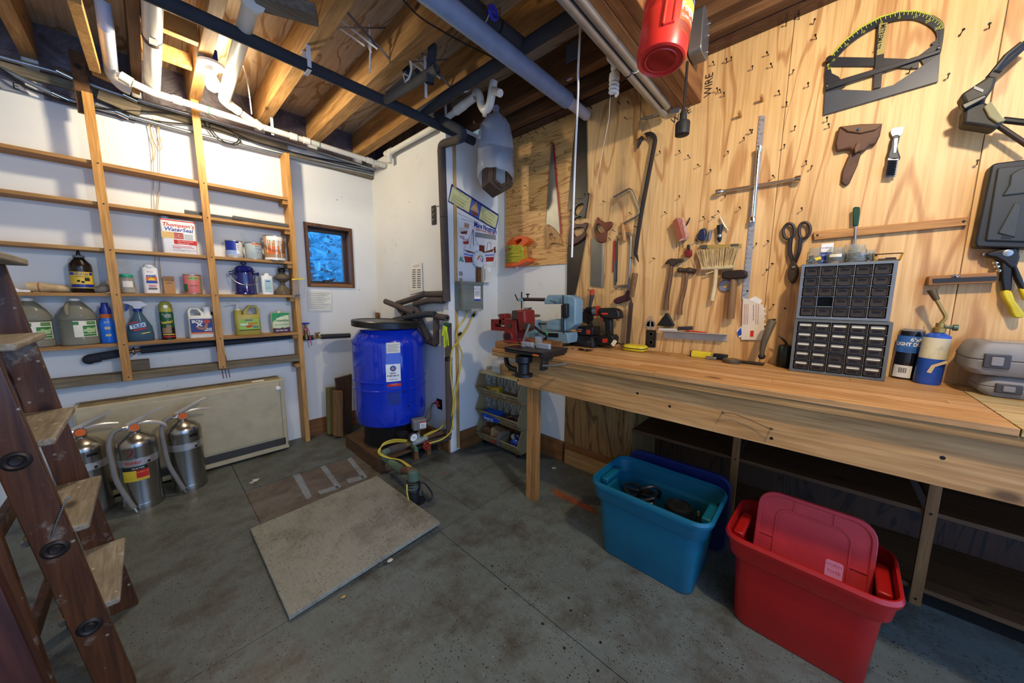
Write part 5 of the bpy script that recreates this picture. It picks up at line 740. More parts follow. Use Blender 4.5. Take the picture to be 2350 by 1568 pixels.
t.p('handwheel', h_, mat('blue_handwheel', '#2434b8', .4)); PK = mat('pink_ribbon', '#d0508a', .6); t.p('ribbon', B().tube([(-.012, -.018, .09), (-.024, -.02, .06), (-.028, -.018, .02)], .007, 6, 3, flat=.2), PK); t.p('ribbon', B().tube([(.012, -.018, .08), (.022, -.02, .03), (.026, -.02, -.03), (.034, -.02, -.08)], .008, 6, 3, flat=.2), PK); t.p('tie', B().tube([(.018*math.cos(a), .018*math.sin(a), .07) for a in [2*PI*i/12 for i in range(12)]], .002, 5, closed=True), WHITE)
# timber offcuts beside the tank
PT = wood('treated_offcut', '#7d7038', '#5f5228', 2, 8, .06, .7); PB = wood('brown_panel_wood', '#5e3f22', '#402a14', 2, 8, .06, .6)
for pts, yy, th, m, lab in (([(748, 878), (776, 875), (778, 984), (750, 984)], 3.34, .035, PT, 'greenish plywood offcut standing left of the tank'), ([(764, 884), (784, 884), (785, 990), (765, 986)], 3.24, .045, wood('fir_offcut', '#a57742', '#855a2c', 2, 8, .06, .65), 'pale timber offcut leaning in front of the plywood piece'), ([(768, 862), (806, 852), (806, 985), (785, 985)], 3.30, .03, PB, 'dark brown board standing behind the tank')):
    t = T('wood_offcut', lab, 'wood offcut', (AY(pts[3][0], pts[3][1], yy).x, yy, 0), group='wood offcuts beside the tank'); pp = t.pl(pts); zm = min(z for _, z in pp); pp = [(x, max(0.0, z-zm) if z-zm < .03 else z-zm) for x, z in pp]; t.p('board', B().prism(pp, -th/2, th/2), m, .002)
# papers, outlet on the back wall
t = T('notice_sheet', 'printed instruction sheets hanging on the back wall above the foam pipes', 'paper', tuple(AX(955, 640, 1.654)), R90); pp = t.pl([(942, 604), (968, 603), (970, 668), (940, 676)], -.003); t.p('sheet', B().prism(pp, -.004, 0), PAPER); pp = t.pl([(945, 606), (966, 606), (966, 664), (943, 670)], -.006); sh2 = t.p('sheet', B().prism(pp, -.007, -.004), PAPER)
for k in range(9):
    for a in (0, 1): q0 = t.px(946+11*a, 620+5*k, -.008); q1 = t.px(954+11*a, 620+5*k, -.008); t.p('print_line', B().quad(q0[0], q1[0], q0[1]-.005, q0[1]+.005, -.0074), GREYI, par=sh2)
q = t.px(955, 611, -.008); text(t, 'NOTICE', .028, q[0], q[1], -.0075, GREYI, sh2)
t = T('notice_sheet', 'faded typed sheet taped to the wall under the window', 'paper', tuple(AY(734, 695, 3.496))); pp = t.pl([(705, 668), (761, 670), (761, 714), (708, 715)], -.002); sh2 = t.p('sheet', B().prism(pp, -.0025, 0), mat('faded_paper', '#dcdacb', .8))
for k in range(9): q0 = t.px(709, 674+4.2*k, -.003); q1 = t.px(757-7*(k % 3), 674+4.2*k, -.003); t.p('print_line', B().quad(q0[0], q1[0], q0[1]-.003, q0[1]+.003, -.0029), mat('pale_print_grey', '#b3b0a4', .8), par=sh2)
t = T('wall_outlet', 'dark brown triple switch plate on the back wall', 'outlet', tuple(AX(996, 494, 1.656)), R90); t.p('plate', B().box(-.03, .03, -.006, 0, -.075, .075), mat('brown_bakelite', '#231a14', .35), .003)
for z in (-.04, 0, .04): t.p('switch', B().lathe([(.013, -.006), (.013, -.009), (.008, -.012), (0, -.012)], 14, (0, 0, z), 'y'), mat('brown_switch', '#5a4a3c', .4))
t = T('wall_bracket', 'small wooden block screwed in the corner above the tank', 'block', tuple(AX(868, 724, 1.652)), R90); t.p('block', B().box(-.03, .03, -.02, 0, -.03, .03), BASEY, .002); t.p('screw_plate', B().box(-.01, .01, -.023, -.02, -.015, .01), BRASS)
t = T('wall_opening', 'ragged dark hole in the back wall with red wire nuts', 'wall hole', tuple(AX(1010, 925, 1.657)), R90); t.p('hole', B().prism(t.pl([(1002, 914), (1014, 918), (1015, 942), (1004, 938)], -.001), -.0012, 0), BLACK); t.p('wire_nut', B().cyl((-.02, -.03, .02), (-.01, -.01, .0), .008, .012, 8).cyl((.0, -.035, -.02), (0, -.01, -.02), .008, .012, 8), RED, kind='stuff'); t.p('copper_line', B().tube([(-.02, -.01, -.01), (-.08, -.02, -.02), (-.10, -.03, -.08), (-.08, -.05, -.15), (-.14, -.08, -.20)], .006, 7, 4), mat('dull_copper', '#7a6450', .5, .5))
# ---------------------------------------------------------------- the return wall: posters, boxes
WB = YB-.005
t = T('control_box', 'grey steel pump control box with a blue and white label', 'control box', (1.815, WB, 1.22)); GB = mat('grey_green_steel', '#767c72', .45, .2)
t.p('case', B().box(-.105, .105, -.125, 0, .0, .222), GB, .003); t.p('cover_lip', B().box(-.108, .108, -.129, -.02, .205, .228), GB, .002); t.p('mount_tab', B().box(-.05, -.02, -.006, 0, .22, .262), GALV, .001); t.p('latch_plate', B().box(-.03, .085, -.1275, -.125, -.012, .012), mat('bright_plate', '#aeb0aa', .4, .5)); lb = t.p('label', B().quad(.005, .073, .075, .195, -.1256), WHITE); t.p('label_band', B().quad(.005, .073, .075, .09, -.1260), BLUEI, par=lb); t.p('label_band', B().quad(.005, .073, .112, .115, -.1260), ORI, par=lb); text(t, 'Franklin', .011, .041, .184, -.1262, BLUEI, lb); text(t, 'CONTROL BOX', .0095, .039, .170, -.1262, INK, lb, bold=.0002)
for k in range(6): t.p('label_print', B().quad(.010, .068-.006*(k % 2), .120+.0065*k, .1228+.0065*k, -.1260), GREYI, par=lb)
t = T('thermostat', 'ivory wall thermostat beside the control box', 'thermostat', tuple(AY(1116, 629, 2.19))); t.p('body', B().box(-.045, .045, -.02, .025, -.075, .075), mat('ivory_thermostat', '#dcd6c0', .45), .004); t.p('dial', B().lathe([(.022, -.02), (.02, -.026), (0, -.027)], 20, (.01, 0, .035), 'y'), WHITE); t.p('slot', B().quad(-.04, -.034, -.06, .04, -.0206), INK)
one('wall_batten', B().box(1.945, 1.985, WB-.03, WB, 1.40, 1.66), BASEW, 'short brown batten on the wall behind the thermostat', 'batten', bev=.002)
DRAW = mat('drawing_paper', '#d8d8d2', .8)
t = T('plan_drawing', 'pale boat plan drawing pinned behind the posters', 'drawing', (1.75, WB, 1.98)); t.p('sheet', B().prism(t.pl([(1017, 470), (1060, 487), (1140, 535), (1060, 522), (1018, 514)], -.002), -.002, 0), DRAW)
for a, b_ in (((1022, 476), (1100, 512)), ((1030, 496), (1050, 500)), ((1058, 502), (1100, 514))): q0, q1 = t.px(*a, -.003), t.px(*b_, -.003); t.p('plan_line', B().bar((q0[0], -.0025, q0[1]), (q1[0], -.0025, q1[1]), .003, .0008, (0, 1, 0)), GREYI)
t = T('boat_poster', 'poster of a red and white model fishing boat lettered Mare Nostrum', 'poster', (1.97, WB, 1.60)); sheet = [(1053, 503), (1140, 532), (1138, 613), (1050, 600)]; t.p('sheet', B().prism(t.pl(sheet, -.004), -.004, -.0022), mat('poster_paper', '#dddcd4', .5))
def pp_(name, pts, m, y=-.0048, sub=None): t.p(name, B().prism(t.pl(pts, y), y, y+.0006), m)
pp_('boat_hull', [(1062, 572), (1085, 578), (1112, 578), (1137, 570), (1133, 600), (1068, 603)], mat('hull_white', '#c9ccd6', .5)); pp_('boat_hull', [(1065, 588), (1090, 591), (1134, 590), (1132, 600), (1068, 603)], mat('hull_red', '#9c2a22', .5), -.0054); pp_('boat_deck', [(1063, 572), (1085, 578), (1112, 578), (1134, 571), (1130, 578), (1100, 582), (1075, 580)], mat('deck_brown', '#6a3a22', .6), -.0056); pp_('boat_cabin', [(1085, 564), (1099, 564), (1099, 580), (1085, 579)], WHITE, -.0062); pp_('boat_cabin', [(1100, 562), (1112, 564), (1112, 579), (1100, 579)], mat('cabin_red', '#6e2c20', .6), -.0062); pp_('boat_stripe', [(1065, 582), (1088, 587), (1134, 584), (1134, 586), (1088, 589), (1065, 584)], BLUEI, -.006); pp_('boat_fender', [(1133, 568), (1137, 566), (1138, 580), (1134, 582)], mat('deck_brown', '#6a3a22', .6), -.0062)
for a, b_, w_ in (((1085, 526), (1087, 564), .006), ((1085, 528), (1064, 572), .002), ((1085, 528), (1078, 572), .002), ((1086, 528), (1098, 566), .002), ((1120, 555), (1117, 576), .004), ((1128, 561), (1122, 555), .004), ((1126, 562), (1127, 574), .003)): q0, q1 = t.px(*a, -.006), t.px(*b_, -.006); t.p('boat_rigging', B().bar((q0[0], -.0064, q0[1]), (q1[0], -.0064, q1[1]), w_, .0008, (0, 1, 0)), mat('rigging', '#7a4a3a', .6))
for pts, c_ in (([(1066, 511), (1077, 514), (1076, 525), (1065, 522)], '#b98a6a'), ([(1055, 521), (1074, 526), (1073, 540), (1055, 536)], '#c9c2b0'), ([(1055, 540), (1066, 542), (1065, 549), (1055, 547)], '#c8a0a0'), ([(1062, 547), (1077, 549), (1076, 562), (1062, 560)], '#d0b4a8')): pp_('inset_picture', pts, mat('inset_'+c_[1:], c_, .6), -.0048)
pp_('inset_boat', [(1057, 532), (1073, 530), (1071, 537), (1059, 537)], mat('cabin_red', '#6e2c20', .6), -.0056); pp_('inset_boat', [(1063, 555), (1076, 553), (1075, 560), (1064, 560)], mat('hull_red', '#9c2a22', .5), -.0056)
q = t.px(1115, 524, -.006); text(t, 'Mare Nostrum', .062, q[0], q[1], -.0062, NB, rot=-.10, sx=.72, bold=.0018); q = t.px(1115, 532, -.006); text(t, 'Pesquero de arrastre / Fishing trawler', .020, q[0], q[1], -.0062, RED, rot=-.06, sx=.72, bold=.0004); q = t.px(1055, 595, -.006); text(t, 'AL', .05, q[0]+.02, q[1], -.0062, mat('logo_green', '#157a60', .5), bold=.002, sx=.8)
for k in range(5): q0, q1 = t.px(1091, 534+2.2*k, -.006), t.px(1138, 541+2.2*k, -.006); t.p('text_line', B().bar((q0[0], -.0058, q0[1]), (q1[0], -.0058, q1[1]), .006, .0006, (0, 1, 0)), GREYI)
t = T('sailboat_banner', 'tilted navy and cream banner with a sailboat picture pinned on the wall', 'banner', (1.95, WB, 2.0)); t.p('board', B().prism(t.pl([(1036, 422), (1145, 493), (1138, 528), (1028, 463)], -.008), -.010, -.004), mat('navy_board', '#1c2c6c', .5)); CRM = mat('banner_cream', '#c8c68a', .6); t.p('panel', B().prism(t.pl([(1038, 428), (1082, 456), (1076, 488), (1030, 461)], -.0108), -.0112, -.0102), CRM); t.p('panel', B().prism(t.pl([(1105, 472), (1143, 496), (1137, 524), (1099, 502)], -.0108), -.0112, -.0102), CRM); t.p('panel', B().prism(t.pl([(1083, 457), (1104, 471), (1098, 501), (1077, 489)], -.0108), -.0110, -.0102), mat('banner_blue', '#4a5fa0', .5)); t.p('sail', B().prism(t.pl([(1094, 462), (1098, 489), (1079, 480)], -.0112), -.0116, -.0108), mat('sail_tan', '#b5935a', .6)); t.p('hull', B().prism(t.pl([(1079, 483), (1097, 491), (1096, 496), (1086, 494)], -.0112), -.0118, -.0108), mat('hull_brown', '#7a3a1c', .6))
for (x, y), s_, sz in (((1058, 443), 'PENOBSCOT 14', .030), ((1127, 492), 'SHELLBACK', .022)): q = t.px(x, y, -.0115); text(t, s_, sz, q[0], q[1], -.0115, GREYI, rot=-.36, sx=.8)
for k in range(6):
    for x0, y0, x1, y1 in ((1040, 446, 1070, 465), (1107, 486, 1134, 503)): q0, q1 = t.px(x0-1.0*k, y0+3.2*k, -.0115), t.px(x1-1.0*k-4*(k % 2), y1+3.2*k, -.0115); t.p('text_line', B().bar((q0[0], -.0115, q0[1]), (q1[0], -.0115, q1[1]), .004, .0006, (0, 1, 0)), mat('olive_print', '#8a8a58', .7))
t = T('wall_thermometer', 'round dial thermometer with a rainbow scale hung over the poster', 'thermometer', tuple(AY(1101, 595, 2.20))); t.p('case', B().lathe([(0, .02), (.068, .02), (.07, .0), (.066, -.008), (.062, -.008)], 32, (0, 0, 0), 'y'), mat('dial_white', '#dcdcd4', .35)); t.p('dial', B().lathe([(0, -.0085), (.062, -.0085), (.062, -.006)], 32, (0, 0, 0), 'y'), mat('dial_face', '#e3e2da', .4))
for k, c_ in enumerate(('#c02a1e', '#d9742a', '#e0b83a', '#7fae4a', '#3a9aa8', '#2a6ab0', '#25408a', '#4a2a5a')): a0 = -1.9+k*.55; t.p('scale_arc', B().ring([(.042*math.sin(a0+.55*i/4), .042*math.cos(a0+.55*i/4)) for i in range(5)]+[(.032*math.sin(a0+.55*i/4), .032*math.cos(a0+.55*i/4)) for i in (4, 3, 2, 1, 0)], [(.041*math.sin(a0+.55*i/4), .041*math.cos(a0+.55*i/4)) for i in range(5)]+[(.022*math.sin(a0+.55*i/4), .022*math.cos(a0+.55*i/4)) for i in (4, 3, 2, 1, 0)], -.0095, -.0088), mat('scale_'+c_[1:], c_, .5))
t.p('needle', B().bar((-.02, -.0105, .024), (.016, -.0105, -.02), .006, .001, (0, 1, 0)), RED)
for k in range(12): a = -2.3+k*.42; t.p('tick', B().bar((.05*math.sin(a), -.0095, .05*math.cos(a)), (.058*math.sin(a), -.0095, .058*math.cos(a)), .004, .0008, (0, 1, 0)), GREYI)
one('wall_hook', B().box(1.765, 1.80, WB-.004, WB, 1.50, 1.535), GALV, 'small steel plate above the control box', 'plate')
# ================================================================ WORKBENCH
BT = .99
TOPW = [wood('bench_plank_%d' % i, a, c, 0, 7, .05, .5, dirt='#7a5228', da=.35) for i, (a, c) in enumerate((('#cda06a', '#b08048'), ('#c2935c', '#a5743e'), ('#d6ac78', '#bb8a54')))]
PLYE = wood('plywood_edge', '#b98f56', '#7d5a2e', 0, 30, .02, .7, knots=False); APR = wood('apron_plank', '#cc9f66', '#b07c42', 0, 6, .06, .55)
t = T('workbench', 'long plank-topped wooden workbench along the plywood wall', 'workbench', (1.86, .2, 0), R90)
def bl(y): return -(y-.2)           # world y -> local x
rnd = random.Random(11); nst = 12; x0 = 1.53; wst = .66/nst
for i in range(nst):
    y = 1.60; 
    while y > -.41:
        ln = rnd.uniform(.7, 1.5); y2 = max(-.41, y-ln); o = t.p('top_plank', B().box(-(y-y2)/2+.0006, (y-y2)/2-.0006, -wst/2+.0005, wst/2-.0005, .968, BT-rnd.uniform(0, .0012)), TOPW[rnd.randrange(3)], .001); o.location = (bl((y+y2)/2), x0+wst*(i+.5)-1.86, 0); y = y2
t.p('end_panel', B().box(bl(-.412), bl(-1.4), x0-1.86, 2.19-1.86, .968, BT), plyface('bench_end_ply', '#b8a070', '#97783f', 0, 3, 2, .55, dirt='#8a8458'), .001, label='stained plywood end of the bench top')
t.p('top_base', B().box(bl(1.60), bl(-1.4), 1.534-1.86, 2.185-1.86, .940, .967), PLYE, .001)
ap = t.p('apron', B().box(bl(1.40), bl(-1.4), 1.562-1.86, 1.60-1.86, .770, .9395), APR, .002)
for y, z in ((1.39, .90), (1.39, .80), (1.37, .86), (.62, .87), (.47, .84), (.1, .80), (-.30, .86)): t.p('screw_hole', B().lathe([(.006, -.0005), (.006, .002), (0, .002)], 10, (bl(y), 1.562-1.86, z), 'y'), NAIL, par=ap)
for k_, (y, z) in enumerate(((.265, .862), (.105, .838))): t.p('nail', B().cyl((bl(y), 1.562-1.86, z), (bl(y)+.006, 1.54-1.86, z+.004), .003, n=7), NAIL, par=ap)
t.p('wire', B().tube([(bl(.265), 1.545-1.86, .865), (bl(.22), 1.55-1.86, .868), (bl(.15), 1.55-1.86, .852), (bl(.105), 1.545-1.86, .84)], .0012, 5, 4), DKSTEEL, par=ap)
t.p('leg', B().box(bl(1.345), bl(1.30), 1.60-1.86, 1.64-1.86, 0, .77), wood('leg_pine', '#b98a50', '#976834', 2, 8, .06, .6), .003); t.p('leg_brace', B().box(bl(1.30), bl(1.26), 1.601-1.86, 1.64-1.86, 0, .77), wood('leg_pine_b', '#a87a44', '#8a5d2c', 2, 8, .06, .6), .003); t.p('end_rail', B().box(bl(1.40), bl(1.362), 1.60-1.86, 2.18-1.86, .82, .9395), APR, .002)
for y in (-1.2,): t.p('leg', B().box(bl(y), bl(y-.05), 1.61-1.86, 1.65-1.86, 0, .77), PALY, .003)
# recess with shelves under the bench
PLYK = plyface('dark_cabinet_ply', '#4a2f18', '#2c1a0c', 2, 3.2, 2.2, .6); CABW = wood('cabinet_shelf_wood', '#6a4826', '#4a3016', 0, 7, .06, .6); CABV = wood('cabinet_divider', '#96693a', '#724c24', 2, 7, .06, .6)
t = T('under_bench_shelves', 'dark built-in plywood shelves under the workbench', 'shelving', (2.17, -.2, 0), R90); bl2 = lambda y: -(y+.2)
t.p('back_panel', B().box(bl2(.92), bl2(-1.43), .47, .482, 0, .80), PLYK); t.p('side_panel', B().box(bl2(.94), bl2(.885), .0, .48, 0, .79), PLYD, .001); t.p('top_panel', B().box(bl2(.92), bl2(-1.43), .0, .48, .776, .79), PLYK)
t.p('side_panel', B().box(bl2(-1.42), bl2(-1.44), .0, .48, 0, .79), PLYK, .001)  # unseen end panel, added to keep sky light out of the recess
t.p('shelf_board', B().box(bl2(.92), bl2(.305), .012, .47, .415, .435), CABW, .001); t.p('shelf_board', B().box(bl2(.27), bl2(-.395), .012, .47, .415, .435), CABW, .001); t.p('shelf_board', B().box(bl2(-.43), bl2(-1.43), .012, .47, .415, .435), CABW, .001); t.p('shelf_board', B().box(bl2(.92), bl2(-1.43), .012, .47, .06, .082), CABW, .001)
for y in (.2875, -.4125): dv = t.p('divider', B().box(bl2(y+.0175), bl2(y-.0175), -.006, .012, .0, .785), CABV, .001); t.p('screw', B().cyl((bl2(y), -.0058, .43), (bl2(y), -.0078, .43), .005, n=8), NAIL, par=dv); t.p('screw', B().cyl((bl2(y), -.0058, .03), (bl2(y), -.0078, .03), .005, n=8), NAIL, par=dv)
one('skirting_board', B().box(2.165, 2.185, .93, 1.42, 0, .12), wood('raw_skirting', '#b08a54', '#8d6838', 1, 7, .06, .65), 'raw plywood skirting board below the bench end', 'board', bev=.002)
# ---------------------------------------------------------------- things on the bench
VR = mat('vise_red', '#71170f', .5, dirt='#3a120c', da=.6, ds=14); JAW = mat('jaw_steel', '#4b4034', .5, .6)
t = T('vise_board', 'thick wood block under the red vise at the bench end', 'board', (1.72, 1.46, BT), R90); t.p('board', B().box(-.14, .12, -.16, .25, .0005, .042), wood('vise_block', '#9a6f3c', '#7a5026', 0, 7, .06, .65), .003)
t = T('bench_vise', 'red cast iron bench vise with steel jaws and handle', 'vise', (1.64, 1.47, BT+.043), R90); V = lambda pts, o=0: t.pl(pts, o)
t.p('base', B().lathe([(.085, 0), (.088, .004), (.085, .012), (.05, .016), (.045, .03)], 26), VR); t.p('body', B().prism(V([(1157, 730), (1186, 731), (1187, 785), (1163, 790), (1158, 765)], -.04), -.045, .045), VR, .008); t.p('swivel', B().lathe([(.04, -.055), (.044, -.05), (.044, .03)], 22, (V([(1168, 773)], -.04)[0][0], 0, V([(1168, 773)], -.04)[0][1]), 'y'), VR); t.p('swivel_bore', B().lathe([(0, -.0565), (.027, -.0565), (.027, -.054)], 20, (V([(1168, 773)], -.04)[0][0], 0, V([(1168, 773)], -.04)[0][1]), 'y'), BLACK)
sl = V([(1129, 733), (1160, 734), (1160, 760), (1129, 758)], -.02); s2 = V([(1138, 743), (1160, 744), (1160, 752), (1138, 750)], -.02); t.p('slide', B().ring(sl, s2, -.03, .03), VR, .003); t.p('rear_arm', B().prism(V([(1148, 720), (1160, 720), (1161, 731), (1154, 733), (1152, 746), (1146, 746)], -.02), -.03, .03), VR, .004)
t.p('fixed_jaw', B().prism(V([(1178, 713), (1185, 712), (1190, 733), (1177, 733)], -.04), -.055, .055), JAW, .004); t.p('moving_jaw', B().prism(V([(1187, 712), (1206, 711), (1208, 740), (1206, 760), (1194, 763), (1190, 735)], -.04), -.055, .055), VR, .012); t.p('jaw_plate', B().prism(V([(1185, 712), (1190, 713), (1191, 733), (1188, 734)], -.04), -.054, .054), JAW, .002); t.p('bolt', B().lathe([(.016, -.05), (.016, -.046)], 16, (V([(1171, 748)], -.04)[0][0], 0, V([(1171, 748)], -.04)[0][1]), 'y'), JAW)
h0 = V([(1211, 749)], -.06)[0]; t.p('screw_hub', B().lathe([(.02, -.08), (.024, -.075), (.024, -.04), (.018, -.02)], 16, (h0[0], 0, h0[1]), 'y'), JAW); q = [V([p], -.08)[0] for p in ((1214, 744), (1199, 797))]; t.p('handle', B().tube([(q[0][0], -.075, q[0][1]), (q[1][0], -.09, q[1][1])], .0075, 10), STEEL); t.p('handle_end', B().sph((q[1][0], -.09, q[1][1]), .012, 10), DKSTEEL)
t = T('scroll_saw', 'blue-grey bench scroll saw with round table and C-shaped arm', 'scroll saw', (1.97, 1.42, BT), R90); SBc = mat('saw_blue', '#6f8e9a', .4); Vs = lambda pts, o=0: t.pl(pts, o)
t.p('arm_housing', B().prism(Vs([(1254, 679), (1258, 677), (1305, 677), (1318, 683), (1321, 690), (1320, 745), (1306, 757), (1290, 760), (1254, 757), (1254, 737), (1270, 733), (1290, 731), (1291, 698), (1254, 697)], -.05), -.05, .05), SBc, .010); t.p('arm_end', B().prism(Vs([(1249, 685), (1265, 684), (1268, 698), (1249, 698)], -.06), -.062, .02), SBc, .006)
for yy in (-.052, -.052): pass
t.p('upper_arm', B().tube([(x, 0, z) for x, z in Vs([(1250, 688), (1198, 687)], 0)], .013, 12), DKSTEEL); t.p('arm_head', B().prism(Vs([(1189, 685), (1199, 685), (1199, 692), (1190, 692)], -.015), -.02, .02), SBc, .003); t.p('tension_knob', B().lathe([(.006, 0), (.006, .02), (.015, .024), (.015, .032), (0, .034)], 12, (Vs([(1211, 684)])[0][0], 0, Vs([(1211, 684)])[0][1])), BLACK); t.p('blade_rod', B().tube([(x, 0, z) for x, z in Vs([(1197, 670), (1197, 712)])], .005, 8), BLACK); t.p('blower_rod', B().tube([(x, -.01, z) for x, z in Vs([(1184, 676), (1190, 690)])], .005, 8), BLACK); t.p('air_hose', B().tube([(x, -.02, z) for x, z in Vs([(1189, 692), (1190, 702), (1198, 710), (1215, 706)])], .004, 7, 4), mat('tan_hose', '#b9a880', .6)); t.p('hold_down', B().prism(Vs([(1204, 707), (1216, 706), (1210, 715), (1205, 713)], -.02), -.03, .01), STEEL, .002)
tq_ = Vs([(1145, 724), (1242, 724)], 0); cx = (tq_[0][0]+tq_[1][0])/2; t.p('table', B().lathe([(0, .188), (.165, .188), (.168, .193), (.168, .2), (.165, .203), (0, .203)], 40, (cx, 0, 0)), mat('worn_iron', '#7a7264', .45, .5, dirt='#5a6a6c', da=.4)); t.p('table_stand', B().prism(Vs([(1208, 736), (1230, 734), (1232, 770), (1212, 772)], -.03), -.035, .035), SBc, .006); t.p('table_rod', B().tube([(x, 0, z) for x, z in Vs([(1230, 743), (1254, 743)])], .008, 8), BLACK)
t.p('base', B().prism(Vs([(1208, 778), (1215, 765), (1252, 762), (1290, 762), (1304, 765), (1306, 788), (1262, 790), (1262, 786), (1208, 786)], -.06), -.07, .06), SBc, .008); t.p('motor_box', B().prism(Vs([(1254, 737), (1295, 735), (1296, 760), (1254, 757)], -.06), -.066, .03), SBc, .006); t.p('name_plate', B().prism(Vs([(1258, 764), (1281, 765), (1281, 775), (1258, 773)], -.072), -.0725, -.069), BLACK); q = Vs([(1272, 750)], -.067)[0]; text(t, 'Dremel', .042, q[0], q[1], -.0668, mat('pale_blue_emboss', '#86a3ac', .4), bold=.001, sx=.85)
t.p('motor_cap', B().prism(Vs([(1295, 697), (1306, 697), (1306, 728), (1300, 731), (1294, 728)], -.055), -.085, -.05), BLACK, .005); t.p('tie_rod', B().tube([(x, -.07, z) for x, z in Vs([(1292, 678), (1294, 765)], -.07)], .005, 7), BLACK); t.p('tie_rod', B().tube([(x, -.075, z) for x, z in Vs([(1289, 700), (1289, 762)], -.075)], .004, 7), BLACK)
b = B()
for k in range(5): b.tube([(x+.004*k, -.09-.006*k, z+.004*(k % 3)) for x, z in Vs([(1214, 755+k), (1225, 752-k), (1240, 762), (1254, 770), (1250, 782-k), (1232, 785), (1216, 775+k)], -.09)], .005, 7, 5)
t.p('power_cord', b, BLACK); t.p('cord_tie', B().tube([(x, -.12, z) for x, z in Vs([(1253, 756), (1254, 768)], -.12)], .004, 6), mat('green_wire', '#1f8f3f', .5)); t.p('cord_lever', B().tube([(x, -.065, z) for x, z in Vs([(1263, 688), (1268, 692), (1276, 693)], -.065)], .005, 7, 3), STEEL)
one('table_top_rag', B().prism([(0, 0), (1, 0)], 0, 1) if False else B().cbox((2.06, 1.30, BT+.012), (.07, .12, .022), rz=.3), wood('shop_offcut', '#a8743c', '#845426', 1, 8, .06, .6), 'small wood offcut behind the scroll saw base', 'wood offcut', bev=.002)
t = T('router_table', 'black router table clamped on the bench front edge with grey fence', 'router table', (1.55, 1.26, BT), R90); RB = mat('black_table', '#1c1a19', .4, dirt='#5a4a34', da=.25)
t.p('table', B().box(-.14, .16, -.115, .14, .0255, .037), RB, .004); t.p('table_skirt', B().box(-.135, .155, -.11, .135, .006, .025), RB, .004); t.p('side_leg', B().prism([(.135, .012), (.16, .012), (.15, -.07), (.125, -.07)], -.10, -.05), RB, .003); t.p('side_plate', B().box(.156, .162, -.10, .10, -.01, .03), BLACK, .002); t.p('motor', B().lathe([(.05, -.005), (.05, -.04), (.034, -.05), (.034, -.105), (.055, -.11), (.055, -.125), (0, -.126)], 24, (.0, -.085, 0)), BLACK); t.p('switch_tab', B().box(.09, .13, -.116, -.112, .012, .02), ORI)
GF = mat('fence_grey', '#8b929a', .4); t.p('fence', B().box(-.085, -.004, -.01, .012, .037, .065), GF, .003); t.p('fence', B().box(.03, .125, -.012, .01, .037, .068), GF, .003); t.p('dust_port', B().lathe([(.024, .05), (.024, .098), (.022, .098), (.022, .052)], 18, (.0, .05, 0)).lathe([(.05, .04), (.026, .055)], 18, (0, .05, 0)), CLEARP); t.p('hardware', B().sph((-.06, -.03, .041), .008, 8).sph((-.04, -.04, .041), .006, 8).sph((.03, -.035, .041), .006, 8), STEEL, kind='stuff'); t.p('clamp_screw', B().tube([(.15, -.10, -.04), (.22, -.06, -.032), (.26, -.03, -.022)], .007, 8), STEEL)
t = T('wood_jig', 'small reddish wood block standing behind the router fence', 'wood offcut', (1.68, 1.18, BT), R90+.3); t.p('block', B().box(-.03, .03, -.02, .02, 0, .07), BASEW, .002)
t = T('c_clamp', 'black C-clamp hanging from the bench end', 'clamp', (1.60, 1.50, .83), R90); t.p('frame', B().tube([(-.03, 0, .16), (-.035, 0, .12), (-.025, 0, .055), (.02, 0, .028), (.10, 0, .02)], .016, 8, 4, flat=1.3), BLACK); t.p('pad', B().box(.0, .12, -.016, .016, .012, .03), BLACK, .003)
for k, (x, y, lab) in enumerate(((2.0, 1.18, 'left of two rusty screw piles'),)):
    b = B(); r_ = random.Random(4)
    for i in range(26): a = r_.uniform(0, 3.1); cx_, cy_ = r_.gauss(1.86, .012), r_.gauss(1.10, .03); b.tube([(cx_-.012*math.cos(a), cy_-.012*math.sin(a), BT+.004+r_.random()*.006), (cx_+.012*math.cos(a), cy_+.012*math.sin(a), BT+.004+r_.random()*.006)], .0025, 5)
    one('screw_pile', b, mat('rusty_screws', '#3a2a1e', .6, .6), 'small heap of dark wood screws on the bench', 'screws', kind='stuff')
# charger, battery, drill
CH = BLACK; t = T('battery_charger', 'black battery charger with a battery plugged on top', 'charger', (2.09, 1.205, BT), R90); t.p('base', B().loft([[(x*.5, y*.5, z) for x, y in rrect(-.19*k, .19*k, -.17*k, .17*k, .03)] for k, z in ((1, 0), (1, .03), (.72, .075))]), CH, .003); bt = t.p('battery', B().loft([[(x*.5, y*.5, z) for x, y in rrect(-.14*k, .14*k, -.11*k, .11*k, .02)] for k, z in ((.95, .077), (1, .085), (1, .13), (.93, .138))]), BLACK, .002); t.p('battery_badge', B().quad(.02, .05, .088, .118, -.0556), mat('red_badge', '#b8321e', .5), par=bt); t.p('battery_label', B().quad(-.062, -.02, .10, .108, -.0556), ORI, par=bt); text(t, 'CRAFTSMAN', .009, -.04, .116, -.0557, WHITE, bt)
t = T('cordless_drill', 'black cordless drill with red trim standing on its battery', 'drill', (2.10, 1.08, BT), R90); Vd = lambda pts, o=-.0: t.pl(pts, o)
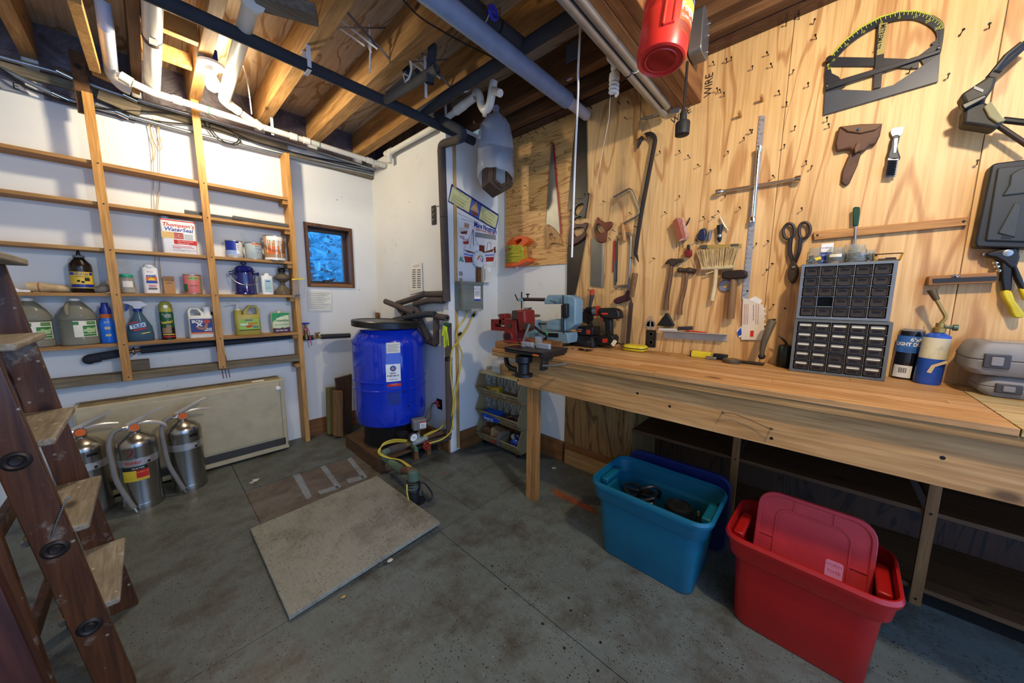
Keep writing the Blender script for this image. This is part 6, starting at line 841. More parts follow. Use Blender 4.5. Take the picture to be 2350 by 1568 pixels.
t.p('body', B().prism(smooth2(Vd([(1374, 709), (1384, 707), (1404, 707), (1417, 712), (1421, 720), (1420, 732), (1400, 732), (1380, 729), (1374, 722)], -.03), 3), -.036, .036), BLACK, .012); t.p('grip', B().prism(Vd([(1384, 729), (1402, 731), (1403, 770), (1388, 770), (1387, 745)], -.02), -.02, .02), BLACK, .008); t.p('battery_foot', B().prism(Vd([(1371, 771), (1404, 769), (1409, 776), (1407, 793), (1370, 794), (1369, 776)], -.04), -.045, .04), BLACK, .006); t.p('battery_badge', B().prism(Vd([(1382, 778), (1394, 777), (1394, 786), (1383, 787)], -.046), -.0465, -.044), mat('red_badge', '#b8321e', .5))
q = Vd([(1372, 714), (1363, 714), (1352, 712), (1346, 712)], 0); t.p('collar', B().tube([(q[0][0], 0, q[0][1]), (q[1][0], 0, q[1][1])], .034, 18), STEEL); t.p('red_ring', B().tube([(q[0][0]-.002, 0, q[0][1]), (q[0][0]+.006, 0, q[0][1])], .036, 18), mat('red_ring', '#b83022', .4)); t.p('chuck', B().tube([(q[1][0], 0, q[1][1]), (q[2][0], 0, q[2][1]), (q[3][0]-.004, 0, q[3][1])], [.027, .026, .018], 16), BLACK); q2 = Vd([(1334, 710)])[0]; t.p('drill_bit', B().tube([(q[3][0], 0, q[3][1]), (q2[0], 0, q2[1])], .004, 8), DKSTEEL); t.p('trigger', B().prism(Vd([(1380, 728), (1385, 729), (1385, 738), (1382, 738)], -.01), -.01, .01), mat('red_ring', '#b83022', .4), .002); t.p('nameplate', B().prism(Vd([(1381, 718), (1395, 718.5), (1395, 722.5), (1381, 722)], -.0362), -.0368, -.034), RED)
for k in range(4): q = Vd([(1399+2.6*k, 718), (1400+2.6*k, 725)], -.036); t.p('vent_slot', B().bar((q[0][0], -.0365, q[0][1]), (q[1][0], -.0365, q[1][1]), .003, .001, (0, 1, 0)), DKSTEEL)
one('power_cord', B().tube([AX(x, y, d) for x, y, d in ((1362, 758, 2.02), (1375, 758, 2.0), (1392, 765, 1.98), (1405, 775, 1.98), (1415, 785, 2.0), (1425, 790, 2.05), (1432, 789, 2.1))], .004, 7, 5), BLACK, 'black charger cord with a white tag lying over the drill battery', 'cord'); t = T('cord_tag', 'white paper tag on the charger cord', 'tag', tuple(AX(1409, 787, 1.985)), R90, ry=.55); t.p('tag', B().box(-.012, .012, -.001, .001, -.02, .02), PAPER); t.p('tag_mark', B().quad(-.003, .003, -.015, .015, -.0014), YELI)
t = T('hand_drill', 'old eggbeater hand drill with orange handle on the wall', 'hand drill', tuple(AX(1355, 745, 2.15)), R90); Vh = lambda pts, o=0: t.pl(pts, o); q = Vh([(1359, 668), (1358, 684), (1354, 703), (1350, 745)]); t.p('handle', B().tube([(q[0][0], 0, q[0][1]+.012), (q[0][0], 0, q[0][1]), (q[1][0]-.002, 0, q[1][1]+.01)], [.006, .02, .014], 14, 4), mat('orange_wood', '#b8482a', .35)); t.p('frame', B().tube([(q[1][0], 0, q[1][1]+.02), (q[1][0], 0, q[1][1]), (q[2][0], 0, q[2][1])], [.018, .015, .010], 12), mat('worn_black_paint', '#35383a', .5, dirt='#7a7466', da=.4)); t.p('shaft', B().tube([(q[2][0], 0, q[2][1]), (q[3][0], 0, q[3][1])], .008, 10), DKSTEEL); t.p('gear', B().lathe([(0, -.02), (.05, -.02), (.05, -.012), (.045, -.008)], 28, (q[3][0]-.002, 0, Vh([(1352, 727)])[0][1]), 'y'), JAW); c = Vh([(1352, 727), (1360, 740), (1366, 744)]); t.p('crank', B().tube([(c[0][0], -.024, c[0][1]), (c[1][0], -.03, c[1][1])], .006, 8).tube([(c[1][0], -.03, c[1][1]), (c[2][0], -.05, c[2][1])], .011, 10), DKSTEEL)
t = T('tape_reel', 'yellow flat tape reel lying beside the rasp', 'tape measure', (2.10, AX(1458, 795, 2.10).y, BT), R90); t.p('case', B().loft([[(x, y, z) for x, y in rrect(-.07*k, .07*k, -.05*k, .05*k, .03)] for k, z in ((.9, .001), (1, .008), (1, .030), (.9, .038))]), mat('tape_yellow', '#d8c22a', .4), .002); t.p('band', B().loft([[(x, y, z) for x, y in rrect(-.071, .071, -.051, .051, .03)] for z in (.017, .022)]), BLACK)
t = T('wood_rasp', 'long rusty rasp with wooden handle leaning on the wall', 'rasp', tuple(AX(1440, 800, 2.145)), R90); q = t.pl([(1435, 800), (1444, 801), (1457, 700), (1447, 697)], 0); t.p('blade', B().prism(t.pl([(1435, 800), (1444, 801), (1453, 698), (1450, 692), (1449, 684), (1446, 684), (1446, 693), (1443, 698)], 0), -.004, .004), mat('rust_steel', '#4a3c30', .7, .4), .001); h_ = t.pl([(1449, 682), (1457, 630)], 0); t.p('handle', B().tube([(h_[0][0], 0, h_[0][1]), (h_[0][0]*.6+h_[1][0]*.4, 0, h_[0][1]*.6+h_[1][1]*.4), (h_[1][0], 0, h_[1][1]), (h_[1][0], 0, h_[1][1]+.006)], [.016, .017, .02, .01], 14, 3), wood('rasp_handle', '#8d6a3c', '#6a4a26', 2, 12, .1, .5))
def BP(px, x): return (x, AX(px, 810, x).y, BT)
# yellow block, tape measures and small items along the wall
t = T('yellow_box', 'yellow stud finder block on the bench', 'tool', BP(1609, 2.13), R90); t.p('body', B().box(-.05, .05, -.018, .02, 0, .035), mat('tape_yellow', '#d8c22a', .4), .004); t.p('end_cap', B().box(-.053, -.046, -.019, .021, 0, .036), BLACK, .002)
t = T('tape_measure', 'black tape measure beside the yellow block', 'tape measure', BP(1654, 2.13), R90); t.p('case', B().loft([[(x, y, z) for x, y in rrect(-.038*k, .038*k, -.02*k, .02*k, .012)] for k, z in ((.95, 0), (1, .01), (.9, .032))]), BLACK, .003); t.p('tab', B().box(.03, .045, -.012, .012, .01, .02), YELI)
t = T('silver_lighter', 'small silver tin lying by the tape measure', 'tin', BP(1633, 2.09), R90); t.p('tin', B().box(-.026, .026, -.008, .008, 0, .018), STEEL, .003)
t = T('tape_measure', 'old round steel tape case lying flat', 'tape measure', BP(1681, 2.07), R90); t.p('case', B().lathe([(0, 0), (.04, 0), (.042, .004), (.042, .016), (.038, .02), (0, .02)], 26), mat('old_nickel', '#6a6152', .4, .7))
t = T('mason_trowel', 'worn scraper with a dark wooden handle leaning on the wall', 'scraper', BP(1745, 2.1), R90); q = t.pl([(1748, 818), (1752, 790), (1770, 740)], 0); t.p('handle', B().tube([(q[0][0], .0, q[0][1]), (q[1][0], .0, q[1][1]), (q[2][0], .02, q[2][1]), (q[2][0]+.004, .02, q[2][1]+.008)], [.010, .014, .019, .012], 12, 3), wood('worn_handle', '#7a6c52', '#4e422e', 2, 12, .1, .6)); t.p('blade', B().box(-.09, .02, -.02, .03, .004, .010), DKSTEEL, .001); t.p('ferrule', B().sph((q[0][0], 0, q[0][1]), .016, 10), DKSTEEL)
t = T('oil_can', 'small black oil can with a thin spout', 'oil can', BP(1803, 2.13), R90); t.p('body', B().lathe([(.034, 0), (.036, .004), (.034, .10), (.03, .108), (.012, .112)], 22), mat('oily_black', '#1b2220', .3, .3)); t.p('spout', B().tube([(0, 0, .11), (-.006, 0, .125), (-.03, 0, .15), (-.036, 0, .152)], [.006, .005, .004, .003], 8, 3), DKSTEEL)
# ---------------------------------------------------------------- drawer cabinets
def cabinet(name, label, x, y0, y1, z0, z1, grp, body, labels, dep=.15):
    t = T(name, label, 'drawer cabinet', (x, (y0+y1)/2, z0), R90, group='drawer cabinets'); w, h = y0-y1, z1-z0; fr = .012
    t.p('frame', B().ring([(-w/2, 0), (w/2, 0), (w/2, h), (-w/2, h)], [(-w/2+fr, fr), (w/2-fr, fr), (w/2-fr, h-fr), (-w/2+fr, h-fr)], 0, dep).box(-w/2+.004, w/2-.004, dep-.006, dep-.001, .004, h-.004), body, .001)
    cw, chh = (w-2*fr)/5, (h-2*fr)/5
    for i in range(1, 5):
        t.p('partition', B().box(-w/2+fr+cw*i-.0015, -w/2+fr+cw*i+.0015, .002, dep-.006, fr, h-fr), body); t.p('partition', B().box(-w/2+fr, w/2-fr, .002, dep-.006, fr+chh*i-.0015, fr+chh*i+.0015), body)
    r_ = random.Random(len(labels)+3)
    for i in range(5):
        for j in range(5):
            cx, cz = -w/2+fr+cw*(i+.5), fr+chh*(j+.5); a, c = cw/2-.004, chh/2-.004
            if not labels and (i, j) == (1, 1): continue
            d = t.p('drawer', B().ring(rrect(cx-a, cx+a, cz-c, cz+c, .004, 2), rrect(cx-a+.003, cx+a-.003, cz-c+.003, cz+c-.003, .002, 2), -.004, .10).box(cx-a+.003, cx+a-.003, .001, .003, cz-c+.003, cz+c-.003), DRW); t.p('drawer_pull', B().box(cx-a*.55, cx+a*.55, -.009, .001, cz+c*.35 if not labels else cz-c*.1, cz+c*.55 if not labels else cz+c*.05), DRW, .001, par=d)
            b = B()
            for k in range(7): px_ = cx+r_.uniform(-a*.8, a*.8); b.cbox((px_, .012, cz-c+.005+r_.random()*.004), (.008, .008, .006), ry=r_.uniform(-.6, .6))
            t.p('hardware', b, STEEL, par=d, kind='stuff', smooth=False)
            if labels and not (i, j) == (2, 1): t.p('drawer_label', B().quad(cx-a*.82, cx+a*.82, cz+c*.22, cz+c*.80, .0004), LBL, par=d)
DRW = mat('smoke_drawer', '#4a4440', .12, trans=.25, ior=1.2); LBL = mat('drawer_label_cream', '#d8d2b4', .7); GC1 = mat('cabinet_grey', '#6a7278', .45); GC2 = mat('cabinet_grey_dark', '#585c5a', .5)
cabinet('drawer_cabinet', 'lower grey cabinet of small drawers with cream paper labels', 2.035, .094, -.212, BT+.0005, BT+.245, 0, GC2, 'y'); cabinet('drawer_cabinet', 'upper grey cabinet of small drawers without paper labels', 2.035, .092, -.200, BT+.247, BT+.492, 0, GC1, '')
CT = BT+.4925
def cpos(px, py, d=2.09): q = AX(px, py, d); return (d, q.y, CT)
def jar(px, r, h, lab, fill, x=2.09, lid=False):
    q = cpos(px, 590, x); t = T('hardware_jar', lab, 'jar', q, R90, group='jars on the drawer cabinet'); t.p('glass', B().lathe([(r*.9, 0), (r, .004), (r, h*.72), (r*.8, h*.82), (r*.8, h), (r*.74, h), (r*.74, h*.80), (r*.94, h*.70), (r*.94, .006), (0, .005)], 22), mat('jar_clear', '#e6ece8', .05, trans=.92, var=0, ior=1.25)); b = B(); r_ = random.Random(int(px))
    for k in range(46): a = r_.uniform(0, 6.28); rr = r*.8*r_.random()**.5; c = Vector((rr*math.cos(a), rr*math.sin(a), .008+r_.random()*h*.45)); u = Vector((r_.gauss(0, 1), r_.gauss(0, 1), r_.gauss(0, .5))).normalized()*.009; b.tube([c-u, c+u], .0028, 5)
    t.p('contents', b, fill, kind='stuff'); return t
t = jar(1869, .026, .075, 'clear plastic cup of hex nuts with a yellow tag, leftmost on the cabinet', STEEL); t.p('tag', B().prism([(.0, .028), (.02, .034), (.026, .022), (.008, .016)], -.027, -.0255), mat('yellow_tag', '#d9b92e', .5)); t = jar(1917, .030, .068, 'squat glass jar of dark screws with a cream label', DKSTEEL, 2.075); t.p('label', B().arc(.0305, -.7, .7, .026, .038, 8), LBL); jar(1966, .030, .072, 'squat glass jar full of bright screws', STEEL, 2.075); t = jar(1996, .018, .050, 'tiny glass jar with a dark lid on the cabinet', DKSTEEL, 2.08); jar(1950, .026, .085, 'clear cup standing behind the screw jars', STEEL, 2.14)
for k, (z0, z1, lab, m) in enumerate(((0, .030, 'blue and white fastener box, bottom of its stack', BLUEI), (.0305, .052, 'blue fastener box in the middle of its stack', BLUEI), (.0525, .092, 'white and blue fastener box on top of its stack', WHITE))):
    q = cpos(1893, 590, 2.105); t = T('fastener_box', lab, 'box', (q[0], q[1]-.002*k, CT+z0), R90, group='fastener boxes'); t.p('box', B().box(-.020, .020, -.015, .03, .0005, z1-z0), m, .001); text(t, ['TAPCON', 'ANCHORS', 'SCREWS'][k], .009, 0, (z1-z0)/2, -.0156, WHITE if k < 2 else BLUEI)
t = T('plastic_tray', 'amber plastic tray of pins at the right end of the cabinet', 'tray', cpos(2035, 598, 2.08), R90); t.p('tray', B().ring([(-.038, 0), (.036, 0), (.042, .03), (-.042, .03)], [(-.034, .004), (.032, .004), (.038, .03), (-.038, .03)], -.02, .02).box(-.034, .034, -.02, .02, .0, .003), mat('amber_plastic', '#b58f2a', .15, trans=.5, ior=1.2)); t.p('contents', B().cbox((0, 0, .008), (.05, .02, .006)).cbox((.01, .004, .013), (.03, .006, .004), rz=.4), DKSTEEL, kind='stuff')
# tarp roll, propane torch and plastic cases
t = T('tarp_roll', 'rolled blue and black tarp in a plastic sleeve on the bench', 'tarp', tuple(AZ(2072, 868, BT)), R90, ry=.03); t.p('roll', B().lathe([(.036, 0), (.040, .006), (.041, .08), (.039, .16), (.036, .205), (.02, .212), (0, .212)], 28), mat('black_tarp', '#15171f', .18, coat=.5)); lb = t.p('label', B().arc(.0415, -1.4, 1.4, .115, .185, 16), mat('tarp_blue_label', '#3f6fb0', .35)); text(t, "6'x8'", .022, .014, .170, 0, WHITE, lb, wrap=(.0421, 0), bold=.0006); text(t, 'LIGHT DUTY', .020, 0, .150, 0, WHITE, lb, wrap=(.0421, 0), bold=.0008, sx=.85); t.p('label_picture', B().arc(.0419, -.5, .9, .118, .136, 8), mat('tarp_picture', '#2f5f9e', .4), par=lb); l2 = t.p('label', B().arc(.0415, -1.0, .35, .008, .06, 10), WHITE)
for k in range(7): t.p('barcode_bar', B().arc(.0420, -.55+.08*k, -.55+.08*k+(.03 if k % 2 else .05), .028, .05, 2), INK, par=l2)
t.p('sleeve_top', B().loft([[(.036*math.cos(a), .036*math.sin(a), .205) for a in [2*PI*i/18 for i in range(18)]], [(.03*math.cos(a), .03*math.sin(a), .222+.008*math.sin(5*a)) for a in [2*PI*i/18 for i in range(18)]]], caps=False), CLEARP)
t = T('propane_torch', 'blue propane cylinder with a brass torch head and torn cream label', 'torch', tuple(AZ(2125, 880, BT)), R90, ry=.045); PB_ = mat('propane_blue', '#1f4fa8', .35, dirt='#6a4a34', da=.3); t.p('cylinder', B().lathe([(.034, 0), (.037, .006), (.037, .185), (.034, .197), (.02, .206), (.012, .208)], 30), PB_); t.p('label', B().arc(.0375, -1.45, 1.45, .105, .188, 16), mat('torn_label', '#cfc7a4', .7, dirt='#8f8a6e', da=.6, ds=14)); t.p('label', B().prism([(-.012, .05), (-.004, .08), (.03, .105), (.034, .095), (.006, .075), (.0, .048)], -.0392, -.037), mat('torn_label_b', '#c8b48c', .7)); t.p('valve', B().lathe([(.012, .206), (.018, .209), (.018, .225), (.012, .23), (.012, .246)], 18), BRASS); t.p('valve_knob', B().lathe([(.006, .0), (.006, .018), (.012, .02), (.012, .032)], 12, (.012, 0, .232), 'x'), mat('verdigris_knob', '#5a6a5a', .5, .5)); t.p('burn_tube', B().tube([(0, 0, .244), (.008, 0, .27), (-.006, 0, .30), (-.03, 0, .345)], .006, 10, 4), BRASS); t.p('nozzle', B().tube([(-.024, 0, .335), (-.044, 0, .375)], [.009, .013], 14), mat('burnt_brass', '#6b5638', .5, .7))
GCS = mat('tool_case_grey', '#7d7c7a', .5); GCD = mat('tool_case_dark', '#3c3c3e', .5)
def case(name, label, px, py, z, w, d, h, m, dx):
    t = T(name, label, 'tool case', (dx, AX(px, py, dx).y-w/2, z), R90, group='grey plastic tool cases'); t.p('lower_shell', B().loft([[(x, y, zz) for x, y in rrect(-w/2*k, w/2*k, -d/2*k, d/2*k, .03)] for k, zz in ((.90, 0), (1, .02), (1, h*.46))]), m, .003); t.p('upper_shell', B().loft([[(x, y, zz) for x, y in rrect(-w/2*k, w/2*k, -d/2*k, d/2*k, .03)] for k, zz in ((1, h*.47), (1, h*.56), (.92, h*.93), (.86, h))]), m, .003)
    lt = t.p('latch', B().box(-w/2+.03, -w/2+.085, -d/2-.008, -d/2+.004, h*.24, h*.66), GCD, .003); t.p('latch_pad', B().box(-w/2+.045, -w/2+.070, -d/2-.012, -d/2-.006, h*.32, h*.58), m, .002, par=lt); t.p('handle', B().tube([(-.02, -d/2, h*.5), (-.02, -d/2-.03, h*.45), (.10, -d/2-.03, h*.45), (.10, -d/2, h*.5)], .010, 8), GCD)
    if h > .11: t.p('window_lid', B().box(-w/2+.05, w/2-.04, -d/2+.03, d/2-.05, h*.99, h*1.015), mat('smoked_lid', '#8a857c', .2), .003)
case('tool_case', 'lower grey plastic tool case with a latch at the bench end', 2232, 880, BT+.0005, .30, .16, .075, GCS, 2.06); case('tool_case', 'larger grey plastic tool case stacked on the lower one', 2200, 840, BT+.0765, .34, .20, .115, GCS, 2.06)
# ================================================================ TOOLS ON THE PLYWOOD WALL
def W(name, label, cat, px, py, off=.0, group=None):
    """a thing hung on the plywood wall; local y is depth, 0 = wall face"""
    return T(name, label, cat, tuple(AX(px, py, XP-off)), R90, group=group)
def flat(t, name, pts, y0, y1, m, bev=0, sm=0, par=None):
    pp = t.pl(pts, y0); pp = smooth2(pp, sm) if sm else pp; return t.p(name, B().prism(pp, y0, y1), m, bev, par=par)
def holed(t, name, outer, inner, y0, y1, m, bev=.004, n=40):
    """closed outline with one hole: both loops resampled by angle about the hole's centre"""
    o, i = smooth2(t.pl(outer, y0), 5), smooth2(t.pl(inner, y0), 5); cx, cz = sum(p[0] for p in i)/len(i), sum(p[1] for p in i)/len(i)
    def samp(L, a):
        d = (math.cos(a), math.sin(a)); best = 0
        for k in range(len(L)):
            (x1, z1), (x2, z2) = L[k], L[(k+1) % len(L)]; ex, ez = x2-x1, z2-z1; den = d[0]*ez-d[1]*ex
            if abs(den) < 1e-12: continue
            u = ((x1-cx)*ez-(z1-cz)*ex)/den; v = ((x1-cx)*d[1]-(z1-cz)*d[0])/den
            if 0 <= v <= 1 and u > best: best = u
        return (cx+d[0]*best, cz+d[1]*best)
    A = [2*PI*k/n for k in range(n)]; return t.p(name, B().ring([samp(o, a) for a in A], [samp(i, a) for a in A], y0, y1), m, bev)
def rod(t, name, pts, r, m, off, sm=4, n=9, flat_=1.0): return t.p(name, B().tube([(a, off, c) for a, c in t.pl(pts, off)], r, n, sm, flat=flat_), m)
SAWS = mat('saw_steel', '#8f8d84', .42, .75); SAWD = mat('dark_saw_steel', '#3c3a36', .38, .75, dirt='#5a4634', da=.4); HW1 = wood('pale_handle', '#c9975a', '#a87840', 2, 14, .1, .45); HW2 = wood('red_handle', '#7c3c22', '#57260f', 2, 14, .1, .35); HW3 = wood('dark_red_handle', '#4a2018', '#331510', 2, 14, .1, .35); HWD = wood('old_hammer_handle', '#7a5530', '#4c3218', 2, 14, .08, .5, spatter='#b9b2a2')
t = W('hand_saw', 'hand saw with a shiny blade, red spine and pale wood handle', 'saw', 1268, 560); flat(t, 'blade', [(1265, 332), (1270, 332), (1286, 536), (1276, 545), (1253, 522)], -.010, -.0085, SAWS); flat(t, 'spine', [(1268, 330), (1271, 330), (1288, 536), (1285, 538)], -.013, -.006, mat('red_spine', '#9c1f22', .4), .001); holed(t, 'handle', [(1253, 517), (1268, 522), (1282, 540), (1288, 560), (1286, 562), (1275, 558), (1262, 560), (1256, 572), (1252, 560)], [(1258, 540), (1266, 536), (1275, 543), (1273, 550), (1262, 550)], -.022, -.002, HW1)
t = W('hand_saw', 'large dark hand saw with a black carved handle', 'saw', 1330, 440); flat(t, 'blade', [(1321, 266), (1345, 262), (1349, 445), (1325, 470), (1303, 486)], -.008, -.006, SAWD); holed(t, 'handle', [(1347, 439), (1350, 445), (1343, 490), (1341, 505), (1337, 500), (1330, 497), (1315, 505), (1309, 513), (1308, 500), (1314, 470), (1322, 456), (1338, 455)], [(1318, 485), (1326, 471), (1338, 468), (1336, 480), (1324, 494)], -.024, -.002, mat('black_handle', '#23231c', .35))
for x, y in ((1322, 465), (1328, 460), (1340, 448)): q = t.px(x, y, -.026); t.p('rivet', B().sph((q[0], -.025, q[1]), .005, 8), BRASS)
t = W('hand_saw', 'dark brown hand saw hanging below the black one', 'saw', 1325, 560); flat(t, 'blade', [(1302, 566), (1346, 540), (1328, 640), (1303, 752), (1300, 752)], -.008, -.006, SAWD); holed(t, 'handle', [(1309, 515), (1330, 515), (1346, 510), (1347, 518), (1342, 532), (1345, 540), (1328, 556), (1306, 566), (1303, 558)], [(1315, 528), (1328, 522), (1340, 525), (1336, 536), (1320, 543)], -.024, -.002, HW3)
t = W('tenon_saw', 'square-bladed saw with a red-brown closed handle', 'saw', 1372, 540); flat(t, 'blade', [(1357, 546), (1386, 556), (1384, 660), (1355, 657)], -.010, -.008, mat('worn_saw_plate', '#74726a', .35, .8)); flat(t, 'back_edge', [(1381, 555), (1386, 557), (1384, 660), (1379, 660)], -.013, -.005, STEEL, .001); holed(t, 'handle', [(1371, 496), (1374, 503), (1388, 510), (1401, 508), (1405, 512), (1400, 524), (1392, 530), (1390, 545), (1386, 556), (1370, 555), (1365, 540), (1363, 520), (1368, 508)], [(1368, 520), (1374, 514), (1384, 524), (1386, 533), (1376, 534)], -.024, -.002, HW2)
for x, y in ((1371, 546), (1377, 548), (1376, 541)): q = t.px(x, y, -.026); t.p('rivet', B().sph((q[0], -.0245, q[1]), .005, 8), STEEL)
t = W('coping_saw', 'coping saw with a bent steel frame and pale turned handle', 'saw', 1432, 520); rod(t, 'frame', [(1408, 453), (1440, 435), (1447, 435), (1453, 443), (1467, 480), (1467, 490), (1458, 498), (1428, 514)], .0055, STEEL, -.02, 5, 8); h_ = t.pl([(1427, 512), (1429, 520), (1432, 540), (1433, 554)], -.02); t.p('handle', B().tube([(a, -.02, c) for a, c in h_], [.008, .012, .016, .013], 12, 3), HW1)
t = W('coping_saw', 'coping saw with a pale handle high under the conduit', 'saw', 1470, 290); rod(t, 'frame', [(1470, 274), (1480, 271), (1500, 266), (1510, 258), (1515, 253)], .0055, STEEL, -.02, 4, 8); rod(t, 'blade', [(1469, 272), (1471, 205)], .0015, DKSTEEL, -.02, 0, 5); h_ = t.pl([(1469, 278), (1467, 300), (1466, 320)], -.02); t.p('handle', B().tube([(a, -.02, c) for a, c in h_], [.009, .014, .015], 12, 3), HW1)
t = W('crowbar', 'long dark steel crowbar hooked on a wooden peg', 'crowbar', 1480, 450); rod(t, 'bar', [(1464, 341), (1467, 330), (1474, 316), (1486, 308), (1497, 310), (1503, 320), (1501, 338), (1485, 420), (1472, 490), (1464, 540), (1459, 580), (1461, 588), (1466, 602)], [.003, .011, .0125, .013, .013, .013, .013, .013, .013, .013, .012, .010, .002], DKSTEEL, -.03, 4, 8); t.p('peg', B().tube([(t.px(1484, 318, 0)[0], 0, t.px(1484, 318, 0)[1]), (t.px(1484, 318, 0)[0], -.07, t.px(1484, 318, 0)[1])], .008, 10), HW1)
t = W('hacksaw', 'grey hacksaw with a maroon pistol grip', 'hacksaw', 1435, 600); rod(t, 'frame', [(1420, 537), (1440, 535), (1447, 540), (1449, 552), (1447, 600), (1443, 650), (1441, 668)], .008, mat('hacksaw_grey', '#7f7c74', .4, .6), -.02, 5, 8, .6); rod(t, 'frame_arm', [(1442, 656), (1418, 657)], .008, mat('hacksaw_grey', '#7f7c74', .4, .6), -.02, 0, 8); rod(t, 'blade', [(1417, 542), (1413, 655)], .003, mat('blade_black', '#1c1c1f', .4), -.02, 0, 6); flat(t, 'grip', [(1436, 668), (1445, 668), (1443, 688), (1430, 693), (1415, 698), (1408, 694), (1408, 688), (1420, 681), (1432, 677)], -.035, -.005, mat('maroon_grip', '#431a24', .4), .006, 2); q = t.px(1415, 659, -.02); t.p('wing_nut', B().sph((q[0], -.03, q[1]-.004), .010, 8), STEEL)
t = W('saw_blades', 'spare red and grey hacksaw blades hanging on a nail', 'saw blades', 1410, 590); flat(t, 'blade', [(1408, 552), (1413, 553), (1411, 600), (1408, 625), (1405, 625)], -.008, -.0065, mat('red_spine', '#9c1f22', .4)); flat(t, 'blade', [(1409, 600), (1412, 600), (1412, 656), (1409, 656)], -.0105, -.009, mat('grey_blade', '#6b7076', .4, .6)); flat(t, 'blade', [(1416, 545), (1419, 545), (1416, 648), (1413, 648)], -.0105, -.009, mat('blade_black', '#1c1c1f', .4))
t = W('cord_reel', 'orange plastic reel wound with yellow extension cord', 'cord reel', 1185, 575, .04); ORP = mat('reel_orange', '#d8591c', .4); holed(t, 'top_handle', [(1161, 565), (1170, 550), (1188, 543), (1200, 542), (1214, 551), (1206, 560), (1195, 568), (1175, 572)], [(1178, 556), (1190, 549), (1197, 549), (1194, 556), (1184, 562)], -.03, .03, ORP); flat(t, 'base', [(1158, 606), (1164, 604), (1212, 592), (1212, 600), (1190, 610), (1160, 614)], -.045, .045, ORP, .006); flat(t, 'core', [(1166, 565), (1202, 562), (1206, 598), (1164, 606)], -.02, .02, ORP); rnd = random.Random(8); YC = mat('cord_yellow', '#a9a128', .5, var=.3, vs=60); b = B(); cq = t.pl([(1168, 568), (1204, 562), (1166, 604), (1208, 596)], 0); cxm = (cq[0][0]+cq[1][0])/2
for k in range(15):
    f = k/14; l = cq[0][0]+(cq[2][0]-cq[0][0])*f-.008; r = cq[1][0]+(cq[3][0]-cq[1][0])*f+.008; z = cq[0][1]+(cq[2][1]-cq[0][1])*f; tl_ = rnd.uniform(-.014, .014); c0_, hw_ = (l+r)/2, (r-l)/2; d_ = .04+rnd.uniform(0, .012)
    b.tube([(c0_+hw_*math.cos(a), d_*math.sin(a), z+tl_*math.cos(a)+.01*f*0) for a in [2*PI*i/20 for i in range(20)]], .0068, 7, closed=True)
t.p('cord', b, YC, label='yellow and black extension cord'); rod(t, 'plug', [(1186, 608), (1187, 617)], .008, WHITE, 0, 0)
# --- hammers
t = W('claw_hammer', 'claw hammer with a paint-spattered brown handle', 'hammer', 1540, 650); flat(t, 'head', [(1524, 607), (1530, 597), (1540, 593), (1552, 594), (1562, 593), (1566, 595), (1566, 601), (1560, 602), (1551, 604), (1547, 610), (1538, 610), (1534, 603)], -.035, -.008, JAW, .005, 0); h_ = t.pl([(1542, 604), (1538, 640), (1531, 680), (1528, 712)], -.022); t.p('handle', B().tube([(a, -.022, c) for a, c in h_], [.012, .0135, .015, .017], 12, 3, flat=.75), HWD)
t = W('ball_peen_hammer', 'ball peen hammer with a slim brown handle', 'hammer', 1575, 670); q = t.pl([(1562, 620), (1570, 621), (1582, 621), (1588, 622), (1598, 624)], -.025); t.p('head', B().tube([(q[0][0], -.025, q[0][1]), (q[1][0], -.025, q[1][1]), (q[2][0], -.025, q[2][1]), (q[3][0], -.025, q[3][1]), (q[4][0]-.006, -.025, q[4][1])], [.014, .013, .018, .014, .017], 14, 3), JAW); t.p('peen', B().sph((q[0][0]-.004, -.025, q[0][1]), .016, 12), JAW); h_ = t.pl([(1577, 624), (1572, 660), (1562, 700), (1560, 723)], -.025); t.p('handle', B().tube([(a, -.025, c) for a, c in h_], [.010, .011, .013, .016], 12, 3, flat=.75), wood('peen_handle', '#8a6236', '#5d3e1e', 2, 14, .08, .5))
t = W('drilling_hammer', 'short heavy drilling hammer with a worn wood handle', 'hammer', 1690, 660); flat(t, 'head', [(1656, 624), (1672, 621), (1700, 619), (1712, 621), (1714, 632), (1712, 637), (1696, 640), (1672, 641), (1656, 640)], -.055, -.012, mat('dark_iron', '#362a22', .55, .6), .007); h_ = t.pl([(1684, 638), (1682, 670), (1676, 732)], -.034); t.p('handle', B().tube([(a, -.034, c) for a, c in h_], [.016, .018, .020], 14, 3, flat=.8), wood('sledge_handle', '#9a7446', '#6e4e28', 2, 14, .06, .5))
t = W('tin_disc', 'round tin lid hanging behind the drilling hammer', 'tin', 1665, 656, .004); t.p('disc', B().lathe([(0, -.004), (.028, -.004), (.030, -.008), (.032, -.004), (.032, .0)], 26, (0, 0, 0), 'y'), mat('tin_blue', '#8d8ea8', .4, .5)); t.p('label', B().lathe([(0, -.006), (.014, -.006), (.014, -.0045)], 20, (0, 0, 0), 'y'), mat('tin_label', '#b59a5a', .5))
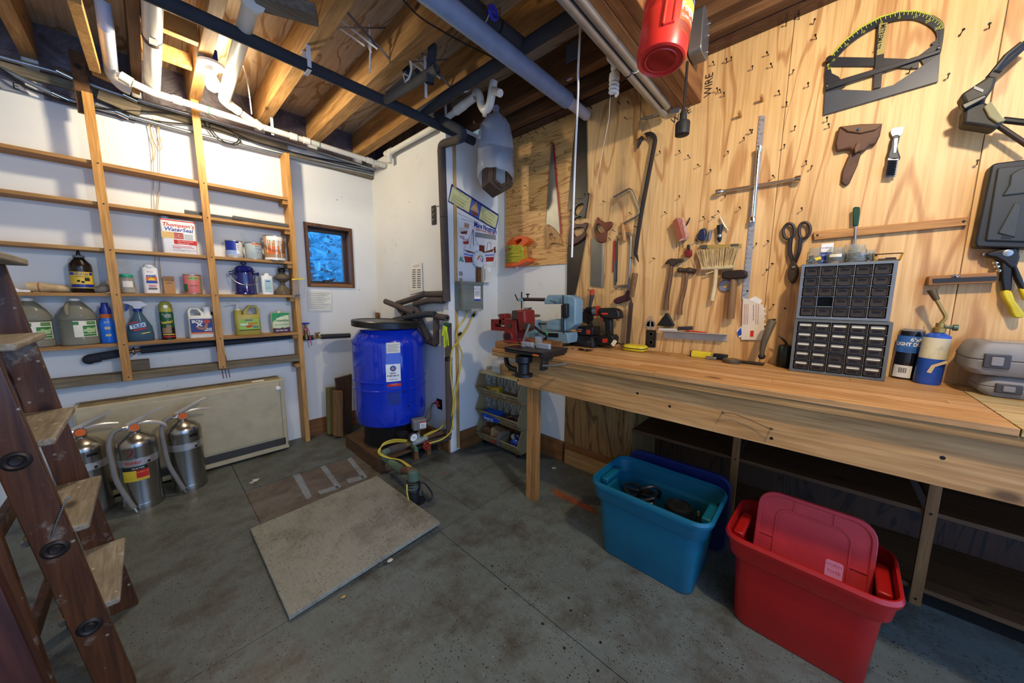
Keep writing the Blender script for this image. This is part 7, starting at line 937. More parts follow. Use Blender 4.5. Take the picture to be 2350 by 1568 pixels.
# --- brush, ruler, small tools
t = W('masonry_brush', 'wide straw whitewash brush hanging handle down', 'brush', 1650, 620, .0); BRI = mat('straw_bristle', '#c8ad78', .85, var=.25, vs=30); pa, pb = t.pl([(1600, 574), (1699, 566)], -.03), t.pl([(1611, 614), (1683, 612)], -.03); b = B(); r_ = random.Random(2)
for k in range(300): f = k/299; g_ = min(1, max(0, f+r_.gauss(0, .012))); yt = r_.uniform(-.055, -.005); b.tube([(pb[0][0]+(pb[1][0]-pb[0][0])*f, -.03+(yt+.03)*.5, pb[0][1]+(pb[1][1]-pb[0][1])*f), (pa[0][0]+(pa[1][0]-pa[0][0])*g_, yt, pa[0][1]+(pa[1][1]-pa[0][1])*g_+r_.uniform(-.008, .004))], [.0022, .0009], 4)
t.p('bristles', b, BRI, kind='stuff'); q = t.pl([(1610, 616), (1685, 613)], -.03); CRH = mat('cream_wood', '#cbb685', .6, dirt='#7a5a34', da=.3, ds=30); t.p('head', B().tube([(q[0][0], -.03, q[0][1]), (q[1][0], -.03, q[1][1])], .013, 12), CRH); h_ = t.pl([(1643, 618), (1641, 650), (1634, 690)], -.03); t.p('handle', B().tube([(a, -.03, c) for a, c in h_], [.011, .011, .012], 12, 2), CRH); rod(t, 'hook_peg', [(1620, 629), (1640, 622)], .004, CRH, -.03, 0)
t = W('folding_rule', 'yellow folding rule lying above the straw brush', 'folding rule', 1655, 566, .0)
for k in range(4): flat(t, 'rule_leaf', [(1605, 563+1.9*k), (1701, 559.5+1.9*k), (1701, 561+1.9*k), (1605, 564.6+1.9*k)], -.02, -.004, mat('rule_yellow', '#b3954a', .5))
flat(t, 'end_cap', [(1606, 563), (1623, 562), (1623, 569), (1606, 570)], -.022, -.003, mat('rule_grey', '#4b4a40', .5)); flat(t, 'end_cap', [(1677, 560), (1695, 559.5), (1695, 566), (1677, 567)], -.022, -.003, mat('rule_grey', '#4b4a40', .5))
t = W('sanding_block', 'layered red and cream sanding block hung on a nail', 'sanding block', 1560, 530); flat(t, 'side', [(1543, 509), (1552, 500), (1566, 545), (1556, 555)], -.05, -.045, mat('sand_dark', '#8e4a30', .8)); flat(t, 'body', [(1551, 500), (1566, 498), (1577, 541), (1572, 549), (1557, 555)], -.047, -.005, mat('layered_tan', '#c49a82', .8, var=.25, vs=50), .002)
for k in range(3): flat(t, 'layer', [(1554+4*k, 500), (1555.5+4*k, 500), (1567+3.3*k, 547), (1565+3.3*k, 548)], -.0485, -.046, mat('layer_red', '#a8503e', .8))
rod(t, 'hook', [(1571, 520), (1577, 514), (1583, 500)], .004, DKSTEEL, -.02, 3); rod(t, 'pin', [(1554, 555), (1552, 570)], .002, DKSTEEL, -.02, 0, 6); rod(t, 'pin', [(1567, 553), (1565, 569)], .002, DKSTEEL, -.02, 0, 6)
t = W('padlock', 'small navy lock shape hanging on a nail', 'lock', 1610, 540); flat(t, 'body', [(1600, 548), (1604, 530), (1612, 525), (1618, 530), (1618, 548), (1610, 552)], -.03, -.006, mat('navy_metal', '#1f2740', .35), .004, 2); rod(t, 'loop', [(1610, 527), (1618, 525), (1623, 532), (1621, 548), (1614, 554)], .004, STEEL, -.012, 3)
t = W('steel_punch', 'short steel punch hanging beside the navy lock', 'punch', 1630, 538); rod(t, 'shaft', [(1632, 528), (1627, 551)], .008, STEEL, -.012, 0, 10)
t = W('awl', 'stubby black-handled awl with a silver band', 'awl', 1650, 535); h_ = t.pl([(1652, 517), (1652, 528), (1651, 540), (1651, 548), (1652, 556)], -.02); t.p('handle', B().tube([(a, -.02, c) for a, c in h_], [.016, .013, .010, .012, .004], 14, 3), BLACK); t.p('band', B().tube([(h_[2][0], -.02, h_[2][1]+.002), (h_[3][0], -.02, h_[3][1]+.008)], .0125, 14), STEEL)
t = W('divider', 'small steel spring divider beside the awl', 'divider', 1663, 515); rod(t, 'leg', [(1653, 498), (1660, 512), (1671, 530)], .003, STEEL, -.012, 3, 7); rod(t, 'leg', [(1653, 499), (1663, 520), (1666, 524)], .0025, STEEL, -.018, 3, 7)
t = W('pipe_cutter', 'small red and black pipe cutter', 'pipe cutter', 1578, 580); flat(t, 'body', [(1571, 575), (1585, 572), (1586, 586), (1581, 590), (1571, 590)], -.035, -.005, mat('cutter_red', '#7a1a1a', .4), .003); flat(t, 'knob', [(1576, 562), (1582, 561), (1582, 573), (1577, 574)], -.03, -.01, BLACK, .003); rod(t, 'pin', [(1569, 580), (1588, 581)], .003, DKSTEEL, -.03, 0, 6)
t = W('tin_snips', 'large dark tin snips with ring handles', 'tin snips', 1825, 580)
for rg in ([(1806, 515), (1815, 514), (1821, 520), (1823, 535), (1818, 546), (1808, 549), (1800, 542), (1798, 526)], [(1840, 513), (1849, 511), (1857, 517), (1859, 530), (1853, 543), (1842, 547), (1835, 540), (1835, 522)]): t.p('ring_handle', B().tube([(p.x, -.02, p.y) for p in catmull([(a, c, 0) for a, c in t.pl(rg, -.02)], 4, True)], .0068, 8, closed=True), DKSTEEL)
rod(t, 'arm', [(1815, 547), (1813, 575), (1818, 595), (1824, 612)], .010, DKSTEEL, -.02, 3, 8, .6); rod(t, 'arm', [(1838, 545), (1834, 575), (1827, 595), (1819, 615)], .010, DKSTEEL, -.024, 3, 8, .6); flat(t, 'blade', [(1818, 598), (1831, 610), (1833, 628), (1826, 645), (1818, 652), (1809, 640), (1808, 622)], -.032, -.012, mat('snip_iron', '#42362c', .5, .6), .003, 2); q = t.px(1821, 614, -.033); t.p('pivot', B().sph((q[0], -.033, q[1]), .008, 8), STEEL)
t = W('steel_rule', 'long steel rule with two rows of numbers', 'ruler', 1725, 480); flat(t, 'rule', [(1743, 265), (1756, 266), (1717, 688), (1702, 688)], -.006, -.004, mat('rule_steel', '#b4b6ba', .35, .6))
for k in range(1, 40):
    f = k/40; xl, xr = 1743+(1702-1743)*f, 1756+(1717-1756)*f; y = 265+423*f; a, c = t.px(xl+1, y, -.006), t.px(xl+4, y, -.006); t.p('tick', B().bar((a[0], -.0063, a[1]), (c[0], -.0063, c[1]), .0022, .0006, (0, 1, 0)), INK)
    if k % 3 == 1: q = t.px((xl+xr)/2+2, y, -.006); text(t, str(40-k), .014, q[0], q[1], -.0063, INK, rot=-PI/2, sx=.8)
t = W('lug_wrench', 'chrome four-way lug wrench hung over the steel rule', 'lug wrench', 1735, 430); rod(t, 'bar', [(1742, 340), (1728, 500)], .0085, CHROME, -.035, 0, 12); rod(t, 'bar', [(1646, 441), (1835, 410)], .0075, CHROME, -.022, 0, 12)
for a, c in (((1743, 336), (1742, 352)), ((1727, 510), (1729, 494)), ((1643, 442), (1660, 439)), ((1838, 409), (1820, 412))): q0, q1 = t.px(*a, -.03), t.px(*c, -.03); t.p('socket', B().tube([(q0[0], -.03, q0[1]), (q0[0]*.4+q1[0]*.6, -.03, q0[1]*.4+q1[1]*.6), (q1[0], -.03, q1[1])], [.015, .015, .008], 14), CHROME)
# --- protractor guide
t = W('circular_saw_guide', 'big black protractor cutting guide with yellow degree marks', 'protractor', 2020, 180); PG = mat('guide_black', '#22262c', .35, var=.2); PGB = mat('guide_slate', '#3a4048', .4)
flat(t, 'base_plate', [(1890, 264), (1893, 213), (1925, 205), (1950, 206), (2000, 208), (2050, 195), (2110, 155), (2158, 121), (2153, 187)], -.012, -.004, PGB, .001); flat(t, 'side_strip', [(1897, 140), (1904, 146), (1909, 168), (1925, 176), (1940, 198), (1925, 206), (1893, 214), (1893, 170)], -.0115, -.005, PG); flat(t, 'side_strip', [(2164, 60), (2166, 80), (2158, 122), (2120, 148), (2108, 128), (2140, 104), (2151, 86)], -.0115, -.005, PG); flat(t, 'cross_bar', [(1894, 192), (2160, 112), (2160, 120), (1893, 208)], -.020, -.010, PG, .002)
oa = [(1894, 190), (1898, 150), (1906, 128), (1935, 95), (1975, 62), (2020, 38), (2065, 25), (2105, 24), (2140, 34), (2165, 52), (2166, 80), (2161, 114)]; ia = [(1908, 172), (1905, 160), (1913, 142), (1945, 106), (1982, 78), (2024, 56), (2064, 45), (2098, 44), (2126, 54), (2146, 70), (2150, 88), (2136, 100)]
so, si = [(p.x, p.y) for p in catmull([(x, y, 0) for x, y in oa], 4)], [(p.x, p.y) for p in catmull([(x, y, 0) for x, y in ia], 4)]; po, pi_ = t.pl(so, -.012), t.pl(si, -.012); b = B(); n = len(po); b.add([(x, y, z) for y in (-.012, -.005) for L in (po, pi_) for x, z in L], [f for i in range(n-1) for f in ((i, i+1, n+i+1, n+i), (2*n+i+1, 2*n+i, 3*n+i, 3*n+i+1), (i+1, i, 2*n+i, 2*n+i+1), (n+i, n+i+1, 3*n+i+1, 3*n+i))]); arc_ = t.p('arc', b, PG)
YG = mat('lime_mark', '#b9b93a', .5); m_ = len(so)
for k in range(4, m_-7):
    for h2 in (0, .5):
        u = k+h2; i0 = int(u); fr_ = u-i0; P0 = tuple(so[i0][j]*(1-fr_)+so[i0+1][j]*fr_ for j in (0, 1)); P1 = tuple(si[i0][j]*(1-fr_)+si[i0+1][j]*fr_ for j in (0, 1)); ln = .55 if h2 == 0 else .25; a, c = t.px(P0[0]*.96+P1[0]*.04, P0[1]*.96+P1[1]*.04, -.0125), t.px(P0[0]*(1-ln)+P1[0]*ln, P0[1]*(1-ln)+P1[1]*ln, -.0125); t.p('degree_tick', B().bar((a[0], -.0127, a[1]), (c[0], -.0127, c[1]), .002, .0006, (0, 1, 0)), YG, par=arc_)
    if k % 4 == 0: q = t.px(so[k][0]*.25+si[k][0]*.75, so[k][1]*.25+si[k][1]*.75, -.0125); text(t, str(abs(k-22)//4*10), .014, q[0], q[1], -.0128, YG, arc_)
flat(t, 'edge_line', [(1906, 127), (1935, 94), (1975, 61), (2020, 37), (2065, 24), (2105, 23), (2140, 33), (2138, 35), (2104, 26), (2065, 27), (2021, 40), (1976, 64), (1937, 96), (1908, 129)], -.0128, -.012, YG)
flat(t, 'radius_arm', [(2014, 56), (2036, 52), (2022, 200), (2004, 204)], -.016, -.008, PG, .001); flat(t, 'swing_arm', [(1905, 130), (2010, 132), (2110, 136), (2108, 156), (2090, 158), (2010, 152), (1906, 152)], -.009, -.004, PG, .001); pl_ = flat(t, 'name_plate', [(2018, 55), (2037, 51), (2029, 123), (2012, 127)], -.0175, -.0158, mat('gold_plate', '#a08f4e', .5)); q = t.px(2020, 85, -.018); text(t, 'MITREMATE', .022, q[0], q[1], -.0178, INK, pl_, rot=-PI/2-.1, sx=.8, bold=.0004)
q = t.px(1903, 137, -.02); t.p('lock_knob', B().lathe([(.012, -.03), (.012, -.004)], 14, (q[0], 0, q[1]), 'y'), BLACK)
for x, y in ((1898, 197), (2153, 110)): q = t.px(x, y, -.021); t.p('rivet', B().sph((q[0], -.021, q[1]), .004, 8), CHROME)
for k in range(7):
    for x, y in ((1900-1.0*k*0, 160+6*k), (2155, 70+7*k)): q = t.px(x, y, -.0125); t.p('pin_hole', B().lathe([(0, -.0127), (.0022, -.0127), (.0022, -.012)], 8, (q[0], 0, q[1]), 'y'), INK)
# --- sheath, scraper, bag, case, riveter
LEA = mat('old_leather', '#5a3a26', .6, dirt='#2f1e14', da=.6, ds=9); t = W('hatchet_sheath', 'cracked brown leather hatchet sheath', 'sheath', 1970, 340); flat(t, 'pouch', [(1925, 290), (2025, 284), (2020, 310), (2010, 330), (1995, 333), (1985, 345), (1960, 352), (1950, 340), (1920, 347), (1916, 330)], -.03, -.004, LEA, .006); flat(t, 'flap', [(1927, 290), (1975, 284), (2027, 283), (2010, 298), (1975, 306), (1945, 302)], -.038, -.028, mat('leather_flap', '#6a4a2e', .6, dirt='#3a2618', da=.4), .004); flat(t, 'handle_tail', [(1950, 352), (1978, 346), (1968, 380), (1950, 420), (1940, 427), (1930, 418), (1934, 390)], -.018, -.004, LEA, .004); flat(t, 'strap_loop', [(1960, 340), (1968, 325), (1978, 330), (1972, 345), (1962, 352)], -.042, -.03, mat('leather_flap', '#6a4a2e', .6), .003); q = t.px(1970, 297, -.04); t.p('snap', B().sph((q[0], -.039, q[1]), .006, 8), mat('snap_blue', '#4a6a86', .4, .6))
t = W('wire_brush_scraper', 'grey wire brush scraper with black bristles', 'wire brush', 2055, 350); flat(t, 'blade', [(2044, 298), (2050, 293), (2076, 290), (2072, 305), (2066, 312), (2048, 314), (2044, 306)], -.016, -.012, STEEL, .001); flat(t, 'handle', [(2048, 312), (2066, 310), (2060, 335), (2064, 352), (2066, 366), (2036, 366), (2042, 340)], -.024, -.008, mat('dark_grip', '#3a3c42', .45), .005, 2); flat(t, 'grip_insert', [(2052, 318), (2062, 316), (2057, 350), (2050, 352)], -.0262, -.022, STEEL, .001); flat(t, 'brush_plate', [(2037, 362), (2064, 361), (2056, 405), (2031, 407)], -.024, -.016, mat('plate_grey', '#9a9a9c', .4, .5), .002); b = B()
for i in range(7):
    for j in range(9): q = t.px(2039+3.2*i-.7*j, 368+4*j, -.024); b.tube([(q[0], -.024, q[1]), (q[0], -.040, q[1]-.006)], .0022, 5)
t.p('bristles', b, BLACK, kind='stuff')
t = W('folded_tripod', 'black camera support with webbing straps hanging at the picture edge', 'strap bundle', 2260, 230, .02); WEB = mat('black_webbing', '#25241f', .6, dirt='#4d4a3c', da=.4); flat(t, 'upper_pouch', [(2205, 216), (2230, 200), (2272, 172), (2290, 175), (2282, 200), (2264, 225), (2260, 240), (2215, 238)], -.09, -.02, WEB, .008); flat(t, 'lower_pouch', [(2214, 245), (2262, 232), (2290, 262), (2310, 275), (2285, 295), (2260, 290), (2210, 283)], -.09, -.02, WEB, .008); flat(t, 'buckle', [(2205, 240), (2262, 215), (2268, 222), (2212, 252)], -.11, -.085, BLACK, .004); flat(t, 'badge', [(2237, 197), (2258, 206), (2255, 212), (2234, 203)], -.0925, -.089, mat('badge_grey', '#8a8a86', .5)); flat(t, 'pale_strap', [(2258, 245), (2275, 232), (2300, 268), (2310, 275), (2290, 282), (2270, 268)], -.1, -.06, mat('khaki_web', '#8f8a66', .8), .003)
rod(t, 'leg', [(2270, 180), (2300, 150), (2360, 95)], .012, BLACK, -.05, 0); rod(t, 'leg', [(2275, 172), (2310, 128), (2345, 100)], .009, BLACK, -.06, 0); rod(t, 'leg', [(2300, 275), (2360, 282)], .010, BLACK, -.05, 0); rod(t, 'leg', [(2290, 288), (2360, 335)], .008, DKSTEEL, -.04, 0); rod(t, 'clip', [(2272, 172), (2288, 176)], .016, BLACK, -.07, 0)
t = W('plastic_tool_case', 'black moulded drill case hung flat at the right edge', 'tool case', 2310, 460); flat(t, 'shell', [(2275, 380), (2285, 374), (2380, 362), (2380, 570), (2240, 567), (2238, 555)], -.06, -.002, mat('case_black', '#1d2022', .5), .006); flat(t, 'lid_panel', [(2290, 385), (2380, 376), (2380, 556), (2262, 552)], -.068, -.058, mat('case_panel', '#2b2f30', .5), .004); flat(t, 'emboss', [(2320, 400), (2345, 385), (2380, 388), (2380, 440), (2300, 450), (2316, 425)], -.074, -.066, mat('case_panel_b', '#333838', .5), .004); flat(t, 'emboss', [(2290, 535), (2330, 465), (2345, 470), (2330, 545)], -.073, -.066, mat('case_panel_b', '#333838', .5), .003); flat(t, 'handle_slot', [(2303, 530), (2325, 528), (2322, 548), (2298, 548)], -.0695, -.066, BLACK)
t = W('rivet_gun', 'black hand riveter with yellow grips', 'riveter', 2320, 650); flat(t, 'body', [(2262, 580), (2310, 570), (2338, 566), (2342, 590), (2335, 612), (2322, 618), (2300, 600), (2285, 592), (2264, 588)], -.05, -.01, BLACK, .006); flat(t, 'lower_arm', [(2300, 600), (2326, 612), (2322, 668), (2302, 668), (2298, 640)], -.045, -.015, BLACK, .005); flat(t, 'lever', [(2330, 600), (2348, 640), (2356, 665), (2345, 665), (2332, 640), (2325, 612)], -.05, -.02, BLACK, .004); YGp = mat('grip_yellow', '#c8b41f', .45); flat(t, 'grip', [(2302, 668), (2322, 668), (2330, 690), (2352, 720), (2345, 730), (2328, 728), (2318, 705), (2306, 685)], -.05, -.012, YGp, .005, 2); flat(t, 'grip', [(2340, 662), (2362, 662), (2370, 690), (2352, 690)], -.05, -.02, YGp, .005); rod(t, 'nose', [(2254, 585), (2264, 583)], .008, STEEL, -.03, 0); q = t.px(2313, 581, -.051); t.p('badge', B().lathe([(.008, -.053), (.012, -.052), (.012, -.05)], 16, (q[0], 0, q[1]), 'y'), STEEL)
for x, y in ((2284, 603), (2287, 612), (2292, 622)): q = t.px(x, y, -.03); t.p('spare_nose', B().sph((q[0], -.035, q[1]), .008, 8), CHROME)
# --- rails, tray, cards, plates
t = W('tool_rail', 'pine strip screwed to the wall holding a green screwdriver', 'rail', 2040, 528, .0); pp = [(1867, 532), (2222, 498), (2220, 517), (1868, 551)]; flat(t, 'strip', pp, -.02, -.001, wood('rail_pine', '#c99455', '#a8743a', 0, 9, .06, .5), .002)
for x, y in ((1876, 540), (2212, 508)): q = t.px(x, y, -.021); t.p('screw', B().lathe([(0, -.0225), (.0045, -.022), (.0045, -.02)], 10, (q[0], 0, q[1]), 'y'), NAIL)
t = W('screwdriver', 'screwdriver with a dark green handle standing behind the pine rail', 'screwdriver', 1964, 520, .0); flat(t, 'handle', [(1957, 478), (1962, 474), (1974, 475), (1974, 488), (1970, 518), (1957, 520)], -.032, -.020, mat('green_handle', '#0e3f2a', .3), .004); rod(t, 'shaft', [(1964, 518), (1962, 575)], .004, STEEL, -.024, 0)
t = W('magnet_bar', 'wood block with a black magnetic strip and hook', 'magnet rack', 2210, 640); flat(t, 'block', [(2132, 634), (2288, 625), (2288, 648), (2130, 655)], -.045, -.001, wood('rack_wood', '#a8743e', '#805228', 0, 9, .06, .5), .002); flat(t, 'magnet_strip', [(2142, 640), (2287, 634), (2287, 643), (2142, 649)], -.050, -.044, mat('magnet_black', '#1f2224', .5)); rod(t, 'hook', [(2186, 635), (2192, 631), (2196, 636), (2204, 632)], .003, STEEL, -.05, 4, 7)
t = W('aluminium_tray', 'long aluminium angle tray holding markers and pencils', 'tray', 1590, 768); flat(t, 'flange', [(1524, 763), (1668, 770), (1668, 784), (1524, 776)], -.004, -.001, mat('alu', '#b9b8b2', .4, .5)); a = t.pl([(1511, 760), (1669, 769)], -.06); c = t.pl([(1524, 763), (1668, 770)], -.002); t.p('ledge', B().add([(a[0][0], -.06, a[0][1]), (a[1][0], -.06, a[1][1]), (c[1][0], -.002, c[1][1]), (c[0][0], -.002, c[0][1])]+[(a[0][0], -.06, a[0][1]+.004), (a[1][0], -.06, a[1][1]+.004), (c[1][0], -.002, c[1][1]+.004), (c[0][0], -.002, c[0][1]+.004)], [(3, 2, 1, 0), (4, 5, 6, 7), (0, 1, 5, 4), (1, 2, 6, 5), (2, 3, 7, 6), (3, 0, 4, 7)]), mat('alu', '#b9b8b2', .4, .5))
for (x0, y0), (x1, y1), r, m, lab in (((1513, 757), (1555, 758), .010, mat('marker_pale', '#c9c0b4', .4), 'pale thick marker at the left of the tray'), ((1556, 754), (1590, 753), .011, mat('marker_dark', '#34343a', .3), 'dark silver-capped marker in the tray'), ((1575, 759), (1622, 764), .004, RED, 'thin red pencil in the tray'), ((1600, 764), (1650, 768), .003, mat('pencil_yellow', '#c8a24a', .5), 'yellow pencil in the tray')):
    p0, p1 = AX(x0, y0, XP-.035), AX(x1, y1, XP-.035); one('marker', B().tube([p0, p1], r, 10), m, lab, 'marker', 'markers in the tray')
t = W('wall_plate', 'blank dark brown outlet cover on the plywood wall', 'outlet cover', 1493, 775, .0); flat(t, 'plate', [(1483, 757), (1506, 758), (1504, 798), (1481, 796)], -.007, -.001, mat('brown_bakelite', '#231a14', .35), .002)
for y in (767, 786): q = t.px(1494, y, -.007); t.p('socket_face', B().lathe([(.010, -.0075), (.012, -.0085), (.014, -.0075)], 18, (q[0], 0, q[1]), 'y'), mat('brown_face', '#3a2c22', .4))
t = W('clear_puck', 'round clear plastic bottle opener disc above the outlet cover', 'disc', 1493, 744); t.p('disc', B().lathe([(.026, -.006), (.028, -.012), (.031, -.012), (.032, -.004), (.026, -.004)], 28, (0, 0, 0), 'y'), CLEARP); t.p('half', B().prism([(-.024, -.012), (-.004, -.016), (-.004, .022), (-.018, .012)], -.006, -.002), mat('brown_face', '#3a2c22', .4)); t.p('half', B().prism([(.024, -.012), (.006, -.016), (.006, .022), (.018, .012)], -.006, -.002), mat('brown_face', '#3a2c22', .4)); t.p('loop', B().tube([(.012*math.cos(a), -.008, .042+.010*math.sin(a)) for a in [2*PI*i/14 for i in range(14)]], .003, 6, closed=True), CLEARP)
t = W('glazing_tool', 'black plastic triangular scraper on the wall', 'scraper', 1528, 735); flat(t, 'plate', [(1507, 747), (1527, 719), (1532, 719), (1547, 748), (1535, 750)], -.03, -.006, BLACK, .004)
t = W('gauge_cards', 'stack of printed slide-rule cards with torn teeth edges', 'cards', 1728, 735)
for pts, y, m in (([(1712, 690), (1734, 680), (1750, 690), (1742, 700), (1748, 745), (1752, 760), (1742, 770), (1720, 772)], -.004, WHITE), ([(1690, 760), (1705, 745), (1720, 750), (1714, 776), (1695, 774)], -.006, WHITE), ([(1705, 684), (1716, 686), (1742, 697), (1752, 700), (1755, 720), (1752, 781), (1701, 780)], -.010, mat('card_cream', '#d9cdb8', .7))): flat(t, 'card', pts, y, y+.0015, m)
for k in range(5): flat(t, 'tooth', [(1752, 706+12*k), (1757+2*(k % 2), 707+12*k), (1757+2*(k % 2), 711+12*k), (1752, 711+12*k)], -.0095, -.0085, mat('card_cream', '#d9cdb8', .7))
flat(t, 'blue_block', [(1692, 762), (1700, 752), (1702, 768), (1694, 772)], -.0072, -.006, BLUEI); flat(t, 'red_block', [(1722, 759), (1730, 759), (1729, 773), (1721, 773)], -.0108, -.0098, RED)
for k in range(9): q = t.px(1729, 702+4*k, -.0108); t.p('punch_dot', B().lathe([(0, -.0106), (.0025, -.0106), (.0025, -.0098)], 8, (q[0], 0, q[1]), 'y'), INK)
for x in (1708, 1712, 1716, 1735, 1740): flat(t, 'print_column', [(x, 698), (x+1.4, 698), (x, 745), (x-1.4, 745)], -.0106, -.0098, mat('red_print', '#b07868', .7))
# --- nails left in the wall
nm = None; npx = [(1640, 150), (1668, 145), (1678, 140), (1727, 160), (1773, 155), (1764, 127), (1818, 170), (1855, 200), (1790, 218), (1806, 245), (1898, 280), (1903, 294), (1874, 90), (1834, 45), (1866, 57), (1804, 60), (1851, 378), (1860, 390), (1726, 306), (1800, 340), (1823, 300), (1778, 408), (1708, 322), (2085, 170), (2200, 85), (2270, 66), (2242, 378), (2175, 180), (1841, 483), (1655, 213), (1662, 222), (1648, 212), (1440, 275), (1445, 240), (1424, 240), (1282, 280), (1252, 297), (1236, 308), (1216, 310), (1198, 316), (1180, 330), (1296, 270), (1500, 355), (1516, 352), (1562, 351), (1584, 363), (1607, 382), (1632, 394), (1672, 352), (1725, 306), (1560, 454), (1664, 454), (1618, 503), (1651, 488), (1530, 490), (1450, 492), (1390, 464), (1402, 551), (1412, 532), (1504, 594), (1453, 594), (1776, 606), (1760, 622), (1765, 555), (1735, 563), (1718, 670), (1776, 700), (1803, 710), (1600, 555), (1424, 718), (1422, 735), (1355, 668), (1462, 522), (1345, 450), (1640, 500), (1700, 480), (1272, 330), (1280, 390), (1194, 395), (1230, 395), (1210, 430), (1182, 440)]
ANCH = [(1268, 430, 'red-spined hand saw'), (1335, 380, 'large dark hand saw'), (1385, 530, 'red-brown saw handle'), (1450, 470, 'coping saw frame'), (1484, 430, 'crowbar shaft'), (1545, 600, 'claw hammer head'), (1580, 625, 'ball peen hammer head'), (1650, 590, 'straw brush'), (1560, 525, 'sanding block'), (1652, 535, 'black awl'), (1690, 628, 'drilling hammer head'), (1735, 425, 'lug wrench centre'), (1748, 290, 'top of the steel rule'), (1828, 590, 'tin snips'), (2030, 150, 'protractor guide'), (1970, 330, 'leather sheath'), (2055, 350, 'wire brush scraper'), (2240, 235, 'webbing strap bundle'), (1565, 290, 'hanging lamp socket'), (1615, 160, 'beam end'), (1728, 735, 'slide-rule cards'), (1400, 740, 'cordless drill'), (1185, 575, 'orange cord reel'), (1627, 195, 'upright word wire'), (1150, 400, 'wooden lantern')]
seen = {}; ORD = ['nearest', 'second', 'third', 'fourth', 'fifth', 'sixth', 'seventh', 'eighth', 'ninth', 'tenth', 'eleventh', 'twelfth']
for px, py in sorted(set(npx), key=lambda p: min((p[0]-a[0])**2+(p[1]-a[1])**2 for a in ANCH)):
    a = min(ANCH, key=lambda a: (px-a[0])**2+(py-a[1])**2); dx, dy = px-a[0], py-a[1]; d = ('above' if dy < 0 else 'below') if abs(dy) > 2*abs(dx) else ('left of' if dx < 0 else 'right of') if abs(dx) > 2*abs(dy) else ('above and ' if dy < 0 else 'below and ')+('left of' if dx < 0 else 'right of')
    k = seen.get((a[2], d), 0); seen[(a[2], d)] = k+1; q = AX(px, py, XP)
    if nm is None:
        b = B(); b.cyl((0, .004, 0), (0, -.030, .004), .0017, n=7); b.cyl((0, -.029, .004), (0, -.0315, .004), .0043, n=10); nm = meshobj('nail', b, NAIL); o = nm
    else: o = nm.copy(); COL.objects.link(o)
    o.location = q; o.rotation_euler = (random.uniform(-.15, .15), 0, R90+random.uniform(-.2, .2)); tag(o, 'small dark wall nail, %s one %s the %s' % (ORD[k], d, a[2]), 'nail', 'nails in the plywood wall')
for (x, y), lab in (((1750, 232), 'upper wooden peg on the plywood wall'), ((1700, 268), 'lower wooden peg on the plywood wall')): q = AX(x, y, XP); one('wood_peg', B().tube([q, q+Vector((-.05, 0, .006))], .007, 10), HW1, lab, 'peg', 'wooden pegs')
# ================================================================ THINGS ON THE FLOOR
# hatch cover lying over the pit, one corner lifted
t = T('hatch_cover', 'bare grey plywood hatch cover lying tilted over the floor pit', 'board', (.65, 1.87, 0)); cz = [.004, .030, .012, .004]; pts = [(-.375, -.385), (.372, -.372), (.368, .40), (-.375, .38)]
t.p('board', B().add([(x, y, z) for (x, y), z in zip(pts, cz)]+[(x, y, z+.019) for (x, y), z in zip(pts, cz)], [(3, 2, 1, 0), (4, 5, 6, 7), (0, 1, 5, 4), (1, 2, 6, 5), (2, 3, 7, 6), (3, 0, 4, 7)]), HATCHM, .0015)
# storage bins
def bin_(name, label, loc, rz, wt, dt, wb, db, h, m, md):
    t = T(name, label, 'storage bin', loc, rz); n = 6
    def R_(w, d, z, r): return [(x, y, z) for x, y in rrect(-w/2, w/2, -d/2, d/2, r, n)]
    f = lambda k: (wb+(wt-wb)*k, db+(dt-db)*k)
    (w1, d1), (w2, d2) = f(.72), f(.96)
    t.p('tub', B().loft([R_(wb*.97, db*.97, .001, .05), R_(wb, db, .01, .05), R_(w1-.030, d1-.030, h*.735, .06), R_(w1-.004, d1-.004, h*.755, .06), R_(w1+.004, d1+.004, h*.77, .06), R_(w2, d2, h*.95, .06), R_(w2-.006, d2-.006, h*.95, .06), R_(w1-.004, d1-.004, h*.78, .056), R_(w1-.04, d1-.04, h*.745, .056), R_(wb-.006, db-.006, .014, .046)], caps=False).add(R_(wb*.97, db*.97, .001, .05), [tuple(range(4*(n+1)))]).add(R_(wb-.006, db-.006, .014, .046), [tuple(range(4*(n+1)))]), m)
    t.p('rim', B().loft([R_(w2-.004, d2-.004, h*.94, .06), R_(wt+.012, dt+.012, h*.925, .075), R_(wt+.018, dt+.018, h*.965, .075), R_(wt+.006, dt+.006, h, .07), R_(w2-.004, d2-.004, h, .06), R_(w2-.004, d2-.004, h*.94, .06)], caps=False), m)
    for s in (-1, 1): t.p('handle', B().box(s*(w2/2-.03)-.018, s*(w2/2-.03)+.018, -.09, .09, h*.86, h*.93), m, .006)
    return t
TEAL = mat('teal_plastic', '#0a5a70', .4, var=.06); BINR = mat('red_bin_plastic', '#a11410', .38, var=.06); NAVP = mat('navy_lid_plastic', '#11215a', .4); PINKL = mat('pink_red_lid', '#bb3338', .42)
t = bin_('storage_bin', 'open teal plastic storage bin holding cords', (1.665, .535, 0), R90, .55, .385, .44, .30, .395, TEAL, 0)
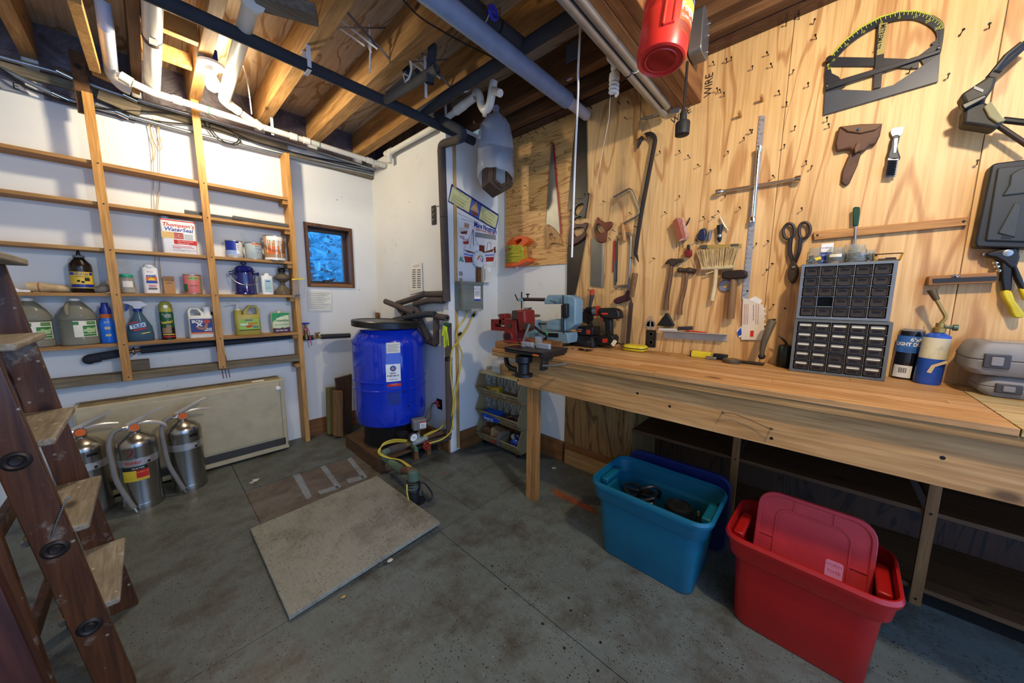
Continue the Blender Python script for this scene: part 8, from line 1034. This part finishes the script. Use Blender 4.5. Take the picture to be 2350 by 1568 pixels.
def lid(name, label, pts, plane, tilt, m, loc, rz, w, l, sticker=False, rx=0):
    t = T(name, label, 'bin lid', loc, rz, rx=rx); o = rrect(-w/2, w/2, 0, l, .06, 5); t.p('panel', B().prism(o, -.006, .006), m, .003); t.p('rim', B().ring(rrect(-w/2-.008, w/2+.008, -.008, l+.008, .066, 5), rrect(-w/2+.008, w/2-.008, .008, l-.008, .055, 5), -.012, .016), m, .003); t.p('raised_panel', B().ring(rrect(-w/2+.055, w/2-.055, .05, l-.05, .04, 5), rrect(-w/2+.062, w/2-.062, .057, l-.057, .036, 5), -.010, -.005), m, .001)
    for x in (-.06, .06): t.p('rib', B().box(x-.002, x+.002, -.010, -.006, l-.05, l-.005), m)
    for s in (-1, 1): t.p('rib', B().box(s*(w/2-.03)-.025, s*(w/2-.03)+.025, -.010, -.006, l*.6, l*.6+.004), m)
    if sticker: lb = t.p('sticker', B().prism(rrect(.05, .10, .20, .27, .008, 3), -.0085, -.0062), mat('pink_sticker', '#d98aa6', .4)); text(t, 'STURDY', .012, .075, .255, -.0088, RED, lb); text(t, 'TOTE', .015, .075, .23, -.0088, RED, lb)
    return t
lid('bin_lid', 'navy blue bin lid standing behind the teal bin', 0, 0, 0, NAVP, (1.93, .53, .0), R90, .52, .40, rx=-.08); 
t = bin_('storage_bin', 'red plastic storage bin with its lid dropped in', (1.665, -.035, 0), R90-.04, .475, .35, .385, .27, .39, BINR, 0)
lid('bin_lid', 'pinkish red bin lid standing inside the red bin with a sticker', 0, 0, 0, PINKL, (1.655, -.045, .06), R90-.04, .34, .45, True, rx=-.22)
# contents of the teal bin
t = T('coiled_cord', 'black coiled cords and wires in the teal bin', 'cord', (1.68, .60, .05), R90); b = B(); r_ = random.Random(12)
for k in range(9): rr = r_.uniform(.05, .09); zz = .10+.02*k; b.tube([(-.02+rr*math.cos(a)+r_.uniform(-.01, .01), rr*.8*math.sin(a), zz+.012*math.sin(a*2+k)) for a in [2*PI*i/14 for i in range(14)]], .008, 7, closed=True)
b.tube([(-.02, -.03, .26), (.01, -.05, .31), (.05, -.02, .325), (.07, .02, .29), (.06, .04, .24)], .009, 8, 5); t.p('cord', b, BLACK); t.p('support', B().cbox((-.02, 0, .033), (.16, .16, .134)), mat('dark_box', '#1c1e22', .7), .005)
t = T('sander_head', 'round black power tool head standing in the teal bin', 'power tool', (1.68, .43, .045), R90); t.p('drum', B().lathe([(.05, .05), (.062, .06), (.064, .26), (.060, .275), (.05, .278), (.048, .27), (0, .268)], 28), BLACK)
for k in range(14): a = 2*PI*k/14; t.p('vent_fin', B().bar((.025*math.cos(a), .025*math.sin(a), .2705), (.044*math.cos(a), .044*math.sin(a), .2705), .005, .004), DKSTEEL)
t.p('stand', B().cbox((0, 0, .016), (.10, .10, .09)), BLACK, .005); t.p('blue_band', B().arc(.0645, -1.2, .3, .15, .25, 10), BLUEI)
t = T('spray_gun', 'small black and brass fitting poking up in the teal bin', 'fitting', (1.68, .345, .03), R90); t.p('body', B().lathe([(.02, 0), (.022, .2), (.018, .24), (.010, .25), (.008, .275), (0, .278)], 16), BLACK); t.p('tip', B().lathe([(.006, .275), (.006, .295), (0, .298)], 10), BRASS)
# --- stacking basket tower
BK = mat('tan_basket_plastic', '#97835a', .5, dirt='#4e3d22', da=.45); t = T('basket_tower', 'tan plastic three-tier stacking basket on castors under the bench end', 'basket', (1.935, 1.955, 0), R90); bw, bd = .50, .245
for k in range(3):
    z = .045+.205*k; tier = t.p('tier_floor', B().box(-bw/2, bw/2, .03, bd, z, z+.008), BK, .002)
    fr = t.p('front_frame', B().add([(-bw/2+.0, .03, z), (bw/2, .03, z), (bw/2, -.02, z+.085), (-bw/2, -.02, z+.085), (-bw/2+.012, .026, z+.012), (bw/2-.012, .026, z+.012), (bw/2-.012, -.015, z+.075), (-bw/2+.012, -.015, z+.075)], [(0, 1, 5, 4), (1, 2, 6, 5), (2, 3, 7, 6), (3, 0, 4, 7)]), BK)
    md = fr.modifiers.new('thick', 'SOLIDIFY'); md.thickness = .008; b = B()
    for i in range(7):
        xa, xb = -bw/2+.012+i*(bw-.024)/7, -bw/2+.012+(i+1)*(bw-.024)/7
        P = lambda x, f: (x, .026-.041*f, z+.012+.063*f)
        b.bar(P(xa, 0), P(xa, 1), .006, .006, (0, 1, 0)); b.bar(P(xa, 0), P(xb, .5), .004, .004, (0, 1, 0)); b.bar(P(xb, 0), P(xa, .5), .004, .004, (0, 1, 0)); b.bar(P(xa, .5), P(xb, 1), .004, .004, (0, 1, 0)); b.bar(P(xb, .5), P(xa, 1), .004, .004, (0, 1, 0))
    b.bar(P(-bw/2, .5), P(bw/2, .5), .006, .006, (0, 1, 0)); t.p('front_lattice', b, BK, kind='stuff', par=fr)
    for s in (-1, 1):
        x = s*bw/2; t.p('side_panel', B().prism([(.03, z), (bd, z), (bd, z+.20), (.02, z+.20), (.03, z+.14), (-.02, z+.085)], -.003, .003), BK) if False else t.p('side_panel', B().add([(x+d, y_, z_) for d in (-.003, .003) for y_, z_ in ((.03, z), (.10, z), (.10, z+.20), (.03, z+.20), (-.02, z+.085))], [(0, 1, 2, 3, 4), (9, 8, 7, 6, 5), (0, 5, 6, 1), (1, 6, 7, 2), (2, 7, 8, 3), (3, 8, 9, 4), (4, 9, 5, 0)]), BK)
        b = B(); b.bar((x, .10, z), (x, bd, z), .008, .010).bar((x, .10, z+.195), (x, bd, z+.195), .008, .010).bar((x, bd-.004, z), (x, bd-.004, z+.2), .008, .008, (0, 1, 0)).bar((x, .172, z), (x, .172, z+.2), .006, .006, (0, 1, 0)).bar((x, .10, z+.10), (x, bd, z+.10), .006, .006)
        for y_ in (.10, .172):
            for zz in (0, .1): b.bar((x, y_, z+zz), (x, y_+.072, z+zz+.1), .004, .004).bar((x, y_+.072, z+zz), (x, y_, z+zz+.1), .004, .004)
        t.p('side_lattice', b, BK, kind='stuff')
    b = B()
    for i in range(6):
        xa, xb = -bw/2+i*bw/6, -bw/2+(i+1)*bw/6; b.bar((xa, bd, z), (xb, bd, z+.2), .004, .004).bar((xb, bd, z), (xa, bd, z+.2), .004, .004).bar((xa, bd, z), (xa, bd, z+.2), .006, .006, (0, 1, 0))
    t.p('back_lattice', b, BK, kind='stuff')
t.p('top_tray', B().box(-bw/2, bw/2, .02, bd, .655, .668), mat('top_tray_yellow', '#c8bb84', .5), .003)
for s in (-1, 1):
    for y_ in (.04, .21): t.p('castor', B().lathe([(.008, -.008), (.02, -.008), (.021, 0), (.02, .008), (.008, .008)], 16, (s*(bw/2-.05), y_, .0215), 'x').box(s*(bw/2-.05)-.012, s*(bw/2-.05)+.012, y_-.01, y_+.01, .03, .046), BLACK)
def inb(x, y, k): return tuple(t_b @ Vector((x, y, .0535+.205*k)))
t_b = t.M
u = T('bulb_box', 'yellow light bulb box in the top basket', 'box', inb(-.10, .09, 2), R90+.2); u.p('box', B().box(-.05, .05, -.03, .03, 0, .07), mat('box_yellow', '#c2a728', .6), .001); u.p('window', B().lathe([(0, -.0312), (.022, -.0312), (.022, -.029)], 18, (.005, 0, .035), 'y'), mat('bulb_grey', '#8f94a0', .3)); u.p('flap', B().prism([(-.05, .07), (-.10, .078), (-.05, .055)], -.03, .0), mat('box_yellow', '#c2a728', .6))
u = T('door_knob', 'small round white knob in the top basket', 'knob', inb(.03, .06, 2), R90); u.p('knob', B().sph((0, 0, .02), .02, 14).cyl((0, .01, .02), (0, .04, .02), .008), PAPER)
u = T('hardware_scraps', 'heap of dark hardware scraps in the top basket', 'hardware', inb(.14, .09, 2), R90, kind='stuff'); b = B(); r_ = random.Random(9)
for k in range(40): b.cbox((r_.uniform(-.08, .08), r_.uniform(-.05, .05), .008+r_.random()*.03), (r_.uniform(.01, .04), .008, .008), rz=r_.uniform(0, 3), ry=r_.uniform(-.5, .5))
u.p('scraps', b, mat('scrap_mix', '#6a5c44', .6, var=.5, vs=60), kind='stuff')
u = T('sponge_pack', 'blue plastic pack of sponges in the middle basket', 'package', inb(-.10, .06, 1), R90+.15, rx=.35); u.p('pack', B().loft([[(x, y, z) for x, y in rrect(-.10*k, .10*k, -.055*k, .055*k, .02)] for k, z in ((.9, .0), (1, .02), (.95, .06), (.6, .07))]), mat('pack_blue', '#1d4fae', .25)); text(u, 'Sponges', .030, -.01, .038, -.057, WHITE, bold=.001); text(u, 'Natural', .022, .0, .015, -.057, WHITE)
u = T('tool_scraps', 'dark jumble of small tools in the middle basket', 'tools', inb(.12, .09, 1), R90, kind='stuff'); b = B()
for k in range(26): a = r_.uniform(0, 3.1); c = Vector((r_.uniform(-.08, .08), r_.uniform(-.05, .05), .012+r_.random()*.05)); d_ = Vector((math.cos(a), math.sin(a), r_.uniform(-.2, .2)))*.05; b.tube([c-d_, c+d_], .007, 6)
u.p('tools', b, mat('dark_tools', '#3a2a2c', .5, var=.6, vs=40), kind='stuff')
u = T('carton', 'cardboard carton tipped in the bottom basket', 'box', inb(-.045, .06, 0), R90+.1, ry=.12); u.p('carton', B().box(-.075, .075, -.03, .05, .005, .12), mat('carton_tan', '#9c8460', .8), .002); u.p('red_box', B().box(-.06, .02, -.045, -.031, .0, .05), mat('carton_red', '#b03422', .6), .002)
u = T('cable_reel', 'round wooden reel in the bottom basket', 'reel', inb(-.18, .05, 0), R90+.35); u.p('reel', B().lathe([(.03, -.012), (.055, -.012), (.057, 0), (.055, .012), (.03, .012), (.028, 0), (.03, -.012)], 24, (0, 0, .058), 'y'), PALY)
u = T('glove', 'grey work glove draped over the bottom basket edge', 'glove', inb(.055, .02, 0), R90); u.p('glove', B().tube([(0, .05, .11), (-.01, .01, .11), (-.02, -.03, .085), (-.025, -.035, .02)], [.022, .028, .026, .016], 12, 4), mat('grey_glove', '#5a5850', .9, bump=.4, bs=80))
u = T('plastic_packets', 'crumpled blue and clear plastic packets in the bottom basket', 'packets', inb(.15, .06, 0), R90); r_ = random.Random(21)
for k, c_ in enumerate(('#2a3f9e', '#3a5fc0', '#8f969e', '#20284a')): u.p('packet', B().sph((r_.uniform(-.04, .05), r_.uniform(-.02, .04), .04+.025*k), .045, 10, (1, .7, .7)), mat('packet_'+c_[1:], c_, .2, bump=1.0, bs=30))
for k, (x, z1, w_, c_, lab) in enumerate(((-.10, .11, .10, '#c8c6c0', 'white printed carton on the basket tower'), (.02, .085, .12, '#a8814e', 'cardboard box on top of the basket tower'))):
    u = T('carton', lab, 'box', tuple(t_b @ Vector((x, .14, .6685))), R90+.05*k); u.p('carton', B().box(-w_/2, w_/2, -.06, .06, 0, z1), mat('top_carton_%d' % k, c_, .7), .002); u.p('flap', B().box(-w_/2, w_/2, -.075, -.06, z1*.5, z1*.5+.003), mat('top_carton_%d' % k, c_, .7))
# --- wooden stepladder at the left edge
LW = wood('ladder_wood', '#684022', '#3c2210', 2, 8, .06, .42, spatter='#8f8878'); LS = wood('ladder_step', '#a39a86', '#7f735c', 1, 9, .08, .7, spatter='#c9c3b2', dirt='#5a4426'); SLP = -.1237
t = T('step_ladder', 'old paint-spattered brown wooden stepladder standing at the left edge', 'ladder', (-.19, 1.85, 0)); lx = lambda z, e=0: -.19-(-.19)+SLP*z+e
for yy in (1.62, 2.06): t.p('side_rail', B().add([(lx(z)+dx, yy-1.85+dy, z) for z in (0, 1.42) for dx, dy in ((-.03, -.013), (.045, -.013), (.045, .013), (-.03, .013))], [(3, 2, 1, 0), (4, 5, 6, 7), (0, 1, 5, 4), (1, 2, 6, 5), (2, 3, 7, 6), (3, 0, 4, 7)]), LW, .003)
for z in (.31, .60, .89, 1.175):
    c = lx(z); st = t.p('step', B().box(c-.05, c+.075, -.216, .20, z-.011, z+.011), LS, .006); t.p('rod', B().tube([(c+.01, -.244, z-.03), (c+.01, .224, z-.03)], .004, 8), DKSTEEL, par=st); t.p('rosette', B().lathe([(0, -.248), (.010, -.250), (.014, -.245), (.020, -.249), (.026, -.246), (.028, -.243)], 24, (c+.01, 0, z-.03), 'y'), DKSTEEL, par=st); t.p('step_brace', B().bar((c-.02, -.19, z-.12), (c+.03, -.19, z-.015), .02, .012), LW, par=st)
t.p('top_step', B().box(lx(1.43)-.09, lx(1.43)+.09, -.26, .24, 1.42, 1.445), LS, .006)
for yy in (-.285, .24): t.p('rear_leg', B().add([(x, yy+dy, z) for x, z in ((-.145, 0), (-.085, 0), (-.185, 1.40), (-.235, 1.40)) for dy in (-.012, .012)], [(0, 2, 4, 6), (7, 5, 3, 1), (0, 1, 3, 2), (2, 3, 5, 4), (4, 5, 7, 6), (6, 7, 1, 0)]), LW, .003)
for z in (.25, .62, 1.0): t.p('rear_rung', B().box(-.135-.05*z-.012, -.135-.05*z+.012, -.285, .24, z, z+.05), LW, .003)
b = B(); q = [t.loc(AY(x, y, 1.60)) for x, y in ((160, 1140), (152, 1146), (140, 1175), (128, 1205), (120, 1232))]
for k in range(26): f = k/25*4; i = min(3, int(f)); p_ = q[i].lerp(q[i+1], f-i); b.sph(p_, .0028, 6)
t.p('bead_chain', b, STEEL, kind='stuff')
t = T('door_panel', 'reddish brown timber leaning beside the ladder with a ring handle', 'board', (-.235, 1.28, 0), 0, ry=-.10); t.p('board', B().box(-.10, .03, -.018, .018, .02, 1.0), wood('red_brown_board', '#54281a', '#34160c', 2, 8, .05, .45), .004); t.p('ring', B().tube([(-.045+.03*math.cos(a), -.024, .30+.03*math.sin(a)) for a in [2*PI*i/18 for i in range(18)]], .003, 7, closed=True), DKSTEEL)
t = T('metal_rod', 'thin dark metal rod leaning against the shelves behind the ladder', 'rod', tuple(AY(66, 790, 2.9)), 0); q0, q1 = t.loc(AY(62, 775, 2.9)), t.loc(AY(-12, 575, 3.2)); d_ = (q0-q1); q2 = q0+d_*(t.loc(Vector((0, 0, 0))).z-q0.z)/d_.z if abs(d_.z) > .01 else q0; t.p('rod', B().tube([q2, q1], .011, 10), mat('dark_rod', '#2a2422', .35, .6))
# litter on the floor
for k, (x, y, s, c_) in enumerate(((586, 1102, .03, '#c9c2b2'), (578, 1108, .018, '#c9c2b2'), (895, 1287, .016, '#c9c2b2'), (1272, 1075, .02, '#d8d6cc'), (788, 1370, .014, '#b59a62'), (1020, 1085, .010, '#b23a22'))):
    q = AZ(x, y, .001 if k != 2 else .024); b = B(); r_ = random.Random(k); b.add([(q.x+s*math.cos(a)*r_.uniform(.5, 1.1), q.y+s*math.sin(a)*r_.uniform(.4, 1.0), q.z+r_.random()*.004) for a in [2*PI*i/9 for i in range(9)]], [tuple(range(9))]); o = one('paper_scrap', b, mat('scrap_'+c_[1:], c_, .8), ['torn white scrap in front of the heater', 'smaller torn white scrap in front of the heater', 'white scrap on the hatch cover edge', 'white crumbs beside the bench leg', 'tan chip in front of the hatch cover', 'tiny red chip by the well pipe'][k], 'scrap', 'scraps on the floor'); md = o.modifiers.new('thick', 'SOLIDIFY'); md.thickness = .001
b = B(); r_ = random.Random(31)
for k in range(170): q = AZ(1265+r_.random()*85, 1128, 0); f = r_.random(); c = AZ(1268+95*f, 1128+45*f+r_.gauss(0, 3), .003); a = r_.uniform(0, 3.1); d_ = Vector((math.cos(a), math.sin(a), r_.uniform(-.1, .3)))*.02; b.tube([c-d_, c+d_+Vector((0, 0, .004))], .0012, 4)
one('pine_needles', b, mat('needle_orange', '#a8552a', .8), 'strewn orange pine needles beside the teal bin', 'pine needles', kind='stuff')
